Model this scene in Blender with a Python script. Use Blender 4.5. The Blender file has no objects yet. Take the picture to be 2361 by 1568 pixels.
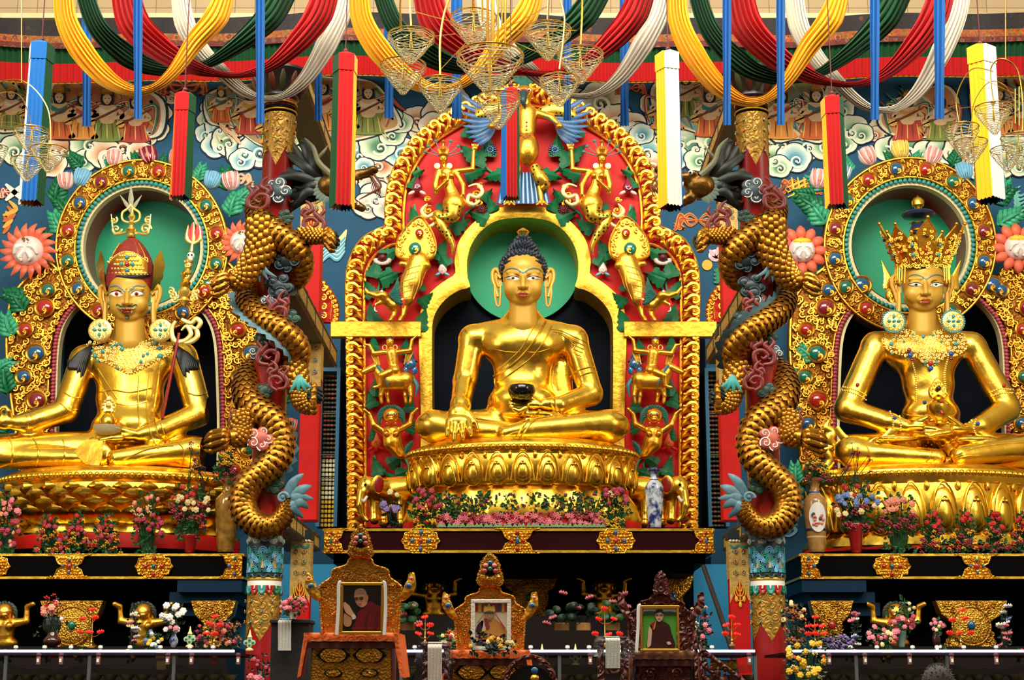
import bpy, math, random
import numpy as np
from mathutils import Vector, Matrix, Quaternion
from mathutils.bvhtree import BVHTree
PI=math.pi; TAU=2*PI
C=bpy.context.scene.collection
F=3700.0; HX=1180.5; HY=784.0; TH=math.radians(12.4); CT,ST=math.cos(TH),math.sin(TH)
FLOOR=-1.3
def W(px,py,d):
    u=px-HX; v=HY-py; k=d/(F*CT-v*ST); return Vector((u*k,d,(F*ST+v*CT)*k))
def S(d,py=784): return d/(F*CT-(HY-py)*ST)
# ---------------------------------------------------------------- materials
def srgb(h):
    if isinstance(h,str):
        h=h.lstrip('#'); c=[int(h[i:i+2],16)/255 for i in (0,2,4)]
    else: c=[v/255 for v in h]
    return tuple((v/12.92 if v<=.04045 else ((v+.055)/1.055)**2.4) for v in c)+(1,)
MT={}
def mat(name,col,rough=.6,metal=0,bump=None,var=0,vscale=3,emit=0,trans=0,alpha=1,spec=.5,coat=0,sheen=0,vcol=False,bumpd=.02,rvar=0):
    if name in MT: return MT[name]
    m=bpy.data.materials.new(name); m.use_nodes=True; nt=m.node_tree; N=nt.nodes; L=nt.links
    b=N['Principled BSDF']; c=srgb(col)
    b.inputs['Base Color'].default_value=c; b.inputs['Roughness'].default_value=rough; b.inputs['Metallic'].default_value=metal
    b.inputs['Specular IOR Level'].default_value=spec
    if coat: b.inputs['Coat Weight'].default_value=coat; b.inputs['Coat Roughness'].default_value=.15
    if sheen: b.inputs['Sheen Weight'].default_value=sheen
    if trans: b.inputs['Transmission Weight'].default_value=trans; b.inputs['IOR'].default_value=1.45
    if alpha<1: b.inputs['Alpha'].default_value=alpha
    if emit: b.inputs['Emission Color'].default_value=c; b.inputs['Emission Strength'].default_value=emit
    tc=N.new('ShaderNodeTexCoord'); src=tc.outputs['Object']
    if vcol:
        a=N.new('ShaderNodeAttribute'); a.attribute_name='Col'; L.new(a.outputs['Color'],b.inputs['Base Color'])
    if var:
        n=N.new('ShaderNodeTexNoise'); n.inputs['Scale'].default_value=vscale; n.inputs['Detail'].default_value=5; L.new(src,n.inputs['Vector'])
        r=N.new('ShaderNodeMapRange'); r.inputs[1].default_value=.3; r.inputs[2].default_value=.7; r.inputs[3].default_value=1-var; r.inputs[4].default_value=1+var*.6
        L.new(n.outputs[0],r.inputs[0])
        mx=N.new('ShaderNodeMix'); mx.data_type='RGBA'; mx.blend_type='MULTIPLY'; mx.inputs[0].default_value=1
        if vcol: L.new(a.outputs['Color'],mx.inputs[6])
        else: mx.inputs[6].default_value=c
        L.new(r.outputs[0],mx.inputs[7]); L.new(mx.outputs[2],b.inputs['Base Color'])
    if rvar:
        n2=N.new('ShaderNodeTexNoise'); n2.inputs['Scale'].default_value=2.2; n2.inputs['Detail'].default_value=6; L.new(src,n2.inputs['Vector'])
        r2=N.new('ShaderNodeMapRange'); r2.inputs[1].default_value=.35; r2.inputs[2].default_value=.65; r2.inputs[3].default_value=max(.05,rough-rvar); r2.inputs[4].default_value=rough+rvar
        L.new(n2.outputs[0],r2.inputs[0]); L.new(r2.outputs[0],b.inputs['Roughness'])
    if bump:
        kind,sc,st=bump
        if kind=='noise':
            t=N.new('ShaderNodeTexNoise'); t.inputs['Scale'].default_value=sc; t.inputs['Detail'].default_value=4; o=t.outputs[0]
        elif kind=='vor':
            t=N.new('ShaderNodeTexVoronoi'); t.inputs['Scale'].default_value=sc; o=t.outputs['Distance']
        elif kind=='wave':
            t=N.new('ShaderNodeTexWave'); t.inputs['Scale'].default_value=sc; t.inputs['Distortion'].default_value=2; o=t.outputs[0]
        elif kind=='scroll':
            t=N.new('ShaderNodeTexVoronoi'); t.feature='SMOOTH_F1'; t.inputs['Scale'].default_value=sc
            w=N.new('ShaderNodeMath'); w.operation='MULTIPLY'; w.inputs[1].default_value=22; L.new(t.outputs['Distance'],w.inputs[0])
            q=N.new('ShaderNodeMath'); q.operation='SINE'; L.new(w.outputs[0],q.inputs[0]); o=q.outputs[0]
        L.new(src,t.inputs['Vector'])
        bp=N.new('ShaderNodeBump'); bp.inputs['Strength'].default_value=st; bp.inputs['Distance'].default_value=bumpd
        L.new(o,bp.inputs['Height']); L.new(bp.outputs[0],b.inputs['Normal'])
    MT[name]=m; return m
GOLD=mat('gold leaf',(255,208,74),.27,1,('noise',4,.25),.07,2.5,bumpd=.04,rvar=.06)
GOLDR=mat('gilded relief',(250,190,62),.34,1,('vor',16,.5),.25,6,bumpd=.03)
GOLDS=mat('gilded scrolls',(248,186,64),.33,1,('noise',20,.3),.12,6,bumpd=.02)
GOLDF=mat('satin gold paint',(208,160,54),.45,.2,('noise',3,.1),.05,3,bumpd=.02)
GOLDB=mat('flat gilded band',(240,188,60),.4,.85,('noise',7,.5),.25,4,bumpd=.03)
GOLDD=mat('old gold carving',(206,150,52),.4,.9,('vor',22,.7),.35,7,bumpd=.03)
BRASS=mat('brass',(226,186,100),.28,1)
RED=mat('red lacquer',(206,22,14),.55,0,('noise',9,.15),.14,2,spec=.25)
DRED=mat('dark red lacquer',(150,18,16),.35,0,None,.12,3,coat=.3)
NAVY=mat('navy paint',(1,9,22),.8,spec=.15)
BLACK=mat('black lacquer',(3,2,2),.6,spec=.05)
HAIRB=mat('dark blue curls',(26,34,48),.45)
TEAL=mat('turquoise paint',(50,150,140),.5,0,None,.2,6)
GREEN=mat('leaf green paint',(0,104,60),.45,0,None,.22,5)
DGREEN=mat('dark green paint',(14,66,46),.45,0,None,.25,5)
LGREEN=mat('mint leaf paint',(52,160,116),.45,0,None,.3,5)
HALOG=mat('halo green',(0,150,104),.6,0,None,.08,.8)
BLUE=mat('enamel blue',(28,92,138),.25,0,coat=.5)
DBLUE=mat('deep blue enamel',(16,44,92),.3,coat=.4)
LBLUE=mat('light blue paint',(110,180,214),.5)
GEMR=mat('red cabochon',(170,30,24),.12,coat=.8)
GEMB=mat('blue cabochon',(22,86,128),.12,coat=.8)
GEMG=mat('green cabochon',(14,110,84),.12,coat=.8)
GEMP=mat('plum cabochon',(128,26,44),.12,coat=.8)
PINK=mat('pink paint',(226,140,130),.5,0,None,.15,8)
PALEP=mat('pale pink paint',(236,206,196),.5,0,None,.12,8)
ROSE=mat('rose bead',(176,70,80),.35)
WHITE=mat('white paint',(236,232,220),.5)
CREAM=mat('cream paint',(232,214,160),.6,0,None,.1,4)
ORANGE=mat('orange paint',(226,96,24),.5)
YEL=mat('yellow paint',(236,196,40),.5)
MAROON=mat('maroon',(92,20,24),.5)
# ---------------------------------------------------------------- mesh builder
def frames(pts,closed=False,up=None):
    n=len(pts); T=[]
    for i in range(n):
        a=pts[(i-1)%n] if (closed or i>0) else pts[i]; b=pts[(i+1)%n] if (closed or i<n-1) else pts[i]
        t=(b-a); T.append(t.normalized() if t.length>1e-9 else Vector((0,0,1)))
    if up is None:
        up=Vector((0,1,0)) if abs(T[0].y)<.9 else Vector((1,0,0))
    u=(up-T[0]*up.dot(T[0])).normalized(); U=[u]
    for i in range(1,n):
        q=T[i-1].rotation_difference(T[i]); u=q@u; u=(u-T[i]*u.dot(T[i])).normalized(); U.append(u)
    return T,U,[T[i].cross(U[i]) for i in range(n)]
def spline(pts,n=8,closed=False):
    pts=[Vector(p) for p in pts]; m=len(pts); out=[]
    if m<3 and not closed:
        return [pts[0].lerp(pts[-1],i/n) for i in range(n+1)]
    R=range(m if closed else m-1)
    for i in R:
        if closed: p0,p1,p2,p3=pts[(i-1)%m],pts[i],pts[(i+1)%m],pts[(i+2)%m]
        else: p0,p1,p2,p3=pts[max(i-1,0)],pts[i],pts[i+1],pts[min(i+2,m-1)]
        for k in range(n):
            t=k/n; t2=t*t; t3=t2*t
            out.append(.5*((2*p1)+(p2-p0)*t+(2*p0-5*p1+4*p2-p3)*t2+(3*p1-p0-3*p2+p3)*t3))
    if not closed: out.append(pts[-1].copy())
    return out
def interp(vals,n):
    m=len(vals)-1; return [vals[min(int(i/(n-1)*m),m-1)]*(1-(i/(n-1)*m-min(int(i/(n-1)*m),m-1)))+vals[min(int(i/(n-1)*m),m-1)+1]*(i/(n-1)*m-min(int(i/(n-1)*m),m-1)) for i in range(n)]
class MB:
    def __init__(s): s.v=[]; s.f=[]; s.mi=[]; s.m=0; s.col=[]; s.c=(1,1,1,1)
    def add(s,vs,fs,M=None):
        o=len(s.v)
        if M is not None: vs=[M@Vector(p) for p in vs]
        s.v+=[tuple(p) for p in vs]; s.f+=[tuple(i+o for i in f) for f in fs]; s.mi+=[s.m]*len(fs); s.col+=[s.c]*len(vs); return s
    def box(s,c,sz,M=None,bev=0):
        hx,hy,hz=sz[0]/2,sz[1]/2,sz[2]/2; c=Vector(c)
        if bev:
            b=min(bev,hx*.9,hy*.9,hz*.9); vs=[]; 
            pts=[]
            for sx in(-1,1):
                for sy in(-1,1):
                    for sz_ in(-1,1):
                        for k in range(3):
                            q=[sx*(hx-b),sy*(hy-b),sz_*(hz-b)]
                            q[k]+=(sx,sy,sz_)[k]*b; pts.append(Vector(q))
            I=lambda a,b_,c_,k:((a*2+b_)*2+c_)*3+k
            fs=[]
            for k in range(3):
                a1,a2=(k+1)%3,(k+2)%3
                for sg in(0,1):
                    q=[]
                    for u,v in((0,0),(1,0),(1,1),(0,1)):
                        t=[0,0,0]; t[k]=sg; t[a1]=u; t[a2]=v; q.append(I(*t,k))
                    fs.append(q if sg else q[::-1])
                for u in(0,1):
                    for v in(0,1):
                        def idx(w,kk):
                            t=[0,0,0]; t[k]=w; t[a1]=u; t[a2]=v; return I(*t,kk)
                        q=[idx(0,a1),idx(1,a1),idx(1,a2),idx(0,a2)]
                        fs.append(q if (u==v) else q[::-1])
            for a in(0,1):
                for b_ in(0,1):
                    for c_ in(0,1):
                        q=[I(a,b_,c_,0),I(a,b_,c_,1),I(a,b_,c_,2)]
                        fs.append(q if (a+b_+c_)%2==1 else q[::-1])
            MM=Matrix.Translation(c) if M is None else Matrix.Translation(c)@M
            return s.add(pts,fs,MM)
        vs=[(x,y,z) for x in(-hx,hx) for y in(-hy,hy) for z in(-hz,hz)]
        fs=[(0,1,3,2),(4,6,7,5),(0,4,5,1),(2,3,7,6),(0,2,6,4),(1,5,7,3)]
        return s.add(vs,fs,Matrix.Translation(c) if M is None else Matrix.Translation(c)@M)
    def hexa(s,a,b):   # a,b: 4 corner loops
        return s.add(list(a)+list(b),[(3,2,1,0),(4,5,6,7),(0,1,5,4),(1,2,6,5),(2,3,7,6),(3,0,4,7)])
    def tube(s,pts,r,seg=8,closed=False,flat=1,up=None,caps=True,prof=None):
        pts=[Vector(p) for p in pts]; n=len(pts)
        if not hasattr(r,'__len__'): r=[r]*n
        elif len(r)!=n: r=interp(list(r),n)
        T,U,B=frames(pts,closed,up); vs=[]; fs=[]
        for i in range(n):
            for k in range(seg):
                a=TAU*k/seg; g=prof(k/seg,i/(n-1)) if prof else 1
                vs.append(pts[i]+(U[i]*math.cos(a)*flat+B[i]*math.sin(a))*r[i]*g)
        for i in range(n if closed else n-1):
            j=(i+1)%n
            for k in range(seg):
                l=(k+1)%seg; fs.append((i*seg+k,i*seg+l,j*seg+l,j*seg+k))
        if caps and not closed:
            fs.append(tuple(range(seg-1,-1,-1))); fs.append(tuple((n-1)*seg+k for k in range(seg)))
        return s.add(vs,fs)
    def lathe(s,prof,c=(0,0,0),seg=24,M=None,sx=1,sy=1,a0=0,a1=TAU,mod=None):
        full=abs(a1-a0-TAU)<1e-6; n=seg if full else seg+1; vs=[]; fs=[]
        for j,(r,z) in enumerate(prof):
            for k in range(n):
                a=a0+(a1-a0)*k/seg; g=mod(a,j/(len(prof)-1)) if mod else 1
                vs.append((math.cos(a)*r*sx*g,math.sin(a)*r*sy*g,z))
        for j in range(len(prof)-1):
            for k in range(seg):
                l=(k+1)%n; fs.append((j*n+k,j*n+l,(j+1)*n+l,(j+1)*n+k))
        if full:
            if prof[0][0]>1e-6: fs.append(tuple(range(n-1,-1,-1)))
            if prof[-1][0]>1e-6: fs.append(tuple((len(prof)-1)*n+k for k in range(n)))
        MM=Matrix.Translation(Vector(c)); 
        if M is not None: MM=MM@M
        return s.add(vs,fs,MM)
    def sph(s,c,r,seg=12,rings=8,M=None):
        if not hasattr(r,'__len__'): r=(r,r,r)
        vs=[(0,0,-r[2])]; fs=[]
        for j in range(1,rings):
            t=PI*j/rings-PI/2
            for k in range(seg):
                a=TAU*k/seg; vs.append((math.cos(t)*math.cos(a)*r[0],math.cos(t)*math.sin(a)*r[1],math.sin(t)*r[2]))
        vs.append((0,0,r[2])); top=len(vs)-1
        for k in range(seg): fs.append((0,1+(k+1)%seg,1+k)); fs.append((top,top-seg+k,top-seg+(k+1)%seg))
        for j in range(rings-2):
            for k in range(seg):
                l=(k+1)%seg; fs.append((1+j*seg+k,1+j*seg+l,1+(j+1)*seg+l,1+(j+1)*seg+k))
        MM=Matrix.Translation(Vector(c)); 
        if M is not None: MM=MM@M
        return s.add(vs,fs,MM)
    def plate(s,out,y,t,bev=0):
        """solid in the XZ plane, front face at y (towards camera), thickness t; out: [(x,z)]"""
        out=[(p[0],p[-1]) for p in out]; n=len(out)
        A=sum(out[i][0]*out[(i+1)%n][1]-out[(i+1)%n][0]*out[i][1] for i in range(n))
        if A<0: out=out[::-1]
        if bev:
            cx=sum(p[0] for p in out)/n; cz=sum(p[1] for p in out)/n
            inn=[]
            for i in range(n):
                a=Vector(out[i-1]); b=Vector(out[i]); c=Vector(out[(i+1)%n])
                d1=(b-a); d2=(c-b)
                nn=Vector((-(d1.y+d2.y),(d1.x+d2.x)))
                nn=nn.normalized() if nn.length>1e-9 else Vector((0,0))
                inn.append(b+nn*bev)
            rings=[([(p[0],y+t,p[1]) for p in out]),([(p[0],y+bev,p[1]) for p in out]),([(p[0],y,p[1]) for p in inn])]
        else: rings=[[(p[0],y+t,p[1]) for p in out],[(p[0],y,p[1]) for p in out]]
        vs=[p for r in rings for p in r]; fs=[]
        for j in range(len(rings)-1):
            for k in range(n):
                l=(k+1)%n; fs.append((j*n+k,j*n+l,(j+1)*n+l,(j+1)*n+k))
        fs.append(tuple((len(rings)-1)*n+k for k in range(n))); fs.append(tuple(range(n-1,-1,-1)))
        return s.add(vs,fs)
    def band(s,pin,pout,y,t,closed=False,crown=0,nseg=1):
        """strip between two matching XZ paths, front at y"""
        n=len(pin); q=nseg; vs=[]; fs=[]
        w=q+3
        for i in range(n):
            a=Vector((pin[i][0],pin[i][-1])); b=Vector((pout[i][0],pout[i][-1]))
            vs.append((a.x,y+t,a.y))
            for k in range(q+1):
                u=k/q; p=a.lerp(b,u); vs.append((p.x,y-crown*math.sin(PI*u),p.y))
            vs.append((b.x,y+t,b.y))
        for i in range(n if closed else n-1):
            j=(i+1)%n
            for k in range(w-1): fs.append((i*w+k,i*w+k+1,j*w+k+1,j*w+k))
            fs.append((i*w+w-1,i*w,j*w,j*w+w-1))
        if not closed: fs.append(tuple(range(w-1,-1,-1))); fs.append(tuple((n-1)*w+k for k in range(w)))
        return s.add(vs,fs)
    def grid(s,P,nu,nv,t=0,closeu=False):
        """surface P(u,v)->Vector, optional thickness along normal approx"""
        vs=[P(i/nu,j/nv) for j in range(nv+1) for i in range(nu+(0 if closeu else 1))]; w=nu if closeu else nu+1
        fs=[]
        for j in range(nv):
            for i in range(nu):
                k=(i+1)%w; fs.append((j*w+i,j*w+k,(j+1)*w+k,(j+1)*w+i))
        return s.add(vs,fs)
    def spiral(s,c,r,turns=1.4,rad=None,a0=0,sgn=1,seg=6,taper=.25,M=None,n=22,tail=None,flat=.7):
        """gold curl lying in XZ plane at c"""
        c=Vector(c); rad=rad or r*.2; pts=[]; rr=[]
        for i in range(n+1):
            t=i/n; a=a0+sgn*turns*TAU*t; q=r*(1-t*.88)
            pts.append(c+Vector((math.cos(a)*q,-rad*.4*t,math.sin(a)*q))); rr.append(rad*(1-t*.45))
        if tail: pts=[Vector(p) for p in tail]+pts; rr=[rad*(taper+(1-taper)*k/len(tail)) for k in range(len(tail))]+rr
        s.tube(pts,rr,seg,flat=flat)
        s.sph(pts[-1],(rad*1.1,rad*.9,rad*1.1),8,6); return s
    def build(s,name,mats,parent=None,sharp=.75,smooth=True,origin=None):
        me=bpy.data.meshes.new(name)
        if parent is not None: O=WL[parent.name]
        elif origin is not None: O=Vector(origin)
        else:
            a=np.array(s.v); mn=a.min(0); mx=a.max(0); O=Vector(((mn[0]+mx[0])/2,(mn[1]+mx[1])/2,mn[2]))
        a=np.array(s.v,dtype=np.float64)-np.array(O)
        me.from_pydata(a.tolist(),[],s.f)
        if not isinstance(mats,(list,tuple)): mats=[mats]
        for m in mats: me.materials.append(m)
        if len(mats)>1: me.polygons.foreach_set('material_index',s.mi)
        if any(c!=(1,1,1,1) for c in s.col):
            at=me.color_attributes.new('Col','FLOAT_COLOR','POINT'); at.data.foreach_set('color',np.array(s.col,dtype=np.float32).ravel())
        if smooth:
            me.polygons.foreach_set('use_smooth',[True]*len(me.polygons)); me.set_sharp_from_angle(angle=sharp)
        me.update()
        o=bpy.data.objects.new(name,me); C.objects.link(o)
        if parent is None: o.location=O; WL[o.name]=O.copy()
        else: o.parent=parent; WL[o.name]=O.copy()
        return o
WL={}
def tag(o,label=None,cat=None,group=None,kind=None):
    if label: o['label']=label
    if cat: o['category']=cat
    if group: o['group']=group
    if kind: o['kind']=kind
    return o
def thing(name,label,cat,loc=(0,0,0),group=None,kind=None):
    o=bpy.data.objects.new(name,None); C.objects.link(o); o.location=loc; o.empty_display_size=.2
    WL[o.name]=Vector(loc); return tag(o,label,cat,group,kind)
def copy_tree(o,parent=None):
    c=o.copy(); C.objects.link(c)
    if parent is not None: c.parent=parent
    for ch in list(o.children): copy_tree(ch,c)
    return c
def lab(o,l): o['label']=l; return o
# ---------------------------------------------------------------- smooth SDF bodies
class SDF:
    def __init__(s,lo,hi,h):
        s.lo=np.array(lo,float); s.h=h; s.n=(np.ceil((np.array(hi,float)-s.lo)/h).astype(int)+1)
        s.f=np.full(s.n,1e3,dtype=np.float32)
    def reg(s,lo,hi):
        a=np.clip(np.floor((np.array(lo)-s.lo)/s.h).astype(int),0,s.n-1); b=np.clip(np.ceil((np.array(hi)-s.lo)/s.h).astype(int)+1,1,s.n)
        if np.any(b<=a): return None,None
        sl=tuple(slice(a[i],b[i]) for i in range(3))
        ax=[(s.lo[i]+np.arange(a[i],b[i])*s.h).astype(np.float32) for i in range(3)]
        return sl,np.meshgrid(*ax,indexing='ij',sparse=True)
    def mix(s,sl,d,k,sub=False):
        g=s.f[sl]
        if sub:
            h=np.clip(.5-.5*(g+d)/k,0,1); s.f[sl]=g*(1-h)-d*h+k*h*(1-h); return
        h=np.clip(.5+.5*(g-d)/k,0,1); s.f[sl]=np.minimum(g*(1-h)+d*h-k*h*(1-h),g)
    def ell(s,c,r,k=.05,R=None,sub=False):
        c=np.array(c,float); r=np.array(r if hasattr(r,'__len__') else (r,r,r),float); m=r.max()+k*1.5+2*s.h
        sl,(X,Y,Z)=s.reg(c-m,c+m)
        if sl is None: return
        X=X-c[0];Y=Y-c[1];Z=Z-c[2]
        if R is not None:
            R=np.array(R.transposed()); X,Y,Z=(R[0,0]*X+R[0,1]*Y+R[0,2]*Z,R[1,0]*X+R[1,1]*Y+R[1,2]*Z,R[2,0]*X+R[2,1]*Y+R[2,2]*Z)
        k0=np.sqrt((X/r[0])**2+(Y/r[1])**2+(Z/r[2])**2); k1=np.sqrt((X/r[0]**2)**2+(Y/r[1]**2)**2+(Z/r[2]**2)**2)+1e-9
        s.mix(sl,k0*(k0-1)/k1,k,sub)
    def cap(s,p,r0,q,r1,k=.05,fy=1,sub=False):
        """tapered capsule; fy squeezes the depth (y)"""
        p=np.array(p,float); q=np.array(q,float); m=max(r0,r1)+k*1.5+2*s.h
        sl,G=s.reg(np.minimum(p,q)-m,np.maximum(p,q)+m)
        if sl is None: return
        X,Y,Z=G; d=q-p; f=np.array([1,1/fy,1.]); dd=d*f; L=float((dd**2).sum())+1e-12
        X=X-p[0];Y=(Y-p[1])/fy;Z=Z-p[2]
        t=np.clip((X*dd[0]+Y*dd[1]+Z*dd[2])/L,0,1)
        dist=np.sqrt((X-t*dd[0])**2+(Y-t*dd[1])**2+(Z-t*dd[2])**2)-(r0+(r1-r0)*t)
        s.mix(sl,dist*min(1,fy),k,sub)
    def chain(s,pts,rs,k=.05,fy=1):
        for i in range(len(pts)-1): s.cap(pts[i],rs[i],pts[i+1],rs[i+1],k,fy)
    def mesh(s):
        f=s.f; sg=f<0; n=f.shape
        e=np.zeros((n[0]-1,n[1]-1,n[2]-1),dtype=np.int8)
        for dx in(0,1):
            for dy in(0,1):
                for dz in(0,1): e+=sg[dx:n[0]-1+dx,dy:n[1]-1+dy,dz:n[2]-1+dz]
        act=(e>0)&(e<8); idx=-np.ones(act.shape,dtype=np.int64); I=np.argwhere(act); idx[act]=np.arange(len(I))
        acc=np.zeros((len(I),3)); cnt=np.zeros(len(I))
        cor=[(a,b,c) for a in(0,1) for b in(0,1) for c in(0,1)]
        for a in cor:
            for ax in range(3):
                if a[ax]: continue
                b=list(a); b[ax]=1
                fa=f[I[:,0]+a[0],I[:,1]+a[1],I[:,2]+a[2]]; fb=f[I[:,0]+b[0],I[:,1]+b[1],I[:,2]+b[2]]
                x=(fa<0)!=(fb<0); t=np.where(x,fa/(fa-fb+1e-12),0)
                p=np.tile(np.array(a,float),(len(I),1)); p[:,ax]+=t; acc[x]+=p[x]; cnt[x]+=1
        V=(I+acc/np.maximum(cnt,1)[:,None])*s.h+s.lo
        Q=[]
        for ax in range(3):
            o1,o2=[(1,2),(2,0),(0,1)][ax]
            sl0=[slice(None)]*3; sl1=[slice(None)]*3; sl0[ax]=slice(0,-1); sl1[ax]=slice(1,None)
            cr=sg[tuple(sl0)]!=sg[tuple(sl1)]; E=np.argwhere(cr)
            ok=(E[:,o1]>0)&(E[:,o2]>0)&(E[:,o1]<n[o1]-1)&(E[:,o2]<n[o2]-1); E=E[ok]
            ins=sg[E[:,0],E[:,1],E[:,2]]
            def cell(d1,d2):
                c=E.copy(); c[:,o1]-=d1; c[:,o2]-=d2; return idx[c[:,0],c[:,1],c[:,2]]
            q=np.stack([cell(1,1),cell(0,1),cell(0,0),cell(1,0)],1)
            q[~ins]=q[~ins][:,::-1]; Q.append(q)
        return V,np.concatenate(Q)
    def build(s,name,m,parent=None,origin=None,flipx=None):
        V,Q=s.mesh()
        if flipx is not None: V=V.copy(); V[:,0]=2*flipx-V[:,0]; Q=Q[:,::-1]
        if parent is not None: O=WL[parent.name]
        elif origin is not None: O=Vector(origin)
        else: mn=V.min(0); mx=V.max(0); O=Vector(((mn[0]+mx[0])/2,(mn[1]+mx[1])/2,mn[2]))
        me=bpy.data.meshes.new(name); A=V-np.array(O)
        me.from_pydata(A.tolist(),[],Q.tolist()); me.materials.append(m)
        me.polygons.foreach_set('use_smooth',[True]*len(me.polygons)); me.update()
        o=bpy.data.objects.new(name,me); C.objects.link(o); WL[o.name]=O.copy()
        if parent is None: o.location=O
        else: o.parent=parent
        s.V=V; s.Q=Q
        s.bvh=BVHTree.FromPolygons(V.tolist(),Q.tolist()); return o
def hit(bvh,px,py,off=0,d=30):
    dr=W(px,py,1.0).normalized(); r=bvh.ray_cast(Vector((0,0,0)),dr)
    if r[0] is None: return None
    n=r[1] if r[1].dot(dr)<0 else -r[1]
    return r[0]+n*off
def hits(bvh,pts,off=0):
    out=[]
    for p in pts:
        h=hit(bvh,p[0],p[1],off)
        if h is None and out: h=out[-1].copy()
        if h is not None: out.append(h)
    return out
def strand(mb,bvh,pts,r,off=0,seg=6,n=6,flat=1):
    P=[(p.x,p.y) for p in spline([(p[0],p[1],0) for p in pts],n)]
    H=hits(bvh,P,off)
    if len(H)>2: mb.tube(H,r,seg,flat=flat)
def patch(mb,bvh,out,off=.01,rings=4):
    n=len(out); cx=sum(p[0] for p in out)/n; cy=sum(p[1] for p in out)/n
    vs=[]; c=hit(bvh,cx,cy,off)
    if c is None: return
    vs.append(c)
    for j in range(1,rings+1):
        t=j/rings
        for p in out:
            h=hit(bvh,cx+(p[0]-cx)*t,cy+(p[1]-cy)*t,off if j<rings else off*.2)
            vs.append(h if h is not None else vs[-1])
    fs=[]
    for k in range(n): fs.append((0,1+k,1+(k+1)%n))
    for j in range(rings-1):
        for k in range(n):
            l=(k+1)%n; fs.append((1+j*n+k,1+(j+1)*n+k,1+(j+1)*n+l,1+j*n+l))
    mb.add(vs,fs)
def oval(cx,cy,rx,ry,n=20,a=0):
    ca,sa=math.cos(a),math.sin(a)
    return [(cx+math.cos(TAU*k/n)*rx*ca-math.sin(TAU*k/n)*ry*sa,cy+math.cos(TAU*k/n)*rx*sa+math.sin(TAU*k/n)*ry*ca) for k in range(n)]
def XZ(pts,d):  # pixel outline -> (x,z) at depth d
    return [(q.x,q.z) for q in (W(p[0],p[1],d) for p in pts)]
def sp2(pts,n=6,closed=False): return [(p.x,p.y) for p in spline([(p[0],p[1],0) for p in pts],n,closed)]
def mirx(pts,cx): return [(2*cx-p[0],)+tuple(p[1:]) for p in pts][::-1]
def offset(path,w,closed=False):
    n=len(path); out=[]
    for i in range(n):
        a=Vector(path[i-1] if (closed or i>0) else path[i]); b=Vector(path[(i+1)%n] if (closed or i<n-1) else path[i])
        t=(b-a).normalized() if (b-a).length>1e-9 else Vector((1,0)); ww=w[i] if hasattr(w,'__len__') else w
        out.append((path[i][0]-t.y*ww,path[i][1]+t.x*ww))
    return out
def resample(path,step):
    P=[Vector(p) for p in path]; L=[0]
    for i in range(1,len(P)): L.append(L[-1]+(P[i]-P[i-1]).length)
    n=max(2,int(L[-1]/step)+1); out=[]; j=0
    for i in range(n):
        t=L[-1]*i/(n-1)
        while j<len(P)-2 and L[j+1]<t: j+=1
        out.append(P[j].lerp(P[j+1],(t-L[j])/max(L[j+1]-L[j],1e-9)))
    return out
# ================================================================ camera, light, room
cam=bpy.data.cameras.new('camera'); co=bpy.data.objects.new('camera',cam); C.objects.link(co)
cam.sensor_width=36; cam.lens=36*F/2361; cam.clip_end=300; co.location=(0,0,0); co.rotation_euler=(PI/2+TH,0,0)
sc=bpy.context.scene; sc.camera=co
sc.view_settings.view_transform='Standard'; sc.view_settings.look='None'; sc.view_settings.gamma=1; sc.view_settings.exposure=0.02; sc.view_settings.use_curve_mapping=False
WALL=49.2; TOR=43.4; SH=38.3; TOR2=47.3; SH2=42.0; COLD=32.5
w=bpy.data.worlds.new('hall light'); sc.world=w; w.use_nodes=True; nt=w.node_tree; bg=nt.nodes['Background']
tc=nt.nodes.new('ShaderNodeTexCoord'); sx=nt.nodes.new('ShaderNodeSeparateXYZ'); cr=nt.nodes.new('ShaderNodeValToRGB')
mr=nt.nodes.new('ShaderNodeMapRange'); mr.inputs[1].default_value=-1; mr.inputs[2].default_value=1
nt.links.new(tc.outputs['Generated'],sx.inputs[0]); nt.links.new(sx.outputs[2],mr.inputs[0]); nt.links.new(mr.outputs[0],cr.inputs[0]); nt.links.new(cr.outputs[0],bg.inputs[0])
e=cr.color_ramp.elements; e[0].position=.40; e[0].color=(.05,.03,.016,1); e[1].position=.9; e[1].color=(1.0,.92,.78,1)
for p_,c_ in((.5,(.16,.12,.08,1)),(.56,(.42,.36,.27,1)),(.68,(.75,.68,.55,1))):
    q=e.new(p_); q.color=c_
bg.inputs[1].default_value=.55
def area(name,loc,tgt,sx_,sy_,en,col=(1,.94,.82)):
    l=bpy.data.lights.new(name,'AREA'); l.shape='RECTANGLE'; l.size=sx_; l.size_y=sy_; l.energy=en; l.color=col
    o=bpy.data.objects.new(name,l); C.objects.link(o); o.location=loc; o.rotation_euler=(Vector(tgt)-Vector(loc)).to_track_quat('-Z','Y').to_euler(); return o
area('clerestory_window_light',(0,17,26),(0,42,7),28,12,14500)
area('left_fill_light',(-19,20,15),(2,43,7),5,10,2300,(1,.97,.9))  # added area light for highlights on the gold, no window modelled here
area('right_fill_light',(19,22,15),(-2,43,7),5,10,1900,(1,.96,.88))  # matching added light on the right, also without a window

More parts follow.
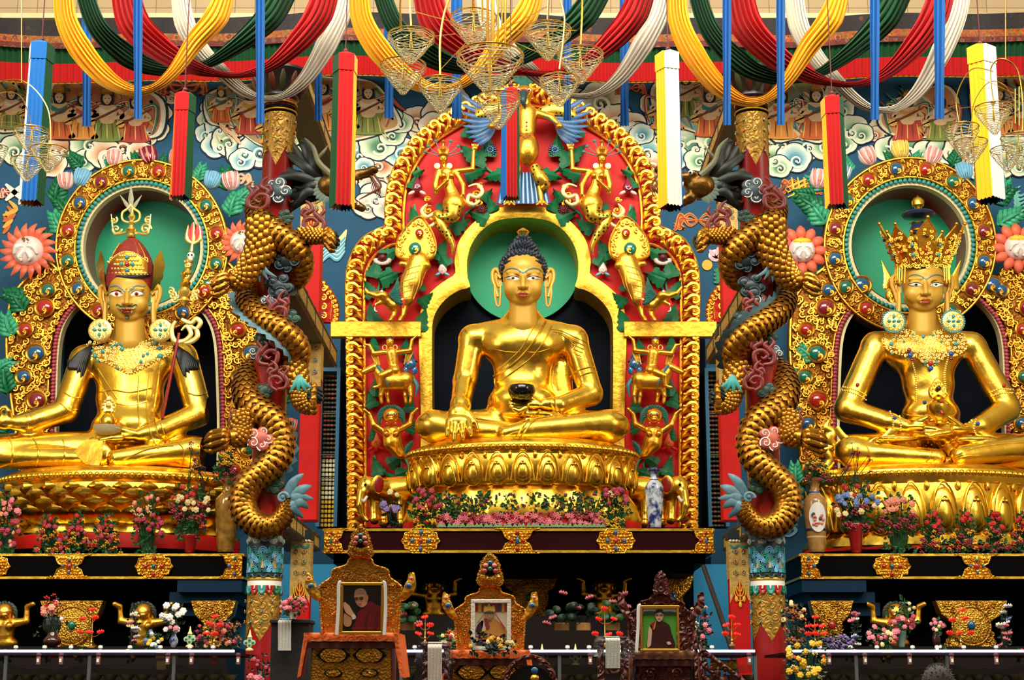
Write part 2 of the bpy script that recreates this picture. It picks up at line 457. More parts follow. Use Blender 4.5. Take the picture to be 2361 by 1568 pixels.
def slab(name,x0,x1,y0,y1,z0,z1,m,kind='structure',parent=None,label=None):
    b=MB(); b.box(((x0+x1)/2,(y0+y1)/2,(z0+z1)/2),(x1-x0,y1-y0,z1-z0)); o=b.build(name,m,parent,smooth=False)
    if kind: o['kind']=kind
    return o
WALLM=mat('painted blue wall',(22,84,118),.75,0,('noise',30,.1),.16,.35)
SKYB=mat('light blue wall paint',(36,146,196),.7,0,None,.12,.6)
slab('floor',-24,24,-6,50,FLOOR-.3,FLOOR,mat('polished dark floor',(60,28,18),.3,0,None,.3,1))
slab('wall_back',-24,24,WALL,WALL+.4,FLOOR,24,WALLM)
slab('wall_left',-24.4,-24,8,WALL,FLOOR,24,mat('cream side wall',(170,150,110),.8))
slab('wall_right',24,24.4,8,WALL,FLOOR,24,MT['cream side wall'])
# beige tiled wall over the hangings
def brickmat(name,c1,c2,mo,sc_,w_,h_,ms=.02,rough=.8):
    m=mat(name,c1,rough); nt=m.node_tree; N=nt.nodes; L=nt.links; b=N['Principled BSDF']
    t=N.new('ShaderNodeTexBrick'); t.inputs['Color1'].default_value=srgb(c1); t.inputs['Color2'].default_value=srgb(c2); t.inputs['Mortar'].default_value=srgb(mo)
    t.inputs['Scale'].default_value=sc_; t.inputs['Brick Width'].default_value=w_; t.inputs['Row Height'].default_value=h_; t.inputs['Mortar Size'].default_value=ms; t.offset=0
    tcn=N.new('ShaderNodeTexCoord'); sp=N.new('ShaderNodeSeparateXYZ'); cb=N.new('ShaderNodeCombineXYZ')
    L.new(tcn.outputs['Object'],sp.inputs[0]); L.new(sp.outputs[0],cb.inputs[0]); L.new(sp.outputs[2],cb.inputs[1]); L.new(cb.outputs[0],t.inputs['Vector']); L.new(t.outputs[0],b.inputs['Base Color']); return m
zc=W(0,38,46.6).z
slab('wall_upper',-24,24,46.9,49.1,zc,24,brickmat('beige wall tiles',(190,164,122),(178,152,112),(128,106,76),1,.62,.42,.012))
slab('trim_1',-24,24,46.7,46.9,zc,zc+.16,CREAM)
# light-blue lower wall behind the columns, black recesses under the shelves
zl=W(0,1279,SH2+.1).z
slab('wall_lower',-24,24,45.3,45.6,FLOOR,zl,SKYB)

# ---------------------------------------------------------------- painted clouds on the wall
PAL={'G':[(244,246,214),(196,222,178),(104,158,118),(54,110,84)],'O':[(250,238,206),(238,200,160),(214,142,98),(176,100,66)],
 'B':[(240,246,226),(170,212,206),(96,164,182),(50,116,150)],'T':[(244,238,206),(226,210,160),(160,160,110),(110,120,84)],'W':[(240,238,222),(226,222,200),(190,186,160),(150,146,124)]}
PAINT=mat('mural paint',(255,255,255),.7,0,vcol=True,var=.08,vscale=6)
INK=(14,30,42)
rnd=random.Random(4)
def pcol(c): return srgb(c)
def puff(mb,px,py,r,pal,lay,d=WALL):
    """one painted cloud lobe: scalloped disc shaded from cream rim to coloured heart"""
    y=d-.02-lay*.006; c=W(px,py,d); s=S(d,py); n=48; ph=rnd.random()*TAU; k=max(5,int(r/7)); P=PAL[pal]
    ring=[(1.09,INK),(1.0,INK),(.995,P[0]),(.86,P[0]),(.62,P[1]),(.36,P[2]),(.1,P[3])]
    vs=[]; cl=[]
    for t,col in ring:
        for i in range(n):
            a=TAU*i/n; g=1-.10*(1-abs(math.sin(k*a/2+ph)))*min(1,t*t); 
            off=-.18*r*(1-t) if t<1 else 0
            vs.append((c.x+math.cos(a)*r*s*t*g+.1*r*s*(1-min(t,1)),y-(.004 if t<.999 else 0),c.z+math.sin(a)*r*s*t*g*.88+off*s)); cl.append(pcol(col))
    fs=[]
    for j in range(len(ring)-1):
        for i in range(n):
            l=(i+1)%n; fs.append((j*n+i,j*n+l,(j+1)*n+l,(j+1)*n+i))
    fs.append(tuple((len(ring)-1)*n+i for i in range(n)))
    o=len(mb.v); mb.add(vs,fs); mb.col[o:]=cl
    if r>16:
        mb.c=pcol(P[0]); a0=rnd.random()*TAU; sg=rnd.choice((-1,1))
        q=c+Vector((rnd.uniform(-.2,.2)*r*s,0,-.2*r*s)); q.y=y-.012
        sw=MB(); sw.c=pcol(P[0]); sw.spiral(q,r*s*.42,1.25,r*s*.075,a0,sg,5,flat=.15); mb.v+=sw.v; o2=len(mb.v)-len(sw.v); mb.f+=[tuple(i+o2 for i in f) for f in sw.f]; mb.mi+=[0]*len(sw.f); mb.col+=sw.col
        q.y-=.008; sw=MB(); sw.c=pcol(INK); sw.spiral(q+Vector((r*s*.03,0,-r*s*.03)),r*s*.2,1.2,r*s*.03,a0,sg,4,flat=.15); o2=len(mb.v); mb.v+=sw.v; mb.f+=[tuple(i+o2 for i in f) for f in sw.f]; mb.mi+=[0]*len(sw.f); mb.col+=sw.col
        mb.c=(1,1,1,1)
def cloud(puffs,name='painted_cloud'):
    b=MB(); lay=0
    for (x,y,r,p) in puffs: puff(b,x,y,r*1.2,p,lay); lay+=1
    o=b.build(name,PAINT,muralroot,smooth=False)
muralroot=bpy.data.objects['wall_back']
def blob(mb,out,col,lay,d=WALL,closed=True):
    P=sp2(out,5,True); mb.c=pcol(col); mb.plate(XZ(P,d),d-.03-lay*.006,.02); mb.c=(1,1,1,1)
def stroke(mb,pts,wpx,col,lay,d=WALL):
    P=sp2(pts,6); n=len(P); ww=[wpx*(.25+.75*math.sin(PI*min(1,max(0,(i+.6)/(n)))))/2 for i in range(n)]
    a=offset(P,ww); b=offset(P,[-q for q in ww]); mb.c=pcol(col); mb.band(XZ(a,d),XZ(b,d),d-.03-lay*.006,.02); mb.c=(1,1,1,1)
def musician(mb,x,y,h,sk=(232,190,140),top=(190,90,60),skirt=(206,110,50),sf=(60,140,120),lean=0,inst=True):
    """painted celestial figure, h = pixel height head to seat"""
    L=lambda a,b_: (x+a*h+lean*(b_-.5)*h*-.4,y-h+b_*h)
    blob(mb,[L(-.32,.62),L(-.25,.9),L(-.38,1.1),L(0,1.15),L(.38,1.1),L(.25,.88),L(.3,.62)],skirt,20)
    for k in range(5): stroke(mb,[L(-.25+k*.12,.72),L(-.3+k*.15,1.1)],h*.03,(120,50,30) if k%2 else (240,190,90),21)
    blob(mb,[L(-.2,.32),L(-.24,.45),L(-.15,.7),L(0,.74),L(.15,.7),L(.24,.45),L(.2,.32),L(0,.28)],sk,22)
    blob(mb,[L(-.2,.34),L(-.16,.5),L(0,.56),L(.17,.48),L(.2,.33),L(0,.42)],top,23)
    for sg in(-1,1):
        stroke(mb,[L(sg*.2,.36),L(sg*.36,.55),L(sg*.1,.62 if sg>0 else .5)],h*.11,sk,24)
        stroke(mb,[L(sg*.15,.3),L(sg*.5,.2),L(sg*.52,.6),L(sg*.42,.95)],h*.09,sf,19); stroke(mb,[L(sg*.15,.31),L(sg*.49,.22),L(sg*.5,.6),L(sg*.4,.93)],h*.02,(240,230,190),20)
    blob(mb,[L(-.13,.02),L(-.15,.2),L(-.1,.3),L(.1,.3),L(.15,.2),L(.13,.02),L(0,-.06)],(26,24,30),24)
    blob(mb,[L(-.09,.1),L(-.09,.2),L(0,.29),L(.09,.2),L(.09,.1),L(0,.05)],(240,206,160),25)
    for sg in(-1,1): stroke(mb,[L(sg*.06,.15),L(sg*.025,.155)],h*.02,(40,30,30),26)
    stroke(mb,[L(-.025,.24),L(.025,.24)],h*.02,(190,50,40),26)
    for k in range(5): blob(mb,[L(-.11+k*.045,.04),L(-.09+k*.045,-.09-.03*(2-abs(k-2))),L(-.06+k*.045,.04)],(226,176,60),26)
    blob(mb,[L(-.11,.0),L(-.1,.05),L(.1,.05),L(.11,0)],(190,120,40),27)
    if inst:
        stroke(mb,[L(-.5,.75),L(0,.52),L(.42,.3)],h*.05,(120,60,30),27); blob(mb,oval(*L(-.38,.7),h*.11,h*.09,10),(230,180,90),27)
def scene_panel(out,base,figs,seed,name='painted_figures'):
    r=random.Random(seed); b=MB(); blob(b,out,INK,9); cx=sum(p[0] for p in out)/len(out); cy=sum(p[1] for p in out)/len(out)
    inn=[(cx+(p[0]-cx)*.96,cy+(p[1]-cy)*.96) for p in out]; blob(b,inn,(250,240,206),10)
    inn=[(cx+(p[0]-cx)*.88,cy+(p[1]-cy)*.9) for p in out]; blob(b,inn,base,11)
    xs=[p[0] for p in inn]; ys=[p[1] for p in inn]
    cols=[(200,80,44),(236,180,120),(50,120,110),(226,160,60),(244,226,180),(90,130,70),(170,60,50),(110,170,180),(240,200,150)]
    for k in range(34):
        x=r.uniform(min(xs)+14,max(xs)-14); y=r.uniform(min(ys)+8,max(ys)-8); L=r.uniform(14,34); a=r.random()*TAU
        pts=[(x+math.cos(a+q)*L*q*.5,y+math.sin(a+q*1.7)*L*.5) for q in(0,.7,1.4,2.1)]
        stroke(b,pts,r.uniform(4,9),r.choice(cols),12+k*.15)
    for f in figs: musician(b,*f[:3],**(f[3] if len(f)>3 else {}))
    b.build(name,PAINT,muralroot,smooth=False)
F1=dict(top=(60,130,120),skirt=(214,100,40),sf=(70,140,150)); F2=dict(top=(210,90,70),skirt=(230,150,60),sf=(170,60,40)); F3=dict(top=(240,226,190),skirt=(120,140,60),sf=(200,90,50)); F4=dict(top=(220,160,60),skirt=(190,60,40),sf=(60,120,90))
scene_panel([(-30,190),(60,178),(120,196),(110,290),(60,305),(-20,300)],(206,170,110),[(30,290,80,F3),(85,290,78,F1)],1)
scene_panel([(112,190),(170,180),(260,178),(340,205),(386,240),(380,310),(330,325),(230,322),(130,325),(100,290)],(196,122,76),[(140,310,96,F1),(195,312,90,F2),(250,315,98,F3),(315,318,90,F4)],2)
scene_panel([(470,225),(520,200),(610,195),(660,240),(655,340),(600,340),(540,300),(478,285)],(176,150,100),[(512,275,66,F1),(580,300,92,F4),(630,325,80,F2)],3)
scene_panel([(700,185),(780,178),(860,188),(900,230),(930,290),(890,310),(800,330),(730,300)],(200,160,100),[(745,290,96,F2),(850,300,96,F3),(800,290,80,F4)],4)
scene_panel([(1495,215),(1530,180),(1620,176),(1690,190),(1690,310),(1640,320),(1570,300),(1520,300)],(216,176,120),[(1580,260,86,F3),(1635,305,92,F1),(1530,290,80,F2)],5)
scene_panel([(1765,205),(1840,178),(1890,190),(1905,240),(1900,330),(1840,325),(1775,325)],(150,150,96),[(1800,310,96,F2),(1880,310,100,F1)],6)
scene_panel([(2020,285),(2040,240),(2100,215),(2180,195),(2215,240),(2200,318),(2130,322),(2060,318)],(216,150,100),[(2090,315,92,F4),(2165,315,86,F3)],7)
scene_panel([(2240,180),(2361,176),(2400,300),(2300,318),(2245,300)],(190,140,90),[(2300,300,90,F2),(2355,300,90,F1)],8)
cloud([(395,225,16,'O'),(352,235,26,'O'),(372,262,22,'O'),(360,300,26,'O'),(340,318,20,'O')])
cloud([(8,330,34,'G'),(40,345,36,'G'),(70,372,28,'B'),(100,330,36,'O'),(150,345,42,'O'),(120,380,30,'O'),(205,330,38,'G'),(195,372,26,'G'),(290,335,46,'O'),(240,355,34,'O'),(265,372,30,'O'),(322,352,26,'O'),(335,380,18,'G')])
cloud([(490,250,24,'G'),(480,275,22,'G'),(478,308,24,'B'),(510,295,32,'B'),(555,305,32,'B'),(500,335,30,'B'),(530,325,36,'G'),(560,350,34,'B'),(600,345,42,'B'),(560,370,26,'B')])
cloud([(735,312,34,'G'),(700,330,30,'G'),(750,350,30,'B'),(800,345,44,'B'),(775,375,34,'B'),(835,355,36,'B'),(870,335,36,'G'),(905,310,28,'G'),(925,285,24,'G'),(905,270,20,'B'),(840,385,20,'B')])
cloud([(945,320,42,'B'),(985,300,36,'O'),(960,275,30,'O'),(1010,262,32,'O'),(1040,232,36,'T'),(920,350,34,'B'),(1000,290,30,'O')])
cloud([(860,420,30,'W'),(900,400,38,'O'),(880,380,30,'O'),(870,455,36,'W'),(850,475,30,'W'),(890,480,26,'W')])
cloud([(1340,240,36,'T'),(1385,232,44,'T'),(1420,280,40,'O'),(1455,290,32,'O'),(1465,320,38,'B'),(1490,350,34,'B'),(1445,345,26,'B'),(1500,385,34,'O'),(1480,310,24,'B')])
cloud([(1505,240,26,'G'),(1510,275,20,'B'),(1515,320,34,'G'),(1560,325,38,'G'),(1600,335,44,'G'),(1645,325,34,'G'),(1560,365,26,'B'),(1610,370,28,'G'),(1650,355,22,'B')])
cloud([(1770,330,30,'G'),(1810,330,40,'G'),(1860,335,36,'B'),(1900,335,34,'G'),(1780,365,30,'G'),(1830,365,34,'B'),(1795,385,26,'G'),(1935,250,30,'G'),(1965,300,34,'G'),(1940,330,30,'G'),(1985,310,24,'G'),(1930,215,26,'T')])
cloud([(2040,298,34,'O'),(2075,300,30,'O'),(2020,310,18,'O'),(2050,345,30,'G'),(2100,345,44,'G'),(2140,360,36,'G'),(2180,345,36,'G'),(2220,350,40,'O'),(2290,345,36,'O'),(2330,340,36,'G'),(2300,380,34,'G'),(2250,390,26,'G'),(2350,385,24,'G')])
# red ribbon flourishes, swastika-free scarves and lucky signs painted on the wall
def ribbonset(x,y,s,seed,cols=((196,60,40),(230,150,90)),name='painted_ribbon'):
    r=random.Random(seed); b=MB()
    for sg in(-1,1):
        for k in range(3):
            pts=[(x,y),(x+sg*s*.4,y-s*(.3-.25*k)),(x+sg*s*.8,y+s*(.2-.3*k)*.7),(x+sg*s*(.6+.2*k),y+s*.35),(x+sg*s*(1.1),y+s*(.1+.12*k))]
            stroke(b,pts,s*.17,cols[0],2+k); stroke(b,pts,s*.06,cols[1],3.5+k)
    b.build(name,PAINT,muralroot,smooth=False)
for a in((425,200,55,1),(1455,205,34,2),(1925,212,20,3),(1245,190,20,5)): ribbonset(*a)
ribbonset(35,445,34,6,((190,70,50),(240,220,190))); ribbonset(540,415,42,7,((226,170,120),(236,200,160)))
ribbonset(1845,430,46,8,((214,160,50),(196,50,40))); ribbonset(1610,510,52,9,((226,150,50),(190,60,40)))
b=MB(); 
for a in(.75,-.75): stroke(b,[(35-28*math.cos(a),445-28*math.sin(a)),(35+28*math.cos(a),445+28*math.sin(a))],12,(236,236,226),8)
b.build('painted_crossed_vajra',PAINT,muralroot,smooth=False)
b=MB()
for k in(-1,0,1):
    stroke(b,[(1815,445+k*11),(1870,420+k*11)],5,(246,206,60),8); stroke(b,[(1838+k*14,410),(1846+k*14,455)],5,(246,206,60),8.5)
b.build('painted_endless_knot',PAINT,muralroot,smooth=False)
b=MB()   # white conch and turquoise waves by the left square column
blob(b,[(770,560),(785,545),(800,530),(796,560),(790,585),(778,600)],(240,224,150),3)
for k in range(5): stroke(b,[(742,606-k*9),(760,590-k*7),(778,600-k*9),(796,580-k*8)],9,(90,180,200),4+k); stroke(b,[(742,604-k*9),(760,588-k*7),(778,598-k*9),(796,578-k*8)],3,(220,240,240),4.5+k)
b.build('painted_waves',PAINT,muralroot,smooth=False)
b=MB(); blob(b,oval(1650,590,17,14,12),(246,226,220),3); blob(b,oval(1630,612,12,12,10),(250,190,60),4)
for k in range(4): stroke(b,[(1645,625+k*9),(1665,622+k*9)],9,(46,140,100),4+k)
for k in range(5): stroke(b,[(1650,596),(1650+18*math.cos(k*1.25),586+16*math.sin(k*1.25))],9,(236,190,190),5)
b.build('painted_lotus',PAINT,muralroot,smooth=False)
b=MB()
for k in range(4): stroke(b,[(8,540-k*14),(20+k*6,520-k*12),(10+k*4,500-k*12)],11,((214,110,40),(236,180,70))[k%2],3+k)
b.build('painted_flame',PAINT,muralroot,smooth=False)
b=MB()
for k in range(5): stroke(b,[(2352,430+k*11),(2338,440+k*9),(2350,452+k*9),(2366,445+k*9)],6,(110,190,170),3+k)
stroke(b,[(1795,1222),(1815,1212),(1835,1222),(1820,1236),(1800,1232)],7,(150,200,220),3); stroke(b,[(1820,1195),(1840,1190),(1850,1180)],4,(20,40,60),3)
b.build('painted_scroll',PAINT,muralroot,smooth=False)

# ---------------------------------------------------------------- beams, square columns, tile-view windows
BEAMG=mat('grey beam underside',(98,104,88),.7)
BEAMP=mat('gold stencilled beam face',(196,160,84),.55,0,('scroll',7,.3),.45,9)
def beam(side,y0,y1,x0,x1,z0,z1,label):
    t=thing('painted_beam',label,'beam',((x0+x1)/2,(y0+y1)/2,z0))
    b=MB(); b.box(((x0+x1)/2,(y0+y1)/2,(z0+z1)/2),(x1-x0,y1-y0,z1-z0)); b.build('beam_body',BEAMG,t,smooth=False)
    xf=x1 if side<0 else x0; sg=1 if side<0 else -1
    b=MB(); b.box((xf+sg*.02,(y0+y1)/2,(z0+z1)/2),(.04,y1-y0,z1-z0-.06)); b.build('stencilled_face',BEAMP,t,smooth=False)
    b=MB()
    for zz in(z0+.06,z1-.06): b.box((xf+sg*.045,(y0+y1)/2,zz),(.02,y1-y0,.05))
    n=5
    for k in range(n+1): b.box((xf+sg*.045,y0+(y1-y0)*k/n,(z0+z1)/2),(.02,.06,z1-z0))
    b.build('edge_lines',mat('dark stencil line',(52,48,36),.6),t,smooth=False)
xb=W(772,828,40.8).x; xr=W(1633,828,40.4).x
# high beams
z_=W(760,369,38.6).z; z2_=W(752,340,38.6).z
beam(-1,33.6,42,xb-.62,xb,z_,z_+.45,'grey beam high on the left, running back from the left round column')
beam(1,33.6,42,xr,xr+.62,z_,z_+.45,'grey beam high on the right, running back from the right round column')
za=W(772,847,40.8).z; zb=W(769,809,40.8).z
beam(-1,33.1,40.8,xb-.8,xb,za,zb+.05,'stencilled beam level with the big statue\'s shoulders, left side')
beam(1,33.1,40.4,xr,xr+.8,za,zb+.05,'stencilled beam level with the big statue\'s shoulders, right side')
zs0=W(745,1275,SH).z; zs1=W(745,1219,SH).z
beam(-1,33.1,SH-.05,xb-.75,xb-.02,zs0+.02,zs1-.15,'stencilled beam meeting the left end of the wine-red shelf')
beam(1,33.1,SH-.05,xr+.02,xr+.75,zs0+.02,zs1-.15,'stencilled beam meeting the right end of the wine-red shelf')
PATG=mat('gold stencilled column paint',(206,166,84),.5,0,('scroll',9,.2),.3,9)
def sqcol(px0,px1,pyr,d,py0,py1,label,bands):
    x0=W(px0,pyr,d).x; x1=W(px1,pyr,d).x; wd=x1-x0; z0=W(px0,py1,d).z; z1=W(px0,py0,d).z; cx=(x0+x1)/2
    t=thing('square_column',label,'column',(cx,d+wd/2,z0))
    b=MB(); b.box((cx,d+wd/2,(z0+z1)/2),(wd,wd,z1-z0),bev=.02); b.build('shaft',RED,t)
    for (pa,pb) in bands:   # gold stencil field with comma jewels, white pearls, pointed red drop
        za_=W(px0,pb,d).z; zb_=W(px0,pa,d).z; h=zb_-za_; e=.012
        b=MB(); b.box((cx,d+wd/2,(za_+h*.42+zb_)/2),(wd+2*e,wd+2*e,h*.58))
        for sg in(0,1): b.plate([(x0-e,za_+h*.42),(x0+wd*.5*sg-e+wd*.0,za_+h*.42),(x0+(wd+e)*sg,za_)] if 0 else [(x0-e+sg*wd*.5,za_+h*.42),(x0+sg*wd*.5+wd*.5+e,za_+h*.42),(x0+(wd+2*e)*sg-e,za_+h*.05)],d-e,.02)
        b.build('gold_stencil',PATG,t,smooth=False)
        b=MB(); b.box((cx,d+wd/2,zb_+.12),(wd+.05,wd+.05,.2)); b.build('dark_collar',mat('dark teal band',(24,44,44),.5),t,smooth=False)
        b=MB()
        for k in range(6): b.sph((x0+wd*(k+.5)/6,d-.02,zb_-.02),wd*.075,8,6)
        b.build('pearls',WHITE,t)
        b=MB()
        for k in range(2): b.band([(x0+wd*(k*.5+.25)+math.cos(a)*wd*.24,zb_-.1-abs(math.sin(a))*wd*.2) for a in [PI*j/10 for j in range(11)]],[(x0+wd*(k*.5+.25)+math.cos(a)*wd*.13,zb_-.1-abs(math.sin(a))*wd*.1) for a in [PI*j/10 for j in range(11)]],d-e-.02,.02)
        b.build('teal_scallops',TEAL,t,smooth=False)
        for j in range(3):
            for k in range(2):
                b=MB(); c=Vector((x0+wd*(.28+.44*k),d-e-.01,zb_-h*(.17+.16*j))); b.sph(c,(wd*.11,.02,wd*.11),10,6); b.m=1; b.spiral(c+Vector((0,-.02,-wd*.02)),wd*.13,1,wd*.03,PI/2,1 if k else -1,5,n=12); b.build('comma_jewel',[(GEMB,GEMP,GEMG)[(j+k)%3],PATG],t)
        b=MB()
        zz=za_+h*.2; 
        for k in range(3):
            b.tube([(cx+math.cos(a)*wd*(.12+.1*k),d-e-.015,zz+h*.1-abs(math.sin(a))*wd*(.25+.25*k)) for a in [PI*j/12 for j in range(13)]],.012,5)
        b.tube([(cx,d-e-.015,zz+h*.22),(cx,d-e-.015,zz-h*.2)],.012,5)
        for k in range(-1,2): b.sph((cx+k*wd*.2,d-e-.015,zz-h*.08-.12*(k==0)),(.035,.02,.07),8,6)
        b.build('tassel_stencil',YEL,t)
    return t
sqcol(690,738,640,37.9,440,770,'upper red square column between the left dragon column and the carved throne back',[(450,540)])
sqcol(668,712,1400,35.6,1232,1568,'lower red square column, gold topped, behind the left dragon column',[(1245,1400)])
sqcol(690,735,1000,37.9,772,1200,'middle red square column between stencilled beams on the left',[(775,945)])
sqcol(1664,1704,640,37.9,450,770,'upper red square column by the right dragon column',[(460,545)])
sqcol(1685,1729,1400,35.6,1228,1568,'lower red square column, gold topped, beside the right dragon column',[(1245,1400)])
sqcol(1662,1706,1000,37.9,772,1200,'middle red square column between stencilled beams on the right',[(775,945)])
# narrow windows looking on to tiers of roof tiles
TILEM=[mat('pale butter tile',(236,226,176),.6),mat('yellow tile',(226,182,40),.6),mat('grey roof tile',(96,92,72),.8,0,None,.3,8),mat('terracotta tile',(170,90,50),.8,0,None,.3,8)]
def tilewin(px0,px1,py0,py1,d,n,label,kind):
    t=thing('window_%d'%n,None,None,W((px0+px1)/2,py1,d)); t['kind']='structure'; 
    a=W(px0,py0,d); c=W(px1,py1,d); fw=.1
    b=MB(); z0,z1=c.z,a.z; x0,x1=W(px0,(py0+py1)/2,d).x,W(px1,(py0+py1)/2,d).x
    b.box((x0+fw/2,d,(z0+z1)/2),(fw,.25,z1-z0)); b.box((x1-fw/2,d,(z0+z1)/2),(fw,.25,z1-z0)); b.box(((x0+x1)/2,d,z1-fw/2),(x1-x0-2*fw,.25,fw)); b.build('window_frame',mat('window frame blue',(28,104,140),.5),t,smooth=False)
    r=random.Random(n); rows=34; nc=4 if kind else 4; H=z1-z0-fw; B=[MB(),MB(),MB(),MB()]
    b=MB(); b.box(((x0+x1)/2,d+.5,(z0+z1)/2),(x1-x0,.05,z1-z0)); b.build('dark_backing',BLACK,t,smooth=False)
    for j in range(rows):
        zz=z1-fw-H*(j+.5)/rows; f=j/rows
        for k in range(nc):
            xx=x0+fw+(x1-x0-2*fw)*(k+.5)/nc; w_=(x1-x0-2*fw)/nc
            if kind and f>.54: m_=1 if (f>.82 or r.random()<.12) else 0; hh=.74; ww=.8
            else: m_=2 if r.random()<.7 else 3; hh=.5; ww=.92
            B[m_].box((xx,d+.2+(.1 if m_>1 else 0),zz),(w_*ww,.1,H/rows*hh),bev=.015)
    for q,m_ in zip(B,TILEM):
        if q.v: q.build('roof_tiles',m_,t); 
    b=MB()
    for f in(.29,.55,.7): b.box(((x0+x1)/2,d-.02,z1-(z1-z0)*f),(x1-x0-2*fw,.04,.03))
    b.build('glazing_bar',mat('window bar grey',(70,72,62),.6),t,smooth=False)
tilewin(733,782,850,1215,45.0,1,'',1)
tilewin(1628,1676,850,1215,45.0,2,'',0)
x0=W(780,1000,45.6).x; x1=W(1632,1000,45.6).x
slab('wall_niche',x0,x1,45.65,46,zl-.2,W(0,745,45.6).z,NAVY)
# ================================================================ central throne back
CX=1205
def gem(mb,c,r,curl=True,sgn=1,a0=None,mg=1,flat=.5):
    """cabochon + golden comma; gem in material slot mb.m, gold in slot mg"""
    mb.sph(c,(r,r*flat,r),16,10)
def comma(mb,c,r,sgn=1,rad=None):
    rad=rad or r*.24; c=Vector(c)
    pts=[c+Vector((sgn*r*x,-r*.45,r*z)) for x,z in((-.15,-1.15),(.35,-1.0),(.62,-.62),(.5,-.2),(.15,-.12),(.02,-.38),(.2,-.52))]
    mb.tube(spline(pts,5),[rad*.4,rad,rad*1.2,rad,rad*.8,rad*.7,rad*.9],7); mb.sph(pts[-1],rad*1.15,8,6)
def leaf3(mb,c,L,ang,y,lobes=3,th=.05,w=.42):
    """serrated vine leaf in the XZ plane, tip towards ang, with raised folded midrib"""
    out=[]; n=lobes
    side=[(0,0)]
    side+=[(-.08,.12),(-.16,.34),(-.02,.42)]
    for k in range(n):
        a=.1+.78*k/n; ww=w*(1-.75*k/n); side+=[(a+.02,ww*.98),(a+.13,ww*.62)]
    side+=[(1.02,0)]
    full=side+[(x,-z) for x,z in side[1:-1][::-1]]
    ca,sa=math.cos(ang),math.sin(ang); P=[(c[0]+(x*ca-z*sa)*L,c[1]+(x*sa+z*ca)*L) for x,z in full]
    nn=len(P); m=len(side)
    vs=[(p[0],y+.04,p[1]) for p in P]+[(p[0],y-.01,p[1]) for p in P]
    mid=[(c[0]+x*ca*L,y-th-.02,c[1]+x*sa*L) for x in [s_[0] for s_ in side]]
    o=2*nn; vs+=mid; fs=[]
    for i in range(nn): j=(i+1)%nn; fs.append((i,j,nn+j,nn+i))
    for i in range(m-1): fs.append((nn+i,nn+i+1,o+i+1,o+i))
    idx=[nn+m-1]+[nn+k for k in range(m,nn)]+[nn]; mi_=[o+m-1]+[o+k for k in range(m-2,0,-1)]+[o]
    for i in range(len(idx)-1): fs.append((idx[i],idx[i+1],mi_[i+1],mi_[i]))
    mb.add(vs,fs)
def stem(mb,pts,r,y): mb.tube(spline([(p[0],y,p[1]) for p in pts],6),r,6)
def px2(p,d=TOR): q=W(p[0],p[1],d); return (q.x,q.z)
thr=thing('carved_throne_back','tall red carved throne back with gilded foliage border behind the central cross-legged statue','throne back',W(CX,1215,TOR+.5))
# left half outlines in px (outer), bottom -> top
outL=sp2([(803,1216),(802,1000),(800,800),(798,660),(806,600),(832,553),(872,528),(888,520),(889,470),(898,415),(922,360),(962,310),(1015,272),(1080,235),(1140,205),(1205,192)],6)
innL=sp2([(843,1216),(842,1000),(840,800),(840,670),(846,622),(866,588),(900,566),(928,556),(930,490),(938,430),(962,375),(1000,330),(1050,296),(1100,270),(1150,250),(1205,240)],6)
openL=sp2([(997,1216),(997,1050),(997,950),(996,860),(996,790),(998,740),(1012,708),(1036,683),(1062,668),(1084,662),(1078,640),(1077,600),(1088,562),(1112,530),(1148,508),(1205,501)],5)
bandL=sp2([(970,1216),(970,1050),(970,950),(968,860),(966,790),(966,735),(980,690),(1006,662),(1034,642),(1050,630),(1048,598),(1060,553),(1088,517),(1128,487),(1165,476),(1205,474)],5)
full=lambda L:[p for p in L]+[(2*CX-p[0],p[1]) for p in L[::-1]][1:]
OUT,INN,OPEN,BAND=full(outL),full(innL),full(openL),full(bandL)
# red panel: match by resampling
def match(a,b,n):
    A=resample(a,1e9); 
    def rs(p):
        P=[Vector(q) for q in p]; L=[0]
        for i in range(1,len(P)): L.append(L[-1]+(P[i]-P[i-1]).length)
        out=[];j=0
        for i in range(n):
            t=L[-1]*i/(n-1)
            while j<len(P)-2 and L[j+1]<t: j+=1
            out.append(tuple(P[j].lerp(P[j+1],(t-L[j])/max(L[j+1]-L[j],1e-9))))
        return out
    return rs(a),rs(b)
a,b_=match(OUT,BAND,121); b=MB(); b.band(XZ(a,TOR+.12),XZ(b_,TOR+.12),TOR+.12,.35); b.build('red_panel',RED,thr,smooth=False)
a,b_=match(BAND,OPEN,161); b=MB(); b.band(XZ(a,TOR-.05),XZ(b_,TOR-.05),TOR-.05,1.4,crown=.03,nseg=4); b.build('gilded_arch',GOLDB,thr)
for x0,x1 in((762,972),(1438,1652)):
    b=MB(); p0=W(x0,778,TOR-.12); p1=W(x1,742,TOR-.12); b.box(((p0.x+p1.x)/2,TOR-.05,(p0.z+p1.z)/2),(p1.x-p0.x,.3,p1.z-p0.z),bev=.02); b.build('gilded_cross_band',GOLDB,thr)
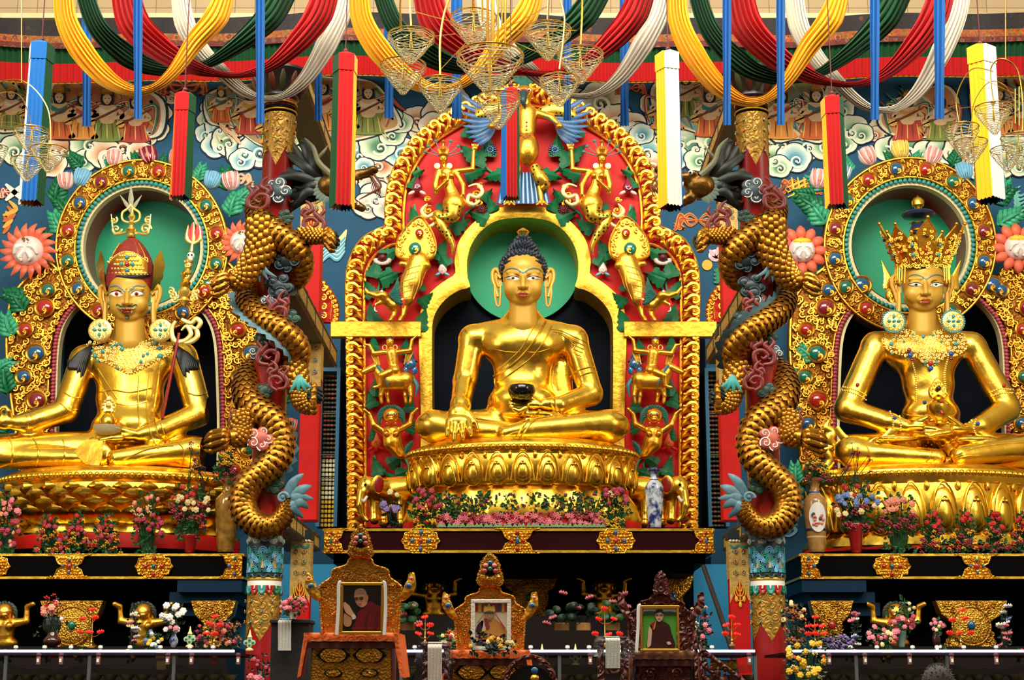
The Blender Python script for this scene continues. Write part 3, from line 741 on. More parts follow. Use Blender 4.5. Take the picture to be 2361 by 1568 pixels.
# foliage border: fat curls marching along the edge on red ground, thin gold bead at the inner edge
for nm,sg in(('foliage_border',1),('foliage_border',-1)):
    b=MB(); A,B=match(outL,innL,61)
    P=resample([((p[0]+q[0])/2,(p[1]+q[1])/2) for p,q in zip(A,B)],27)
    for i,p in enumerate(P[:-1]):
        t=(P[i+1]-p).normalized(); nrm=Vector((t.y,-t.x))*-1   # pixel-space outward guess
        o=Vector((-1,0)) if abs(t.y)>.9 else nrm
        if o.x>0 or (abs(o.x)<.3 and o.y>0): o=-o
        def L(a_,b2,yy=0):
            q=p+t*a_+o*b2; x=q.x if sg>0 else 2*CX-q.x; r=W(x,q.y,TOR-.02); r.y-=yy; return r
        s=S(TOR)
        b.tube(spline([L(-15,-16),L(-2,-12,.05),L(10,2,.1),L(9,15,.12),L(-1,18,.12),L(-5,10,.13),L(1,6,.12)],4),[s*2,s*4,s*6,s*5.6,s*5,s*4.2,s*3.4],6,flat=.8)
        b.sph(L(1,8,.12),(s*5.5,s*5,s*5.5),9,6); b.sph(L(-9,17,.08),(s*6,s*5,s*6),9,6)
        b.tube(spline([L(-13,-16,.02),L(-7,-4,.08),L(-12,6,.1)],4),[s*2.5,s*5,s*2],5); b.sph(L(4,-11,.08),(s*4.5,s*4,s*4.5),8,6)
        b.sph(L(-6,-2,.06),(s*4,s*4,s*4),8,6)
    b.build(nm,GOLDS,thr)
b=MB(); pin=[ (p.x,TOR+.02,p.y) for p in map(Vector,XZ(INN,TOR+.02))]; b.tube(pin,S(TOR)*4,8); b.build('inner_bead',GOLDS,thr)
b=MB(); pin=[ (p.x,TOR+.05,p.y) for p in map(Vector,XZ(OUT,TOR+.05))]; b.tube(pin,S(TOR)*3,8); b.build('outer_bead',GOLDS,thr)
# little side wings of foliage beyond the cross bands
for sg in(1,-1):
    m=lambda x:x if sg>0 else 2*CX-x
    out=sp2([(m(735),742),(m(733),650),(m(752),655),(m(772),680),(m(780),710),(m(772),742)],6)
    t=thr; b=MB(); b.plate(XZ(out,TOR+.1),TOR+.1,.25); b.build('red_wing',RED,thr,smooth=False)
    b=MB(); s=S(TOR)
    b.tube([(q[0],TOR+.08,q[1]) for q in XZ(sp2([(m(740),655),(m(757),668),(m(765),695),(m(760),735)],6),TOR)],s*2.5,6)
    for k in range(9):
        f=k/8; x=740+32*math.sin(f*PI*.62)+6; y=652+84*f
        b.sph(W(m(x),y,TOR),(s*6.5,s*5,s*5.5),8,6); b.spiral(W(m(x-4),y+3,TOR-.05),s*6,1.1,s*1.8,0,sg,5,n=10)
    for k in range(4): b.spiral(W(m(746),665+k*21,TOR-.05),s*8,1.2,s*2.6,PI/2,-sg,5,n=12); 
    b.build('foliage_border',GOLDS,thr)
    b=MB(); b.sph(W(m(738),725,TOR-.05),(s*7,s*4,s*9),12,8); b.build('cabochon',GEMB,thr)
# niche: dark side walls and back, round green halo
nb=MB()
q0=W(985,1210,44.9); q1=W(1425,495,44.9); nb.box(((q0.x+q1.x)/2,45,(q0.z+q1.z)/2),(q1.x-q0.x+1.2,.1,q1.z-q0.z+.8)); nb.build('niche_back',NAVY,thr,smooth=False)
b=MB(); b.plate(XZ(oval(1204,621,131,121,64),44.7),44.72,.12); b.build('green_halo',HALOG,thr)
# vine leaves, stems and blossoms on the red field ------------------------------------------------
LV=[(955,500,1.9,46),(1035,470,.9,44),(1100,500,2.7,40),(868,615,1.3,44),(905,585,.5,46),(850,665,2.1,38),(885,640,3.6,36),(1018,595,2.2,40),(1020,575,1.2,46),(858,725,1.8,46),(905,640,.4,44),(975,735,1.25,44),
    (968,655,1.7,30),(985,690,.8,34),(862,790,1.6,30),(935,800,1.4,34),(868,890,1.5,40),(855,920,1.9,34),(945,930,1.5,36),(860,1000,1.7,26),(950,985,1.2,26),(868,1075,1.9,38),(915,1060,.6,36),(935,1090,.3,34),(900,1100,2.5,30),
    (1125,335,1.6,46),(1100,400,.3,44),(1075,350,2.4,40),(1110,360,1.2,44),(1135,410,3.4,40),(1130,470,2.0,34),(1065,520,.6,40),(1080,300,1.3,34),(1125,450,.9,30),(955,420,1.2,30),(968,400,.5,24)]
for sg in(1,-1):
    b=MB(); s=S(TOR)
    for st in([(965,545),(960,500),(955,470)],[(1075,545),(1068,500),(1100,470),(1135,440)],[(1140,400),(1105,370),(1095,330)],[(862,700),(875,650),(868,610)],[(870,700),(890,640),(900,600)],[(985,560),(1015,600),(1018,570)],[(870,880),(862,850),(868,790)],[(945,960),(940,880),(935,800)],[(862,1050),(875,1080),(905,1100),(925,1075),(915,1050)],[(950,1100),(935,1060),(912,1040)],[(955,430),(965,395),(960,380)]):
        b=MB(); stem(b,[px2((q[0] if sg>0 else 2*CX-q[0],q[1])) for q in st],s*2.6,TOR+.06); b.build('vine_stem',LGREEN,thr)
    for (x,y,a_,L_) in LV:
        if sg<0: x=2*CX-x; a_=PI-a_
        b=MB(); c=px2((x-math.cos(a_)*L_*.5,y+math.sin(a_)*L_*.5)); leaf3(b,c,L_*s*1.05,a_,TOR+.0+.02*rnd.random()-.1,3,.07,.46); b.build('vine_leaf',GREEN,thr,sharp=.4)
    for (x,y,r,kind) in((1130,346,17,'b'),(1110,484,14,'m'),(882,600,17,'p'),(1020,622,14,'w'),(962,432,17,'r'),(868,1022,16,'o'),(945,820,15,'bl')):
        x_=x if sg>0 else 2*CX-x; c=W(x_,y,TOR-.12); b=MB()
        if kind in'bm':
            for k in range(16): a_=TAU*k/16; b.sph(c+Vector((math.cos(a_)*r*s*.72,0,math.sin(a_)*r*s*.72)),(r*s*.3,.04,r*s*.13),8,5,Matrix.Rotation(-a_,4,'Y'))
            b.sph(c+Vector((0,-.03,0)),(r*s*.36,.08,r*s*.36),12,8); b.m=1
            for k in range(12): a_=TAU*k/12; b.sph(c+Vector((math.cos(a_)*r*s*.42,-.07,math.sin(a_)*r*s*.42)),(r*s*.2,.03,r*s*.07),6,5,Matrix.Rotation(-a_,4,'Y'))
            b.build('rosette',[DBLUE if kind=='b' else MAROON,LBLUE if kind=='b' else mat('dull rose',(150,70,70),.5)],thr)
        elif kind=='p':
            for k in range(9): a_=PI+PI*k/8; b.sph(c+Vector((math.cos(a_)*r*s*.9,0,math.sin(a_)*r*s*.45)),(r*s*.38,.07,r*s*.3),8,6)
            b.m=1; b.sph(c+Vector((0,-.05,r*s*.3)),(r*s*.62,.14,r*s*.55),14,9)
            for k in range(5): b.sph(c+Vector(((k-2)*r*s*.25,-.1,r*s*.75)),(r*s*.16,.08,r*s*.16),8,6)
            b.build('lotus_blossom',[PALEP,MAROON],thr)
        else:
            m0,m1={'w':(PALEP,LBLUE),'r':(GEMP,PALEP),'o':(ORANGE,RED),'bl':(BLUE,DBLUE)}[kind]
            prof=[(0,-r*s*.8),(r*s*.55,-r*s*.45),(r*s*.72,0),(r*s*.5,r*s*.6),(0,r*s*1.5)]
            b.lathe([(p.x,p.y) for p in spline([(q[0],q[1],0) for q in prof],4)],c,14,sy=.5)
            b.spiral(c+Vector((0,-r*s*.38,-r*s*.05)),r*s*.42,1.3,r*s*.09,0,sg,5,n=14)
            b.m=1
            for q in(-1,1): b.sph(c+Vector((q*r*s*.75,.02,-r*s*.75)),(r*s*.55,.06,r*s*.25),10,6,Matrix.Rotation(q*.5,4,'Y'))
            b.build('lotus_bud',[m0,m1],thr)
for sg in(1,-1):   # small twin flourishes at the foot of the garuda
    b=MB(); s=S(TOR)
    for (x,y,r,a_) in((1098,450,11,0),(1085,470,9,2),(1108,430,8,1),(988,485,11,1),(1000,500,9,3),(985,460,7,0),(1102,465,12,4),(978,500,8,2)):
        b.spiral(W(x if sg>0 else 2*CX-x,y,TOR-.1),r*s,1.25,s*3.2,a_,sg,6,n=16)
    b.build('scarf_curl',GOLDS,thr)

# ================================================================ the central seated statue
bud=thing('seated_statue','huge golden cross-legged statue with dark blue curled hair holding a black bowl','statue',W(CX,1016,40.2))
def statue_sdf(lo,hi,h): return SDF(lo,hi,h)
s0=S(40.5)
def J(x,y,w): return W(x,y,40.6-w*s0)       # w = pixels towards the camera
R_=lambda r:r*s0
lo=W(930,1025,42.4); hi=W(1480,690,42.4); lo=(lo.x,37.4,W(1205,1024,38.6).z-.1); hi=(hi.x,42.6,hi.z)
B=SDF(lo,hi,.030)
# torso
B.ell(J(1205,800,0),(R_(93),R_(52),R_(56)),.2); B.ell(J(1168,800,18),(R_(46),R_(40),R_(38)),.2); B.ell(J(1242,800,18),(R_(46),R_(40),R_(38)),.2)
B.ell(J(1205,870,4),(R_(66),R_(46),R_(60)),.35); B.ell(J(1206,925,16),(R_(80),R_(62),R_(44)),.3); B.ell(J(1206,960,0),(R_(90),R_(66),R_(34)),.25)
B.cap(J(1120,772,-4),R_(27),J(1290,772,-4),R_(27),.35); B.ell(J(1206,790,6),(R_(92),R_(46),R_(40)),.3)
B.cap(J(1100,782,0),R_(26),J(1168,755,-5),R_(20),.2); B.cap(J(1312,782,0),R_(26),J(1242,755,-5),R_(20),.2)
B.cap(J(1206,762,-2),R_(40),J(1206,742,2),R_(32),.2); B.cap(J(1292,850,-16),R_(26),J(1300,925,-6),R_(24),.1,.6)
B.cap(J(1206,760,-4),R_(52),J(1206,740,0),R_(40),.2)
# screen-left arm reaching down over the knee
B.ell(J(1092,782,0),(R_(35),R_(32),R_(35)),.12)
B.cap(J(1090,785,0),R_(31),J(1072,880,10),R_(27),.08); B.cap(J(1072,880,10),R_(27),J(1062,935,72),R_(22),.08); B.cap(J(1062,935,72),R_(23),J(1058,950,88),R_(19),.08)
B.ell(J(1058,956,106),(R_(25),R_(14),R_(24)),.08); B.ell(J(1057,972,117),(R_(29),R_(11),R_(15)),.05)
for (x0,y0,x1,y1,x2,y2) in((1035,972,1033,990,1032,1005),(1050,976,1048,998,1047,1015),(1065,976,1066,997,1067,1011),(1079,972,1083,988,1085,1002)):
    B.cap(J(x0,y0,120),R_(8),J(x1,y1,132),R_(7),.015); B.cap(J(x1,y1,132),R_(6.8),J(x2,y2,134),R_(5),.015)
B.cap(J(1080,955,108),R_(9),J(1094,974,118),R_(7),.03); B.cap(J(1094,974,118),R_(7),J(1101,990,120),R_(5),.02)
# screen-right arm, forearm crossing the lap
B.ell(J(1322,784,0),(R_(34),R_(32),R_(35)),.12)
B.cap(J(1324,788,0),R_(31),J(1362,905,14),R_(27),.08); B.cap(J(1362,910,16),R_(27),J(1290,935,66),R_(21),.08); B.cap(J(1290,935,66),R_(20),J(1258,932,78),R_(15),.06)
B.ell(J(1225,934,84),(R_(30),R_(16),R_(11)),.06,Matrix.Rotation(.05,3,'Y'))
for k,(x,y) in enumerate(((1180,921),(1176,928),(1178,936),(1184,943))):
    B.cap(J(1212,932+k*3,88+k*5),R_(7),J((x+1212)/2-2,y+6,92+k*5),R_(6.3),.02); B.cap(J((x+1212)/2-2,y+6,92+k*5),R_(6.2),J(x,y,94+k*5),R_(4.6),.02)
B.cap(J(1242,930,86),R_(9),J(1222,918,92),R_(7),.03); B.cap(J(1222,918,92),R_(6.8),J(1207,900,98),R_(5),.02)
# crossed legs
B.cap(J(1165,985,10),R_(44),J(1010,985,48),R_(36),.12); B.ell(J(1000,982,52),(R_(42),R_(38),R_(36)),.1)
B.cap(J(1245,985,10),R_(44),J(1400,985,48),R_(36),.12); B.ell(J(1408,982,52),(R_(42),R_(38),R_(36)),.1)
B.cap(J(1005,985,58),R_(31),J(1190,998,92),R_(22),.08); B.cap(J(1400,978,62),R_(32),J(1215,992,104),R_(25),.08)
B.cap(J(1215,992,104),R_(24),J(1165,1000,108),R_(16),.06)
B.ell(J(1236,957,88),(R_(46),R_(22),R_(9)),.06)     # upturned sole
for k in range(5): B.ell(J(1276+k*4.5,951+k*2.2,86),(R_(4),R_(7),R_(4)),.02)
B.cap(J(1000,1005,55),R_(14),J(1410,1005,55),R_(14),.15)
B.ell(J(1205,1000,70),(R_(150),R_(40),R_(16)),.1)
# robe folds
body=B.build('body',GOLD,bud)
bv=B.bvh
b=MB()
strand(b,bv,[(1258,742),(1240,775),(1212,812),(1185,838),(1150,862),(1138,868)],R_(3.4),.0); strand(b,bv,[(1272,752),(1256,785),(1228,822),(1196,848),(1160,874),(1146,880)],R_(2.0),.0)
strand(b,bv,[(1240,738),(1222,770),(1200,806),(1172,832),(1146,852)],R_(1.6),.0)
strand(b,bv,[(1324,858),(1345,850),(1372,846),(1384,852)],R_(2)); strand(b,bv,[(1328,872),(1350,862),(1376,858),(1388,862)],R_(2)); 
for k in range(5): strand(b,bv,[(1262+k*12,760+k*5),(1290+k*9,762+k*8),(1320,775+k*9),(1352-k*3,790+k*8)],R_(1.2))
strand(b,bv,[(1242,950),(1222,965),(1205,985),(1190,1008)],R_(2.6)); strand(b,bv,[(1248,958),(1228,972),(1212,992),(1198,1010)],R_(2)); strand(b,bv,[(1160,1008),(1182,998),(1205,992),(1235,968)],R_(1.6))
strand(b,bv,[(1195,1005),(1200,1012),(1208,1014)],R_(2)); 
strand(b,bv,[(1278,922),(1284,940),(1296,952)],R_(2.6)); strand(b,bv,[(1268,928),(1285,950),(1300,960),(1325,955)],R_(2.2)); strand(b,bv,[(1160,962),(1200,966),(1245,964),(1320,952)],R_(2.2))
strand(b,bv,[(1140,806),(1175,812),(1200,812)],R_(1)); strand(b,bv,[(1215,812),(1240,812),(1268,804)],R_(1))
strand(b,bv,[(1140,873),(1142,920),(1136,945)],R_(1.5))
b.build('robe_folds',GOLD,bud)
# head
s1=S(40.2); H=lambda x,y,w:W(x,y,40.3-w*s1); r1=lambda r:r*s1
lo=H(1130,735,0); hi=H(1280,560,0)
def head_sdf(cx,cy,sc_,dref,sm=1,wide=1.0,turn=0,h=.011,neck=1):
    """smooth face; cx,cy centre of the face in px, sc_=1 for a 100px wide 112px tall face"""
    ss=S(dref)*sc_
    def Q(x,y,w): 
        xr=x*math.cos(turn)+w*math.sin(turn); wr=w*math.cos(turn)-x*math.sin(turn)
        return W(cx+xr*sc_,cy+y*sc_,dref-wr*ss)
    def r(*a): return tuple(q*ss for q in a) if len(a)>1 else a[0]*ss
    c=Q(0,0,0); E=SDF((c.x-ss*80,c.y-ss*75,c.z-ss*(85+neck*40)),(c.x+ss*80,c.y+ss*65,c.z+ss*75),h)
    Rt=Matrix.Rotation(-turn,3,'Z') if turn else None
    E.ell(Q(0,-22,-2),r(48.5*wide,52,44),.06*sc_,Rt); E.ell(Q(0,-4,6),r(47*wide,44,40),.05*sc_,Rt); E.ell(Q(0,22,9),r(43.5*wide,37,35),.07*sc_,Rt); E.ell(Q(0,44,24),r(21,15,12),.1*sc_,Rt)
    for sg in(-1,1):
        E.ell(Q(sg*26*wide,14,26),r(17,15,20),.09*sc_,Rt)                    # cheeks
        E.cap(Q(sg*8,-21,45),r(4.5),Q(sg*34,-20,34),r(4),.05*sc_)      # brow ridge
        E.ell(Q(sg*23,-10,47),r(15,7,6.5),.035*sc_,sub=True,R=Rt)           # socket
        E.ell(Q(sg*23,-9,36),r(13,9,8),.03*sc_,Rt)                            # lid ball
    E.cap(Q(0,-20,44),r(4.2),Q(0,8,57),r(5.8),.035*sc_); E.ell(Q(0,13,57),r(7.2,8,5.6),.025*sc_,Rt)
    for sg in(-1,1): E.ell(Q(sg*8,14,51),r(5,6.5,4.4),.02*sc_,Rt)
    E.ell(Q(0,29,43),r(17,9,10),.06*sc_,Rt)
    E.cap(Q(-12,28.5,46),r(2.6),Q(0,27.5,51.5),r(3.8),.02*sc_); E.cap(Q(12,28.5,46),r(2.6),Q(0,27.5,51.5),r(3.8),.02*sc_)
    E.cap(Q(-9,34,46),r(2.8),Q(9,34,46),r(2.8),.02*sc_); E.ell(Q(0,34.5,48.5),r(8,4,3.8),.02*sc_,Rt)
    E.cap(Q(-14,31,49),r(1),Q(14,31,49),r(1),.02*sc_,sub=True)
    return E,Q,r
E,Q,r=head_sdf(1206,648,1.0,40.2)
E.cap(Q(0,40,-4),r(31),Q(0,100,-6),r(33),.05)
hd=E.build('head',GOLDF,bud); hb=E.bvh
def face_paint(parent,hb,cx,cy,k,brow,iris,lips,look='half',turn=0,browr=1.5):
    X=lambda x,y:(cx+x*k,cy+y*k)
    s=S(40.2)*k
    for sg in(-1,1):
        eo=[X(sg*8,-7),X(sg*14,-12.5),X(sg*22,-15.5),X(sg*32,-13.5),X(sg*42,-8.5),X(sg*33,-4.5),X(sg*22,-2),X(sg*13,-3.5)] if look=='wide' else [X(sg*8,-6),X(sg*15,-10),X(sg*24,-11.5),X(sg*33,-10),X(sg*43,-7),X(sg*33,-3.8),X(sg*23,-2.4),X(sg*14,-3.4)]
        b=MB(); patch(b,hb,sp2(eo,3,True),.012*k); b.build('eye',WHITE,parent)
        b=MB(); ir=6 if look=='wide' else 4.6; yy=-8.6 if look=='wide' else -7
        patch(b,hb,[ (q[0],q[1]) for q in oval(*X(sg*23,yy),ir*k,(ir if look=='wide' else 4)*k,14)],.02*k,2); b.m=1; patch(b,hb,oval(*X(sg*23,yy),2.2*k,(2.2 if look=='wide' else 1.8)*k,10),.027*k,2); b.build('iris',[iris,BLACK],parent)
        b=MB(); top=eo[:5]; strand(b,hb,top,[s*.4,s*.9,s*.9,s*.9,s*.3],.012*k,5,4); b.build('lash_line',BLACK,parent)
        b=MB(); strand(b,hb,[X(sg*4,-20),X(sg*12,-26),X(sg*24,-29.5),X(sg*36,-27),X(sg*44,-20)] if look!='wide' else [X(sg*4,-12),X(sg*12,-20),X(sg*24,-27),X(sg*36,-25),X(sg*44,-27)],[s*.8*browr,s*1.2*browr,s*1.2*browr,s*browr,s*.3],.006*k,6,5,flat=.5); b.build('eyebrow',brow,parent)
    b=MB(); up=[X(-17,29),X(-8,26),X(-2.5,25),X(0,26.2),X(2.5,25),X(8,26),X(17,29),X(8,31.2),X(0,31.8),X(-8,31.2)]; patch(b,hb,up,.008*k,3)
    lo_=[X(-15,30.5),X(0,32),X(15,30.5),X(9,36.5),X(0,39),X(-9,36.5)]; patch(b,hb,sp2(lo_,3,True),.008*k,3); b.build('lips',lips,parent)
    b=MB(); h_=hit(hb,*X(0,-20),.0)
    if h_: b.sph(h_,(s*3,s*3,s*3.4),10,8); b.build('forehead_mark',LBLUE if look!='wide' else GOLDF,parent)
LIPS=mat('painted lips',(168,70,40),.4); 
face_paint(bud,hb,1206,648,1.0,mat('slate brow',(70,110,120),.5),mat('brown iris',(120,72,24),.3),LIPS)
def ear(parent,Q,r,sg,drop=42,m=GOLDF,slot=True,name='ear'):
    b=MB()
    b.tube(spline([Q(sg*50,-8,2),Q(sg*60,-26,-4),Q(sg*69,-22,-6),Q(sg*70,-4,-4),Q(sg*64,14,0),Q(sg*58,20+drop*.4,4)],5),[r(3),r(5),r(5),r(4.5),r(4),r(3.5)],8)
    b.tube(spline([Q(sg*52,-6,4),Q(sg*60,-14,0),Q(sg*61,2,1),Q(sg*56,14,3)],4),[r(2.5),r(3),r(3),r(2)],7)
    b.add([Q(sg*50,-10,-2),Q(sg*60,-24,-6),Q(sg*69,-20,-8),Q(sg*69,-2,-6),Q(sg*62,16,-2),Q(sg*54,20,0),Q(sg*49,10,0)],[(0,1,2,3,4,5,6)])
    for (xa,xb,w_) in((52,54,2.7),(65,61,2.7)) if slot else ((56,57,6),):
        b.tube(spline([Q(sg*xa,12,2),Q(sg*xa,12+drop*.5,4),Q(sg*xb,14+drop,5)],5),[r(w_),r(w_*1.1),r(w_)],7)
    b.tube([Q(sg*54,14+drop,5),Q(sg*57,17+drop,5),Q(sg*61,14+drop,5)],r(3),7)
    return b.build(name,m,parent)
for sg in(-1,1): ear(bud,Q,r,sg)
# curled hair
b=MB(); 
b.sph(Q(0,-26,-8),r(51,49,45),28,18); b.sph(Q(0,-62,-14),r(33,32,30),22,14)
def curls(c,rx,ry,rz,n,lim,size,front):
    for i in range(n):
        z=1-(i+.5)/n*(1-lim); a=i*2.39996; q=math.sqrt(max(0,1-z*z)); x=q*math.cos(a)*rx; y=q*math.sin(a)*ry; zz=z*rz
        if not front(x,y,zz): continue
        p=c+Vector((x,y,zz)); nrm=Vector((x/rx**2,y/ry**2,zz/rz**2)).normalized()
        M=Vector((0,0,1)).rotation_difference(nrm).to_matrix().to_4x4()
        b.lathe([(size,-size*.3),(size*.95,size*.35),(size*.55,size*.95),(0,size*1.5)],p,7,M)
cc=Q(0,-26,-8); curls(cc,r(51),r(49),r(45),330,-.55,r(5.6),lambda x,y,z: not (y<r(-14) and z<r(22) and abs(x)<r(46)) and y<r(30))
curls(Q(0,-62,-14),r(33),r(32),r(30),120,-.05,r(5.2),lambda x,y,z:True); curls(Q(0,-86,-14),r(19),r(19),r(18),40,-.1,r(4.8),lambda x,y,z:True)
b.sph(Q(0,-86,-14),r(19),14,10); 
for k in range(17):      # hairline row
    a=-1.25+2.5*k/16; p=Q(math.sin(a)*48.5,-38-8*math.cos(a)+ (abs(a)>.95)*10,math.cos(a)*36+2); b.lathe([(r(5),-r(2)),(r(4.6),r(2)),(0,r(6))],p,7,Matrix.Rotation(PI/2,4,'X')@Matrix.Rotation(0,4,'Z'))
hr=b.build('curled_hair',HAIRB,bud)
b=MB(); b.lathe([(r(7),0),(r(9),r(6)),(r(15),r(16)),(r(11),r(21)),(0,r(27))],Q(0,-98,-14),8); b.build('crown_jewel',GOLD,hr)
# bowl in the lap
bw=MB(); c=J(1203,906,104); q=S(40)
prof=[(0,-17),(12,-16.5),(24,-10),(30,0),(31,8),(29,15),(27,17),(25,15),(26,6),(20,-6),(0,-10)]
bw.lathe([(p.x*q,p.y*q) for p in spline([(a_,b2,0) for a_,b2 in prof],3)],c,28); o=bw.build('alms_bowl',mat('black glaze',(6,8,8),.12,0,coat=.6)); tag(o,'glossy black round bowl resting in the golden statue\'s palm','bowl')
# ================================================================ lotus pedestals and gilded shelves
WINE=mat('wine lacquer',(40,5,6),.6,spec=.06); 
def petal(mb,c,tn,nr,w,h,dep,inner=True):
    """embossed lotus petal standing on a wall: c base centre, tn tangent, nr outward normal"""
    up=Vector((0,0,1)); 
    def P(u,v,o): return c+tn*(u*w)+up*(v*h)+nr*o
    def arch(k,o,r,n=15):
        pts=[]
        for i in range(n):
            t=-1+2*i/(n-1); u=t if abs(t)<1 else t; v=(1-abs(t)**2.6)**.8
            pts.append(P(u*.46*k,v*.94*k+ (0.04 if abs(t)<.15 else 0),o*(.3+.7*math.sin(PI*min(1,max(0,v))*.5))))
        mb.tube(pts,r,6)
    arch(1,dep*.55,w*.035); 
    if inner: arch(.66,dep*.85,w*.028)
    M=Matrix((tn,nr,up)).transposed().to_4x4()
    mb.sph(P(0,.36,dep*.05),(w*.44,dep*.8,h*.52),14,10,M)
    if inner: mb.sph(P(0,.30,dep*.3),(w*.27,dep*.85,h*.36),12,9,M); mb.sph(P(-w*0-.06,.58,dep*.95),(w*.07,dep*.25,w*.06),8,6,M); mb.sph(P(.06,.58,dep*.95),(w*.07,dep*.25,w*.06),8,6,M)
    mb.sph(P(.5,.9,dep*.15),(w*.09,dep*.3,h*.1),8,6,M)
def ellpts(rx,ry,n):
    P=[Vector((math.cos(TAU*i/720)*rx,math.sin(TAU*i/720)*ry,0)) for i in range(721)]; L=[0]
    for i in range(720): L.append(L[-1]+(P[i+1]-P[i]).length)
    out=[];j=0
    for k in range(n):
        t=L[-1]*k/n
        while L[j+1]<t: j+=1
        a=TAU*(j+(t-L[j])/(L[j+1]-L[j]))/720; nr=Vector((math.cos(a)/rx,math.sin(a)/ry,0)).normalized()
        out.append((Vector((math.cos(a)*rx,math.sin(a)*ry,0)),nr,Vector((-nr.y,nr.x,0))))
    return out,L[-1]
def pedestal(name,label,cx,rx,ry,df,ys,npet,style,dc,red=True):
    """ys: px heights top,bead,collar,petal top,petal bottom,waist,lower bulge,base"""
    s=S(df); Z=lambda y:W(cx,y,df).z; c=Vector((W(cx,1000,df).x,dc,0)); z=[Z(y) for y in ys]
    t=thing(name,label,'pedestal',(c.x,c.y,z[7])); rx*=s
    def ring(f,zz): return (f,zz)
    b=MB(); L=[(0,z[0]+.2),(.80,z[0]+.19),(.90,z[0]+.1),(.93,z[0]+.02),(.975,z[0]),(.985,z[1]+.03),(.97,z[2]),(.955,z[3])]
    b.lathe([(f*rx,zz) for f,zz in L],c,80,sy=ry/rx); b.build('top_moulding',GOLD,t)
    b=MB(); pts,per=ellpts(rx*.995,ry*.995,int(TAU*rx*.8/(s*15)))
    for p,nr,tn in pts: b.sph(c+p+Vector((0,0,z[1])),s*6.6,10,7)
    o=b.build('bead_row',GOLD,t)
    b=MB(); zm=z[4]; H=z[3]-z[4]
    b.lathe([(f*rx,zz) for f,zz in ((.93,z[3]+.02),(.955,z[3]-.25*H),(.955,zm+.35*H),(.90,zm),(.86,z[5]))],c,80,sy=ry/rx); b.build('lotus_drum',GOLD,t)
    pts,per=ellpts(rx*.955,ry*.955,npet)
    b=MB()
    for i,(p,nr,tn) in enumerate(pts):
        if nr.y>.45: continue
        if style=='arch':
            petal(b,c+p+Vector((0,0,zm+H*.02)),tn,nr,per/npet,H*.98,s*13)
        elif style=='leafy':
            for row,(zz,sc,off,hh) in enumerate(((.55,.8,.5,.42),(.28,.95,0,.52),(.0,1.05,.5,.52),(-.25,1.05,0,.5))):
                q=pts[(i+1)%npet]; pp=p.lerp(q[0],off*1.0); base=c+pp+Vector((0,0,zm+H*zz)); w_=per/npet*.55*sc; hh_=H*hh; up=Vector((0,0,1))
                tip=base+up*hh_+nr*s*(26+8*row)
                vs=[];fs=[]; nn=6
                for a_ in range(nn+1):
                    f=a_/nn; wd=w_*math.sin(PI*(.12+.88*f))**.8 if f<1 else 0; ctr=base.lerp(tip,f)+nr*(s*10*math.sin(PI*f)); 
                    vs+=[ctr-tn*wd-nr*s*5,ctr+nr*s*4,ctr+tn*wd-nr*s*5]
                for a_ in range(nn):
                    for q_ in(0,1): fs.append((a_*3+q_,a_*3+q_+1,a_*3+q_+4,a_*3+q_+3))
                o_=len(vs); vs+=[v_-nr*s*4 for v_ in vs[:]]
                fs+=[tuple(o_+x for x in f_[::-1]) for f_ in fs[:]]
                b.add(vs,fs)
    b.build('lotus_petals',GOLD,t,sharp=.6)
    b=MB(); npz=npet
    lob=lambda a,f:1+.02*math.cos(a*npz)
    b.lathe([(f*rx,zz) for f,zz in ((.86,z[5]+.02),(.90,z[5]-.1*(z[5]-z[6])),(.965,z[5]-.42*(z[5]-z[6])),(1.01,z[6]+.12*(z[5]-z[6])),(1.0,z[6]),(.93,z[6]-.02))],c,npet*8,sy=ry/rx,mod=lob); b.build('lower_lotus',GOLD,t)
    b=MB(); b.lathe([(f*rx,zz) for f,zz in ((1.02,z[6]),(1.03,z[6]-.04),(1.03,z[7]),(0,z[7]))],c,80,sy=ry/rx); b.build('red_plinth',RED,t)
    return t
pedestal('lotus_pedestal','big oval gilded lotus pedestal of embossed arched petals under the bowl-holding statue',1205,274,1.95,38.75,(1018,1028,1036,1040,1108,1113,1190,1217),24,'arch',40.7)
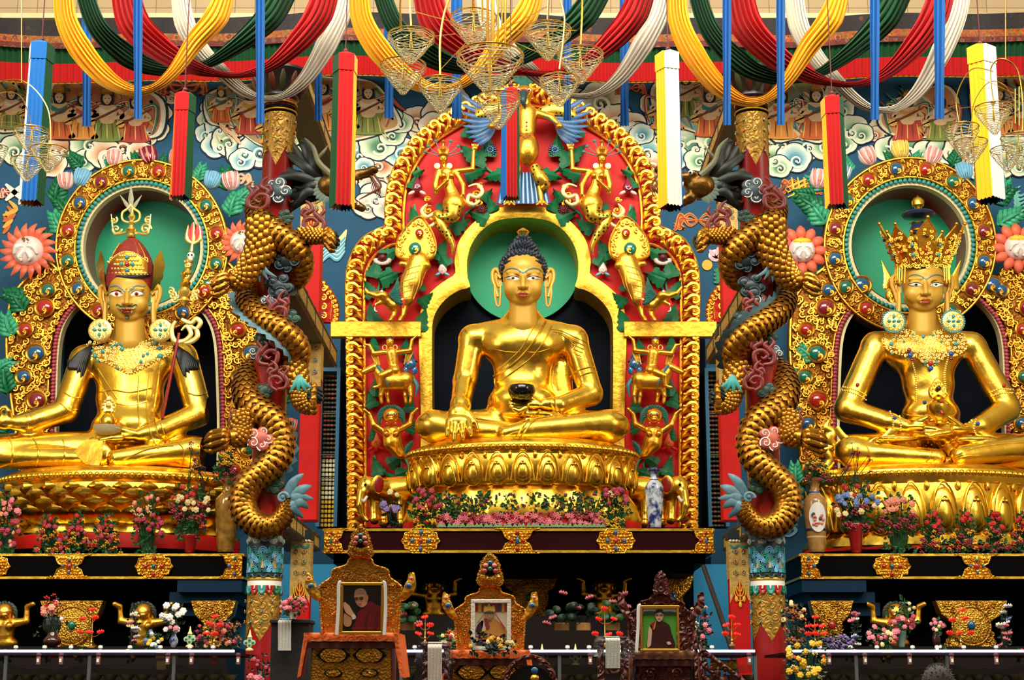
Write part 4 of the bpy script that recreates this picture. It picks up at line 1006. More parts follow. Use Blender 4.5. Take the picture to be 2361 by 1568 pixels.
def plaque(cx,cy,kind,d,parent,k=1.0,blue=True):
    s=S(d,cy)*k; c=W(cx,cy,d-.04); hh=28
    if kind=='flower':
        q=[(-44,0),(-38,-8),(-36,-18),(-24,-20),(-20,-28),(20,-28),(24,-20),(36,-18),(38,-8),(44,0)]
    elif kind=='hour': q=[(-52,-28),(-32,-22),(-28,-10),(-18,0)][::1]; q=[(-52,28),(-34,22),(-28,8),(-16,0),(-28,-8),(-34,-22),(-52,-28),(52,-28),(34,-22),(28,-8),(16,0),(28,8),(34,22),(52,28)]
    else:
        sg=1 if kind=='left' else -1
        q=[(sg*x,y) for x,y in((-26,-28),(28,-28),(16,-22),(12,-8),(0,0),(12,8),(16,22),(28,28),(-26,28))]
    if kind=='flower': q=q+[(-x,-y) for x,y in q[1:-1]]
    out=[(c.x+x*s,c.z+y*s) for x,y in q]
    b=MB(); b.plate(out,c.y,.08,bev=.015)
    r=random.Random(int(cx*7)); P=[Vector(p) for p in q]
    def inside(x,y):
        o=False; j=len(P)-1
        for i in range(len(P)):
            if ((P[i].y>y)!=(P[j].y>y)) and x<(P[j].x-P[i].x)*(y-P[i].y)/(P[j].y-P[i].y)+P[i].x: o=not o
            j=i
        return o
    for gy in range(-24,25,7):
        for gx in range(-48,49,7):
            x=gx+r.uniform(-1.5,1.5)+(gy//7%2)*3.5; y=gy+r.uniform(-1,1)
            if inside(x*1.06,y*1.06): b.sph((c.x+x*s,c.y-.01,c.z+y*s),(s*r.uniform(3,4.6),s*r.uniform(3,5),s*r.uniform(3,4.4)),7,5)
    n=len(out)
    b.tube([(p[0],c.y-.01,p[1]) for p in out],s*1.8,6,closed=True)
    pl=b.build('gilded_plaque',GOLDR,parent)
    x0=0 if kind in('flower','hour') else (-10 if kind=='left' else 10)
    A,Bm=(GEMR,GEMB) if blue else (GEMB,GEMR)
    if kind in('flower',): sp=[(0,0,5.5,6,A),(-19,0,5.5,5,Bm),(19,0,5.5,5,Bm),(0,19,4.5,6.5,Bm),(0,-19,4.5,6.5,Bm)]
    elif kind=='hour': sp=[(0,0,4.5,9,Bm),(-13,0,5,5,A),(13,0,5,5,A),(0,19,4.5,6,A),(0,-19,4.5,6,A)]
    else: sp=[(x0,0,2.6,9,Bm),(x0*.0+(8 if kind=='left' else -8)*.4,0,5,5,A),(x0,18,4,5,A),(x0,-18,4,5,A)]
    if not blue and kind=='hour': sp=[(0,0,7,7,GEMR),(-15,0,4,4,GEMB),(15,0,4,4,GEMB),(0,14,4,4,GEMB),(0,-14,4,4,GEMB)]
    for x,y,a_,b_,m in sp:
        g=MB(); g.sph((c.x+x*s,c.y-s*4,c.z+y*s),(a_*s,s*4,b_*s),12,8); g.build('gem',m,pl)
def shelf(label,px0,px1,py0,py1,d,depth,m,plaques,blue,k=1.0):
    a=W(px0,py0,d); c=W(px1,py1,d); t=thing('gilded_shelf',label,'shelf',((a.x+c.x)/2,d+depth/2,c.z))
    x0=W(px0,(py0+py1)/2,d).x; x1=W(px1,(py0+py1)/2,d).x
    b=MB(); b.box(((x0+x1)/2,d+depth/2,(a.z+c.z)/2),(x1-x0,depth,a.z-c.z)); b.build('shelf_board',m,t,smooth=False)
    b=MB(); 
    for zz in(a.z-.03,): b.box(((x0+x1)/2,d-.02,zz),(x1-x0+.04,.06,.06)); b.box((x0-.01,d+depth/2,zz),(.05,depth,.06)); b.box((x1+.01,d+depth/2,zz),(.05,depth,.06))
    b.build('top_gold_edge',GOLDB,t,smooth=False)
    b=MB(); zz=c.z+.03; b.box(((x0+x1)/2,d-.02,zz),(x1-x0+.04,.06,.06)); b.box((x0-.01,d+depth/2,zz),(.05,depth,.06)); b.box((x1+.01,d+depth/2,zz),(.05,depth,.06))
    b.build('bottom_gold_edge',GOLDB,t,smooth=False)
    for (x,kd) in plaques: plaque(x,(py0+py1)/2,kd,d,t,k,blue)
    return t
shelf('wine-red shelf with gold plaques carrying the middle statue\'s pedestal and flower garden',747,1645,1219,1275,SH,5.6,WINE,[(774,'left'),(970,'flower'),(1193,'hour'),(1420,'flower'),(1618,'right')],True)
shelf('black shelf with gold plaques under the left statue, left of the round dragon column',-260,560,1277,1335,SH2,5.6,BLACK,[(-20,'flower'),(160,'hour'),(355,'flower'),(532,'right')],False,.98)
shelf('black shelf with gold plaques under the crowned right statue',1846,2620,1277,1335,SH2,5.6,BLACK,[(1874,'left'),(2056,'flower'),(2252,'hour'),(2440,'flower')],False,.98)
# dark recesses and stepped corbels under the shelves
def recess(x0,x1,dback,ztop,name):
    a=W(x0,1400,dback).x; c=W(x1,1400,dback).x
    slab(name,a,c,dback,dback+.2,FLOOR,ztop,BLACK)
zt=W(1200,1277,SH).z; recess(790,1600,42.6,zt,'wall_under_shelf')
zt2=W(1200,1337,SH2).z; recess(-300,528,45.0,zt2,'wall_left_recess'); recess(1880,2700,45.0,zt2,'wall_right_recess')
for i,(sg,xs) in enumerate(((1,((558,540,1338,1365),(540,525,1365,1390),(528,512,1390,1420))),(-1,((1848,1868,1338,1365),(1868,1880,1365,1390),(1880,1895,1390,1420))))):
    b=MB()
    for k,(xa,xb_,ya,yb) in enumerate(xs):
        p=W(xa,ya,SH2+.3*k); q=W(xa-sg*150,yb,SH2+.3*k); b.box(((p.x+q.x)/2,SH2+.3*k+1.5,(p.z+q.z)/2),(abs(p.x-q.x),3,p.z-q.z))
    o=b.build('trim_%d'%(i+2),mat('deep blue corbel',(8,44,70),.6,spec=.15),smooth=False); o['kind']='structure'
b=MB()
for k,(xa,xb_,ya,yb) in enumerate(((770,1627,1276,1300),(795,1600,1300,1322))):
    p=W(xa,ya,SH+.5+.4*k); q=W(xb_,yb,SH+.5+.4*k); b.box(((p.x+q.x)/2,SH+2+.4*k,(p.z+q.z)/2),(q.x-p.x,3,p.z-q.z))
o=b.build('trim_4',BLACK,smooth=False); o['kind']='structure'
pedestal('lotus_pedestal','gilded pedestal with rows of pointed leaf petals under the left statue',232,285,2.2,42.75,(1083,1093,1100,1106,1185,1190,1230,1262),26,'leafy',45.0)
pedestal('lotus_pedestal','gilded pedestal with large double-arched petals under the crowned right statue',2170,285,2.2,42.75,(1078,1088,1098,1108,1215,1218,1258,1264),20,'arch',45.0)
SIDEG=mat('browner gilded scrolls',(232,168,58),.34,1,('noise',20,.3),.25,5,bumpd=.02)  # darker, browner gold than the scrolls of the central border
GOLDG=mat('crevice shade gold',(150,92,22),.5,.8,('vor',14,.6),.4,6,bumpd=.04)  # crevice shadow put into the colour: dark gold under the raised scrolls
# ================================================================ side throne backs
def side_throne(cx,ringc,RX,openx,label,gemseq,cutL,cutR,leafs,blooms):
    d=TOR2; t=thing('gilded_throne_back',label,'throne back',W(cx,1075,d+.4)); s=S(d); X,Y=ringc
    RO,RI,RT=200,150,142      # ring outer, ring inner, turquoise inner
    e=1.02
    b=MB(); n=96
    pin=[(X+math.cos(a)*RI,Y+math.sin(a)*RI*e) for a in [TAU*k/n for k in range(n)]]; pout=[(X+math.cos(a)*RO,Y+math.sin(a)*RO*e) for a in [TAU*k/n for k in range(n)]]
    b.band(XZ(pin,d-.25),XZ(pout,d-.25),d-.25,.5,closed=True,crown=.1,nseg=5); ring=b.build('halo_ring',GOLDG,t)
    b=MB(); 
    for rr in(RO-3,RI+4): b.tube([(q[0],d-.3,q[1]) for q in XZ(oval(X,Y,rr,rr*e,96),d-.3)],s*3.4,7,closed=True)
    b.build('ring_moulding',SIDEG,ring)
    N=16
    for k in range(N):                                # segments: cabochons with golden commas, small curls between
        a=TAU*(k+.5)/N+.02; gx=X+math.cos(a)*(RO+RI)/2; gy=Y+math.sin(a)*(RO+RI)/2*e; c=W(gx,gy,d-.38)
        g=MB(); g.sph(c,(s*14.5,s*9,s*14.5),18,12); gm=g.build('gem',gemseq[k%len(gemseq)],ring)
        g=MB(); comma(g,c+Vector((0,-s*7,-s*3)),s*10,1); g.tube([c+Vector((math.cos(q)*s*17,0,math.sin(q)*s*17)) for q in [TAU*j/24 for j in range(24)]],s*2.6,6,closed=True); g.build('golden_comma',SIDEG,gm)
    g=MB(); r=random.Random(int(cx))
    for k in range(N):
        for j in range(7):
            a=TAU*(k+1+ (r.random()-.5)*.34)/N+.02; q=RI+9+(RO-RI-18)*((j+.5)/7); 
            g.spiral(W(X+math.cos(a)*q,Y+math.sin(a)*q*e,d-.37),s*r.uniform(5.5,8),1.1,s*2.3,r.random()*TAU,r.choice((-1,1)),5,n=10)
        for j in (-1,1):
            a=TAU*(k+.5)/N+.02+j*.08; 
            for q in(RI+9,RO-10): g.spiral(W(X+math.cos(a)*q,Y+math.sin(a)*q*e,d-.37),s*5.5,1.1,s*2,r.random()*TAU,j,5,n=9)
    g.build('ring_scrolls',SIDEG,ring)
    # turquoise rope, cream fillet, red reveal, green disc
    b=MB(); 
    for k in range(84):
        a=TAU*k/84; b.sph(W(X+math.cos(a)*(RI-4),Y+math.sin(a)*(RI-4)*e,d-.3),(s*5.5,s*5,s*5.5),7,5)
    b.build('turquoise_rope',TEAL,t)
    b=MB(); b.band(XZ(oval(X,Y,RI-15,(RI-15)*e,96),d-.2),XZ(oval(X,Y,RI-6,(RI-6)*e,96),d-.2),d-.22,.3,closed=True); b.build('cream_fillet',CREAM,t)
    b=MB(); A1=oval(X,Y,RI-15,(RI-15)*e,96); A2=XZ(A1,d); vs=[(p[0],d-.1,p[1]) for p in A2]+[(p[0],d+1.5,p[1]) for p in A2]; b.add(vs,[(k,(k+1)%96,96+(k+1)%96,96+k) for k in range(96)]); b.build('red_reveal',DRED,t)
    b=MB(); b.plate(XZ(oval(X,Y,RI+4,(RI+4)*e,64),d+1.4),d+1.4,.1); b.build('green_halo',HALOG,t)
    # body aureole
    ol,orr=openx
    path=sp2([(ol-2,1085),(ol-4,1000),(ol-2,900),(ol+4,790),(ol+22,735),(ol+58,694),(ol+80,680)],6); pr=sp2([(orr+2,1085),(orr+4,1000),(orr+2,900),(orr-4,790),(orr-22,735),(orr-58,694),(orr-80,680)],6)
    for sg,P,lim in((-1,path,cutL),(1,pr,cutR)):
        outp=[(ol-70,1085),(ol-78,1000),(ol-92,900),(ol-100,800),(ol-92,700),(ol-58,648),(ol-28,625),(ol-4,606),(ol+26,634)]
        if sg>0: outp=[(orr+ol-p[0],p[1]) for p in outp]
        outp=sp2(outp,6)
        A,Bp=match(P,outp,60)
        if sg>0: A,Bp=Bp,A
        b=MB(); b.band(XZ(A,d),XZ(Bp,d),d-.05,.5,crown=.12,nseg=5); fr=b.build('aureole_frame',GOLDG,t)
        E=Bp if sg<0 else A; I=A if sg<0 else Bp
        b=MB(); b.tube([(q[0],d-.08,q[1]) for q in XZ(E,d)],s*4.5,7); b.tube([(q[0],d-.08,q[1]) for q in XZ(offset(I,-3*sg*-1),d)],s*3,7); b.build('frame_moulding',SIDEG,fr)
        # rose bead string and cream fillet on the inner edge
        b=MB()
        for q in resample(offset(I,7 if sg<0 else -7) if 0 else [(p[0]+sg*-6,p[1]) for p in I],8.2): b.sph(W(q.x,q.y,d-.18),(s*6,s*5,s*4.6),8,6)
        b.build('rose_beads',ROSE,t)
        b=MB(); f1=[(p[0]-sg*12,p[1]+1) for p in I]; f2=[(p[0]-sg*18,p[1]+2) for p in I]; 
        if sg>0: f1,f2=f2,f1
        b.band(XZ(f2,d),XZ(f1,d),d-.12,.35) if sg<0 else b.band(XZ(f2,d),XZ(f1,d),d-.12,.35); b.build('cream_fillet',CREAM,t)
        g=MB(); r=random.Random(int(cx)+sg); cen=[((p[0]+q[0])/2,(p[1]+q[1])/2) for p,q in zip(E,I)]; C2=resample(cen,52)
        for i,p in enumerate(C2):
            if p.x<-40 or p.x>2400: continue
            side=1 if i%2 else -1; rad=19 if i%2 else 15
            c=W(p.x+side*14*1,p.y,d-.24); m=gemseq[(i*3+1)%len(gemseq)]
            q=MB(); q.sph(c,(s*rad,s*10,s*rad*.92),18,12); gm=q.build('gem',m,fr)
            q=MB(); comma(q,c+Vector((0,-s*8,-s*4)),s*rad*.72,-sg); q.tube([c+Vector((math.cos(a)*s*(rad+3),0,math.sin(a)*s*(rad+3)*.93)) for a in [TAU*j/24 for j in range(24)]],s*3.2,6,closed=True); q.build('golden_comma',SIDEG,gm)
        for i in range(len(E)):
            for f in (.1,.24,.38,.52,.66,.8,.92):
                x=E[i][0]*(1-f)+I[i][0]*f+r.uniform(-5,5); y=E[i][1]*(1-f)+I[i][1]*f+r.uniform(-5,5)
                if x<-30 or x>2390 or r.random()<.3: continue
                if any((x-(p.x+(14 if k%2 else -14)))**2+(y-p.y)**2<((22 if k%2 else 18))**2 for k,p in enumerate(C2)): continue
                g.spiral(W(x,y,d-.2),s*r.uniform(6,10),1.15,s*2.6,r.random()*TAU,r.choice((-1,1)),5,n=11)
        g.build('frame_scrolls',SIDEG,fr)
    q0=W(ol-20,1300,46.6+1.4); q1=W(orr+20,640,48)
    b=MB(); b.box(((q0.x+q1.x)/2,49.0,(q0.z+q1.z)/2),(q1.x-q0.x,.1,q1.z-q0.z)); b.build('niche_back',NAVY,t,smooth=False)
    # carved acanthus leaves and peonies around
    for (x,y,a_,L,k) in leafs:
        g=MB(); acanthus(g,x,y,a_,L,d); g.build('carved_leaf',[GREEN,LGREEN][k],t,sharp=.5)
    for (x,y,R,m0,m1) in blooms:
        g=MB(); bloom(g,x,y,R,d); g.build('carved_bloom',[m0,m1],t)
    return t
def acanthus(g,x,y,a_,L,d):
    s=S(d); c=W(x,y,d-.1); ca,sa=math.cos(a_),math.sin(a_)
    T=lambda u,v,w=0:c+Vector(((u*ca-v*sa)*L*s,-w*s*L,(u*sa+v*ca)*L*s))
    for sg in(-1,1):
        for k in range(5):
            u=.08+.17*k; w=.44*(1-.14*k)
            p=[T(u,sg*.02,.12),T(u+.12,sg*w*.5,.2),T(u+.26,sg*w*.85,.12),T(u+.42,sg*w*.72,.02)]
            g.tube(spline(p,4),[L*s*.05,L*s*.085,L*s*.075,L*s*.02],7,flat=.6)
    g.tube(spline([T(0,0,.05),T(.4,.03,.2),T(.8,0,.18),T(1.05,-.12,.05)],4),[L*s*.05,L*s*.08,L*s*.07,L*s*.02],7)
    g.add([T(0,-.06),T(.2,-.34),T(.55,-.4),T(.85,-.2),T(1,0),T(.85,.2),T(.55,.4),T(.2,.34),T(0,.06)],[tuple(range(9))])
def bloom(g,x,y,R,d):
    """closed peony: pale shell petals wrapped round a coloured heart"""
    s=S(d)*R; c=W(x,y,d-.25); up=rnd.uniform(-.4,.4); M=Matrix.Rotation(up,4,'Y')
    g.m=0; g.sph(c,(s*.9,s*.6,s),18,12,M)
    for k in range(7):
        a=-1.3+2.6*k/6; pts=[]
        for j in range(9):
            t=j/8; ph=-1.15+2.3*t; q=Vector((math.sin(a*.8)*s*.8*math.cos(ph*.6)+math.sin(ph)*s*.18*math.sin(a),-s*.62*math.cos(a*.8)*math.cos(ph*.55),math.sin(ph)*s*.92))
            pts.append(c+(M.to_3x3()@q))
        g.m=k%2; g.tube(pts,[s*.03,s*.1,s*.13,s*.1,s*.03],7)
    g.m=1; g.sph(c+(M.to_3x3()@Vector((0,-s*.62,-s*.15))),(s*.22,s*.15,s*.34),10,8,M); g.m=0
PB=mat('powder blue paint',(130,182,204),.5,0,None,.1,6); PY=mat('cream yellow paint',(238,206,120),.5,0,None,.12,6); CORAL=mat('coral paint',(226,104,70),.5,0,None,.2,5)
GS=[GEMG,GEMR,GEMB,GEMP,GEMG,GEMR,GEMB]
side_throne(312,(327,570),200,(118,516),'ornate gilded throne back with a red-lined round halo behind the hatted left statue',GS,0,600,
 [(190,385,2.4,46,0),(245,385,.9,34,1),(318,378,2.0,30,0),(372,385,1.3,30,0),(165,500,2.3,58,0),(150,540,2.1,62,1),(128,470,1.4,60,0),(118,560,2.6,50,0),(455,420,1.3,44,1),(520,440,1.6,54,0),(530,500,1.3,60,1),(545,470,.8,50,1),(60,720,2.2,60,0),(30,780,1.9,60,1),(60,690,2.9,55,0),(20,910,1.8,60,0),(590,680,1,40,0),(-10,860,.6,50,1),(15,1000,2,50,0),(660,930,1.2,40,0)],
 [(264,364,22,PALEP,PINK),(343,358,24,GEMP,PINK),(152,417,22,PALEP,PINK),(190,410,24,PB,LBLUE),(408,365,22,PINK,CORAL),(490,415,23,PB,LBLUE),(533,417,24,PALEP,PINK),(665,880,20,CORAL,ORANGE),(668,985,22,CORAL,PINK)])
side_throne(2106,(2098,565),200,(1920,2328),'ornate gilded throne back with a red-lined round halo behind the crowned right statue',[GEMB,GEMP,GEMG,GEMR,GEMB,GEMR,GEMG],1830,2400,
 [(1900,440,2.3,50,1),(1895,490,2.6,64,0),(1905,520,2.2,66,1),(1880,455,3.0,50,0),(1960,400,1.9,40,1),(2058,372,2.2,28,0),(2105,372,.9,28,1),(2195,385,1.2,44,0),(2250,430,.8,46,1),(2290,470,.7,60,0),(2300,520,.5,66,1),(2310,460,1.3,50,1),(1880,830,2.5,50,1),(1850,870,2.9,46,0),(1880,640,2.4,40,1),(1835,1120,1.6,50,1),(1845,1150,2.2,50,0),(1850,960,2.6,44,0)],
 [(2000,360,24,PALEP,PINK),(2075,345,24,PY,YEL),(2150,360,24,PALEP,PINK),(1888,412,25,PALEP,PINK),(1943,400,22,PB,WHITE),(2222,395,24,PB,LBLUE),(2287,410,24,PALEP,PINK)])
def sunflower(x,y,R,label,face):
    """large carved flower: ring of flame petals and a white shell heart"""
    d=TOR2-.3; s=S(d)*R; c=W(x,y,d); t=thing('carved_flower',label,'carved flower',W(x,y+R,d))
    n=18
    for k in range(n if face else 12):
        nn=n if face else 12; a=TAU*k/nn; g=MB(); 
        if face: g.tube(spline([c+Vector((math.cos(a)*s*.5,-.02,math.sin(a)*s*.5)),c+Vector((math.cos(a+.05)*s*.78,-.12,math.sin(a+.05)*s*.78)),c+Vector((math.cos(a-.05)*s*1.08,-.02,math.sin(a-.05)*s*1.08))],4),[s*.1,s*.13,s*.01],7,flat=.5); m=CORAL
        else:
            g.sph(c+Vector((math.cos(a)*s*.8,-.02,math.sin(a)*s*.8)),(s*.3,s*.16,s*.22),10,7,Matrix.Rotation(-a,4,'Y')); g.sph(c+Vector((math.cos(a)*s*.98,.02,math.sin(a)*s*.98)),(s*.12,s*.1,s*.16),8,6); m=CORAL
        g.build('petal',m,t)
    g=MB(); g.sph(c+Vector((0,-.05,0)),(s*.58,s*.4,s*.56),20,12); g.build('flower_heart',PALEP,t)
    g=MB()
    for sg in(-1,1):
        g.tube(spline([c+Vector((sg*s*.08,-s*.42,s*.1)),c+Vector((sg*s*.3,-s*.42,s*.06)),c+Vector((sg*s*.42,-s*.36,-s*.18))],5),[s*.08,s*.13,s*.04],7); g.tube(spline([c+Vector((sg*s*.06,-s*.45,-s*.1)),c+Vector((sg*s*.2,-s*.4,-s*.3)),c+Vector((sg*s*.12,-s*.36,-s*.45))],5),[s*.07,s*.11,s*.03],7)
    g.build('white_shell_petals',WHITE,t)
    g=MB()
    for k in range(14): g.sph(c+Vector((rnd.uniform(-.14,.14)*s,-s*.4,s*.22+rnd.uniform(-.14,.2)*s)),s*.035,6,5)
    g.build('seeds',mat('olive seeds',(120,100,30),.5),t)
    if not face:
        g=MB(); g.sph(c+Vector((0,-s*.26,s*.34)),(s*.4,s*.2,s*.16),12,8); g.build('yellow_green_cap',YEL,t)
sunflower(66,580,64,'large carved red flower with a pale heart at the left edge, beside the halo',True)
sunflower(560,560,52,'carved red flower half hidden by the left column\'s upper dragon coil',True)
sunflower(1848,578,54,'frilled carved coral peony behind the right column\'s dragon',False)
sunflower(2345,572,54,'frilled carved coral peony at the far right edge',False)
# ================================================================ left statue (pointed hat, staff)
def filigree(b,bv,cells,rad,s,off=.02,seed=1):
    r=random.Random(seed)
    for (x,y) in cells:
        h=hit(bv,x,y,off)
        if h is None: continue
        b.spiral(h,rad*s,1.3,rad*s*.24,r.random()*TAU,r.choice((-1,1)),5,n=11)
def inpoly(P,x,y):
    o=False; j=len(P)-1
    for i in range(len(P)):
        if ((P[i][1]>y)!=(P[j][1]>y)) and x<(P[j][0]-P[i][0])*(y-P[i][1])/(P[j][1]-P[i][1])+P[i][0]: o=not o
        j=i
    return o
FILI=mat('pale gold filigree',(255,224,120),.35,.9)
def collar(parent,bv,poly,gems,s,step=9,name='jewelled_collar'):
    b=MB(); patch(b,bv,sp2(poly,3,True),.035,7); o=b.build(name,GOLDS,parent)
    b=MB(); cells=[]; xs=[p[0] for p in poly]; ys=[p[1] for p in poly]; y=min(ys)
    while y<max(ys):
        x=min(xs)+(step/2 if int((y-min(ys))/step)%2 else 0)
        while x<max(xs):
            if inpoly(poly,x,y): cells.append((x+rnd.uniform(-1.5,1.5),y+rnd.uniform(-1.5,1.5)))
            x+=step
        y+=step
    filigree(b,bv,cells,step*.48,s,.05,3)
    for q in resample(sp2(poly+[poly[0]],3),step*.8):
        h=hit(bv,q.x,q.y,.04)
        if h: b.sph(h,s*2.6,6,5)
    b.build('filigree',FILI,o)
    for (x,y,rr,m) in gems:
        h=hit(bv,x,y,.07)
        if h is None: continue
        b=MB(); b.sph(h,(s*rr,s*rr*.6,s*rr),10,7); b.build('gem',m,o)
    return o
TURQ=mat('turquoise stone',(64,150,150),.3); LAPIS=mat('lapis stone',(24,80,160),.25); CORALG=mat('coral stone',(170,40,36),.25)
def disc_earring(parent,x,y,d,R,rim,label=None):
    s=S(d,y); c=W(x,y,d); b=MB(); M=Matrix.Rotation(PI/2,4,'X')
    b.lathe([(p*s,q*s) for p,q in((0,-3),(R,-3),(R,3),(R*.85,5),(0,5))],c,28,M); o=b.build('earring',FILI,parent)
    b=MB()
    for k in range(12): a=TAU*k/12; b.spiral(c+Vector((math.cos(a)*R*.62*s,-6*s,math.sin(a)*R*.62*s)),R*.2*s,1.2,s*1.5,a,1,5,n=9)
    b.build('filigree',FILI,o)
    b=MB()
    for a,q in((0,0),(0,.42),(PI/2,.42),(PI,.42),(-PI/2,.42)): b.sph(c+Vector((math.cos(a)*q*R*s,-8*s,math.sin(a)*q*R*s)),(R*.17*s,s*3,R*.13*s) if a in(0,PI) else (R*.13*s,s*3,R*.17*s),10,7)
    b.build('stones',TURQ,o)
    if rim:
        b=MB()
        for k in range(30): a=TAU*k/30; b.sph(c+Vector((math.cos(a)*R*s,-3*s,math.sin(a)*R*s)),s*2.8,7,5)
        b.build('turquoise_rim',TURQ,o)
def hand_fingers(B,J,R_,wr,palm,tips,thumb,w,rf=6.2):
    for k,(tx,ty) in enumerate(tips):
        mx,my=(palm[0]*.5+tx*.5),(palm[1]*.5+ty*.5)+1
        B.cap(J(palm[0],palm[1]+k*1.5,w+k*4),R_(rf+.6),J(mx,my,w+4+k*4),R_(rf),.02); B.cap(J(mx,my,w+4+k*4),R_(rf),J(tx,ty,w+5+k*4),R_(rf*.7),.02)
    B.cap(J(thumb[0],thumb[1],w),R_(rf+1.5),J(thumb[2],thumb[3],w+6),R_(rf+.2),.03); B.cap(J(thumb[2],thumb[3],w+6),R_(rf),J(thumb[4],thumb[5],w+9),R_(rf*.7),.02)
pad=thing('seated_statue','golden seated statue with staring eyes, moustache and tall jewelled red hat, left side','statue',W(290,1078,44.5))
s0=S(45); J=lambda x,y,w:W(x,y,45.0-w*s0); R_=lambda r:r*s0
lo=W(-75,1085,46); hi=W(505,740,46); B=SDF((lo.x,42.0,W(1180,1082,43.2).z-.1),(hi.x,46.6,hi.z+.1),.036)
B.ell(J(302,850,0),(R_(92),R_(50),R_(62)),.2); B.ell(J(300,920,6),(R_(78),R_(48),R_(66)),.35); B.ell(J(298,985,14),(R_(86),R_(60),R_(46)),.3); B.ell(J(296,1020,4),(R_(96),R_(64),R_(34)),.25)
B.cap(J(212,822,-4),R_(28),J(398,816,-4),R_(28),.35); B.cap(J(300,800,-2),R_(48),J(298,745,2),R_(33),.25)
B.ell(J(196,830,0),(R_(34),R_(32),R_(36)),.12); B.ell(J(418,822,0),(R_(34),R_(32),R_(36)),.12)
B.cap(J(192,834,0),R_(31),J(152,945,26),R_(29),.1); B.cap(J(152,948,26),R_(28),J(66,975,66),R_(25),.08); B.cap(J(66,975,66),R_(24),J(34,975,82),R_(17),.06)
B.ell(J(10,972,92),(R_(24),R_(16),R_(18)),.06)
for k,(tx,ty) in enumerate(((2,940),(-6,946),(-12,955),(-14,966))): B.cap(J(0,966+k*3,98),R_(7),J(tx-4,ty+8,106),R_(6.4),.02); B.cap(J(tx-4,ty+8,106),R_(6.2),J(tx+4,ty,108),R_(5),.02)
B.cap(J(22,962,96),R_(8),J(20,948,102),R_(6.5),.02); B.cap(J(20,948,102),R_(6),J(12,938,104),R_(5),.02)
B.cap(J(424,826,0),R_(32),J(458,950,18),R_(30),.08); B.cap(J(458,955,20),R_(29),J(372,992,66),R_(25),.08); B.cap(J(372,992,66),R_(23),J(320,1004,80),R_(15),.06)
B.ell(J(292,1006,86),(R_(32),R_(15),R_(10)),.05)
hand_fingers(B,J,R_,None,(280,1004),((228,996),(222,1003),(224,1009),(232,1014)),(312,1000,282,992,254,982),90,6.6)
B.cap(J(345,1000,60),R_(22),J(362,1030,64),R_(24),.08)          # hanging sleeve
B.cap(J(240,1040,20),R_(46),J(-30,1040,66),R_(38),.12); B.cap(J(360,1040,10),R_(46),J(440,1042,46),R_(36),.12); B.ell(J(452,1042,52),(R_(38),R_(36),R_(34)),.1)
B.cap(J(440,1040,60),R_(30),J(270,1058,100),R_(22),.08); B.cap(J(0,1052,72),R_(26),J(240,1056,92),R_(20),.08); B.cap(J(20,1066,60),R_(12),J(440,1066,60),R_(12),.15)
B.ell(J(222,1045,104),(R_(36),R_(12),R_(28)),.05)
body=B.build('body',GOLD,pad); bv=B.bvh
b=MB()
for pts in ([(210,860),(240,900),(262,960),(250,985)],[(225,850),(250,890),(270,920)],[(370,850),(362,900),(355,960),(362,990)],[(345,860),(338,920),(340,975)],[(320,866),(318,930),(322,985)],[(225,905),(262,900),(300,905),(350,895)],
    [(232,950),(255,930),(300,935),(340,925)],[(60,955),(66,975),(62,996)],[(70,952),(76,975),(72,998)],[(148,905),(165,915),(185,918)],[(140,930),(160,945),(180,945)],[(430,905),(455,912),(480,905)],[(344,985),(352,1010),(365,1035)],[(356,980),(366,1005),(382,1030)],[(370,976),(380,1000),(396,1022)],
    [(20,1005),(30,1035),(24,1075)],[(75,1008),(88,1035),(84,1075)],[(145,1012),(150,1040),(143,1072)],[(186,1040),(210,1010),(230,1015)],[(188,1045),(192,1065),(212,1075)],[(258,1020),(262,1050),(248,1078)],[(285,1060),(330,1040),(372,1030),(400,1028)],[(290,1070),(340,1052),(390,1044)],[(410,1020),(425,1040),(420,1072)]):
    strand(b,bv,pts,R_(1.9),0)
b.build('robe_folds',GOLD,pad)
E,Q,r=head_sdf(299,686,1.0,44.6,turn=-.12,h=.012); E.cap(Q(0,40,-4),r(32),Q(0,104,-8),r(35),.05); E.build('head',GOLDF,pad); hb=E.bvh
face_paint(pad,hb,292,686,1.0,mat('blue brow',(60,120,150),.5),mat('red iris',(150,50,20),.3),mat('dark red lips',(120,30,24),.4),'wide')
b=MB()
for sg in(-1,1): 
    strand(b,hb,[(292+sg*3,708),(292+sg*12,707),(292+sg*21,702),(292+sg*24,706)],[r(1.2),r(2.2),r(1.6),r(.8)],.004); strand(b,hb,[(292+sg*8,712),(292+sg*16,714),(292+sg*22,710)],[r(1),r(1.4),r(.5)],.004)
strand(b,hb,[(288,728),(296,729),(295,736),(289,734)],r(1.6),.004); b.build('moustache',mat('teal hair paint',(48,88,90),.5),pad)
for sg in(-1,1): ear(pad,Q,r,sg,44,slot=False)
disc_earring(pad,231,762,44.3,27,False); disc_earring(pad,371,762,44.3,27,False)
GL=[(250,770,4,TURQ),(262,800,4,TURQ),(240,812,5,TURQ),(283,795,6,TURQ),(283,806,5,TURQ),(270,796,4,TURQ),(297,796,4,TURQ),(222,822,5,TURQ),(215,812,4,TURQ),(228,832,4,TURQ),(360,795,5,TURQ),(368,806,5,TURQ),(352,790,4,TURQ),(368,822,6,TURQ),(340,818,4,TURQ),(330,822,4,TURQ),(272,850,4,TURQ),(325,835,4,TURQ)]
collar(pad,bv,[(200,790),(232,776),(262,788),(300,796),(338,788),(366,776),(398,790),(394,815),(360,832),(330,848),(300,862),(275,852),(240,834),(208,818)],GL,s0,9)
b=MB()                                                     # black hair locks on the shoulders
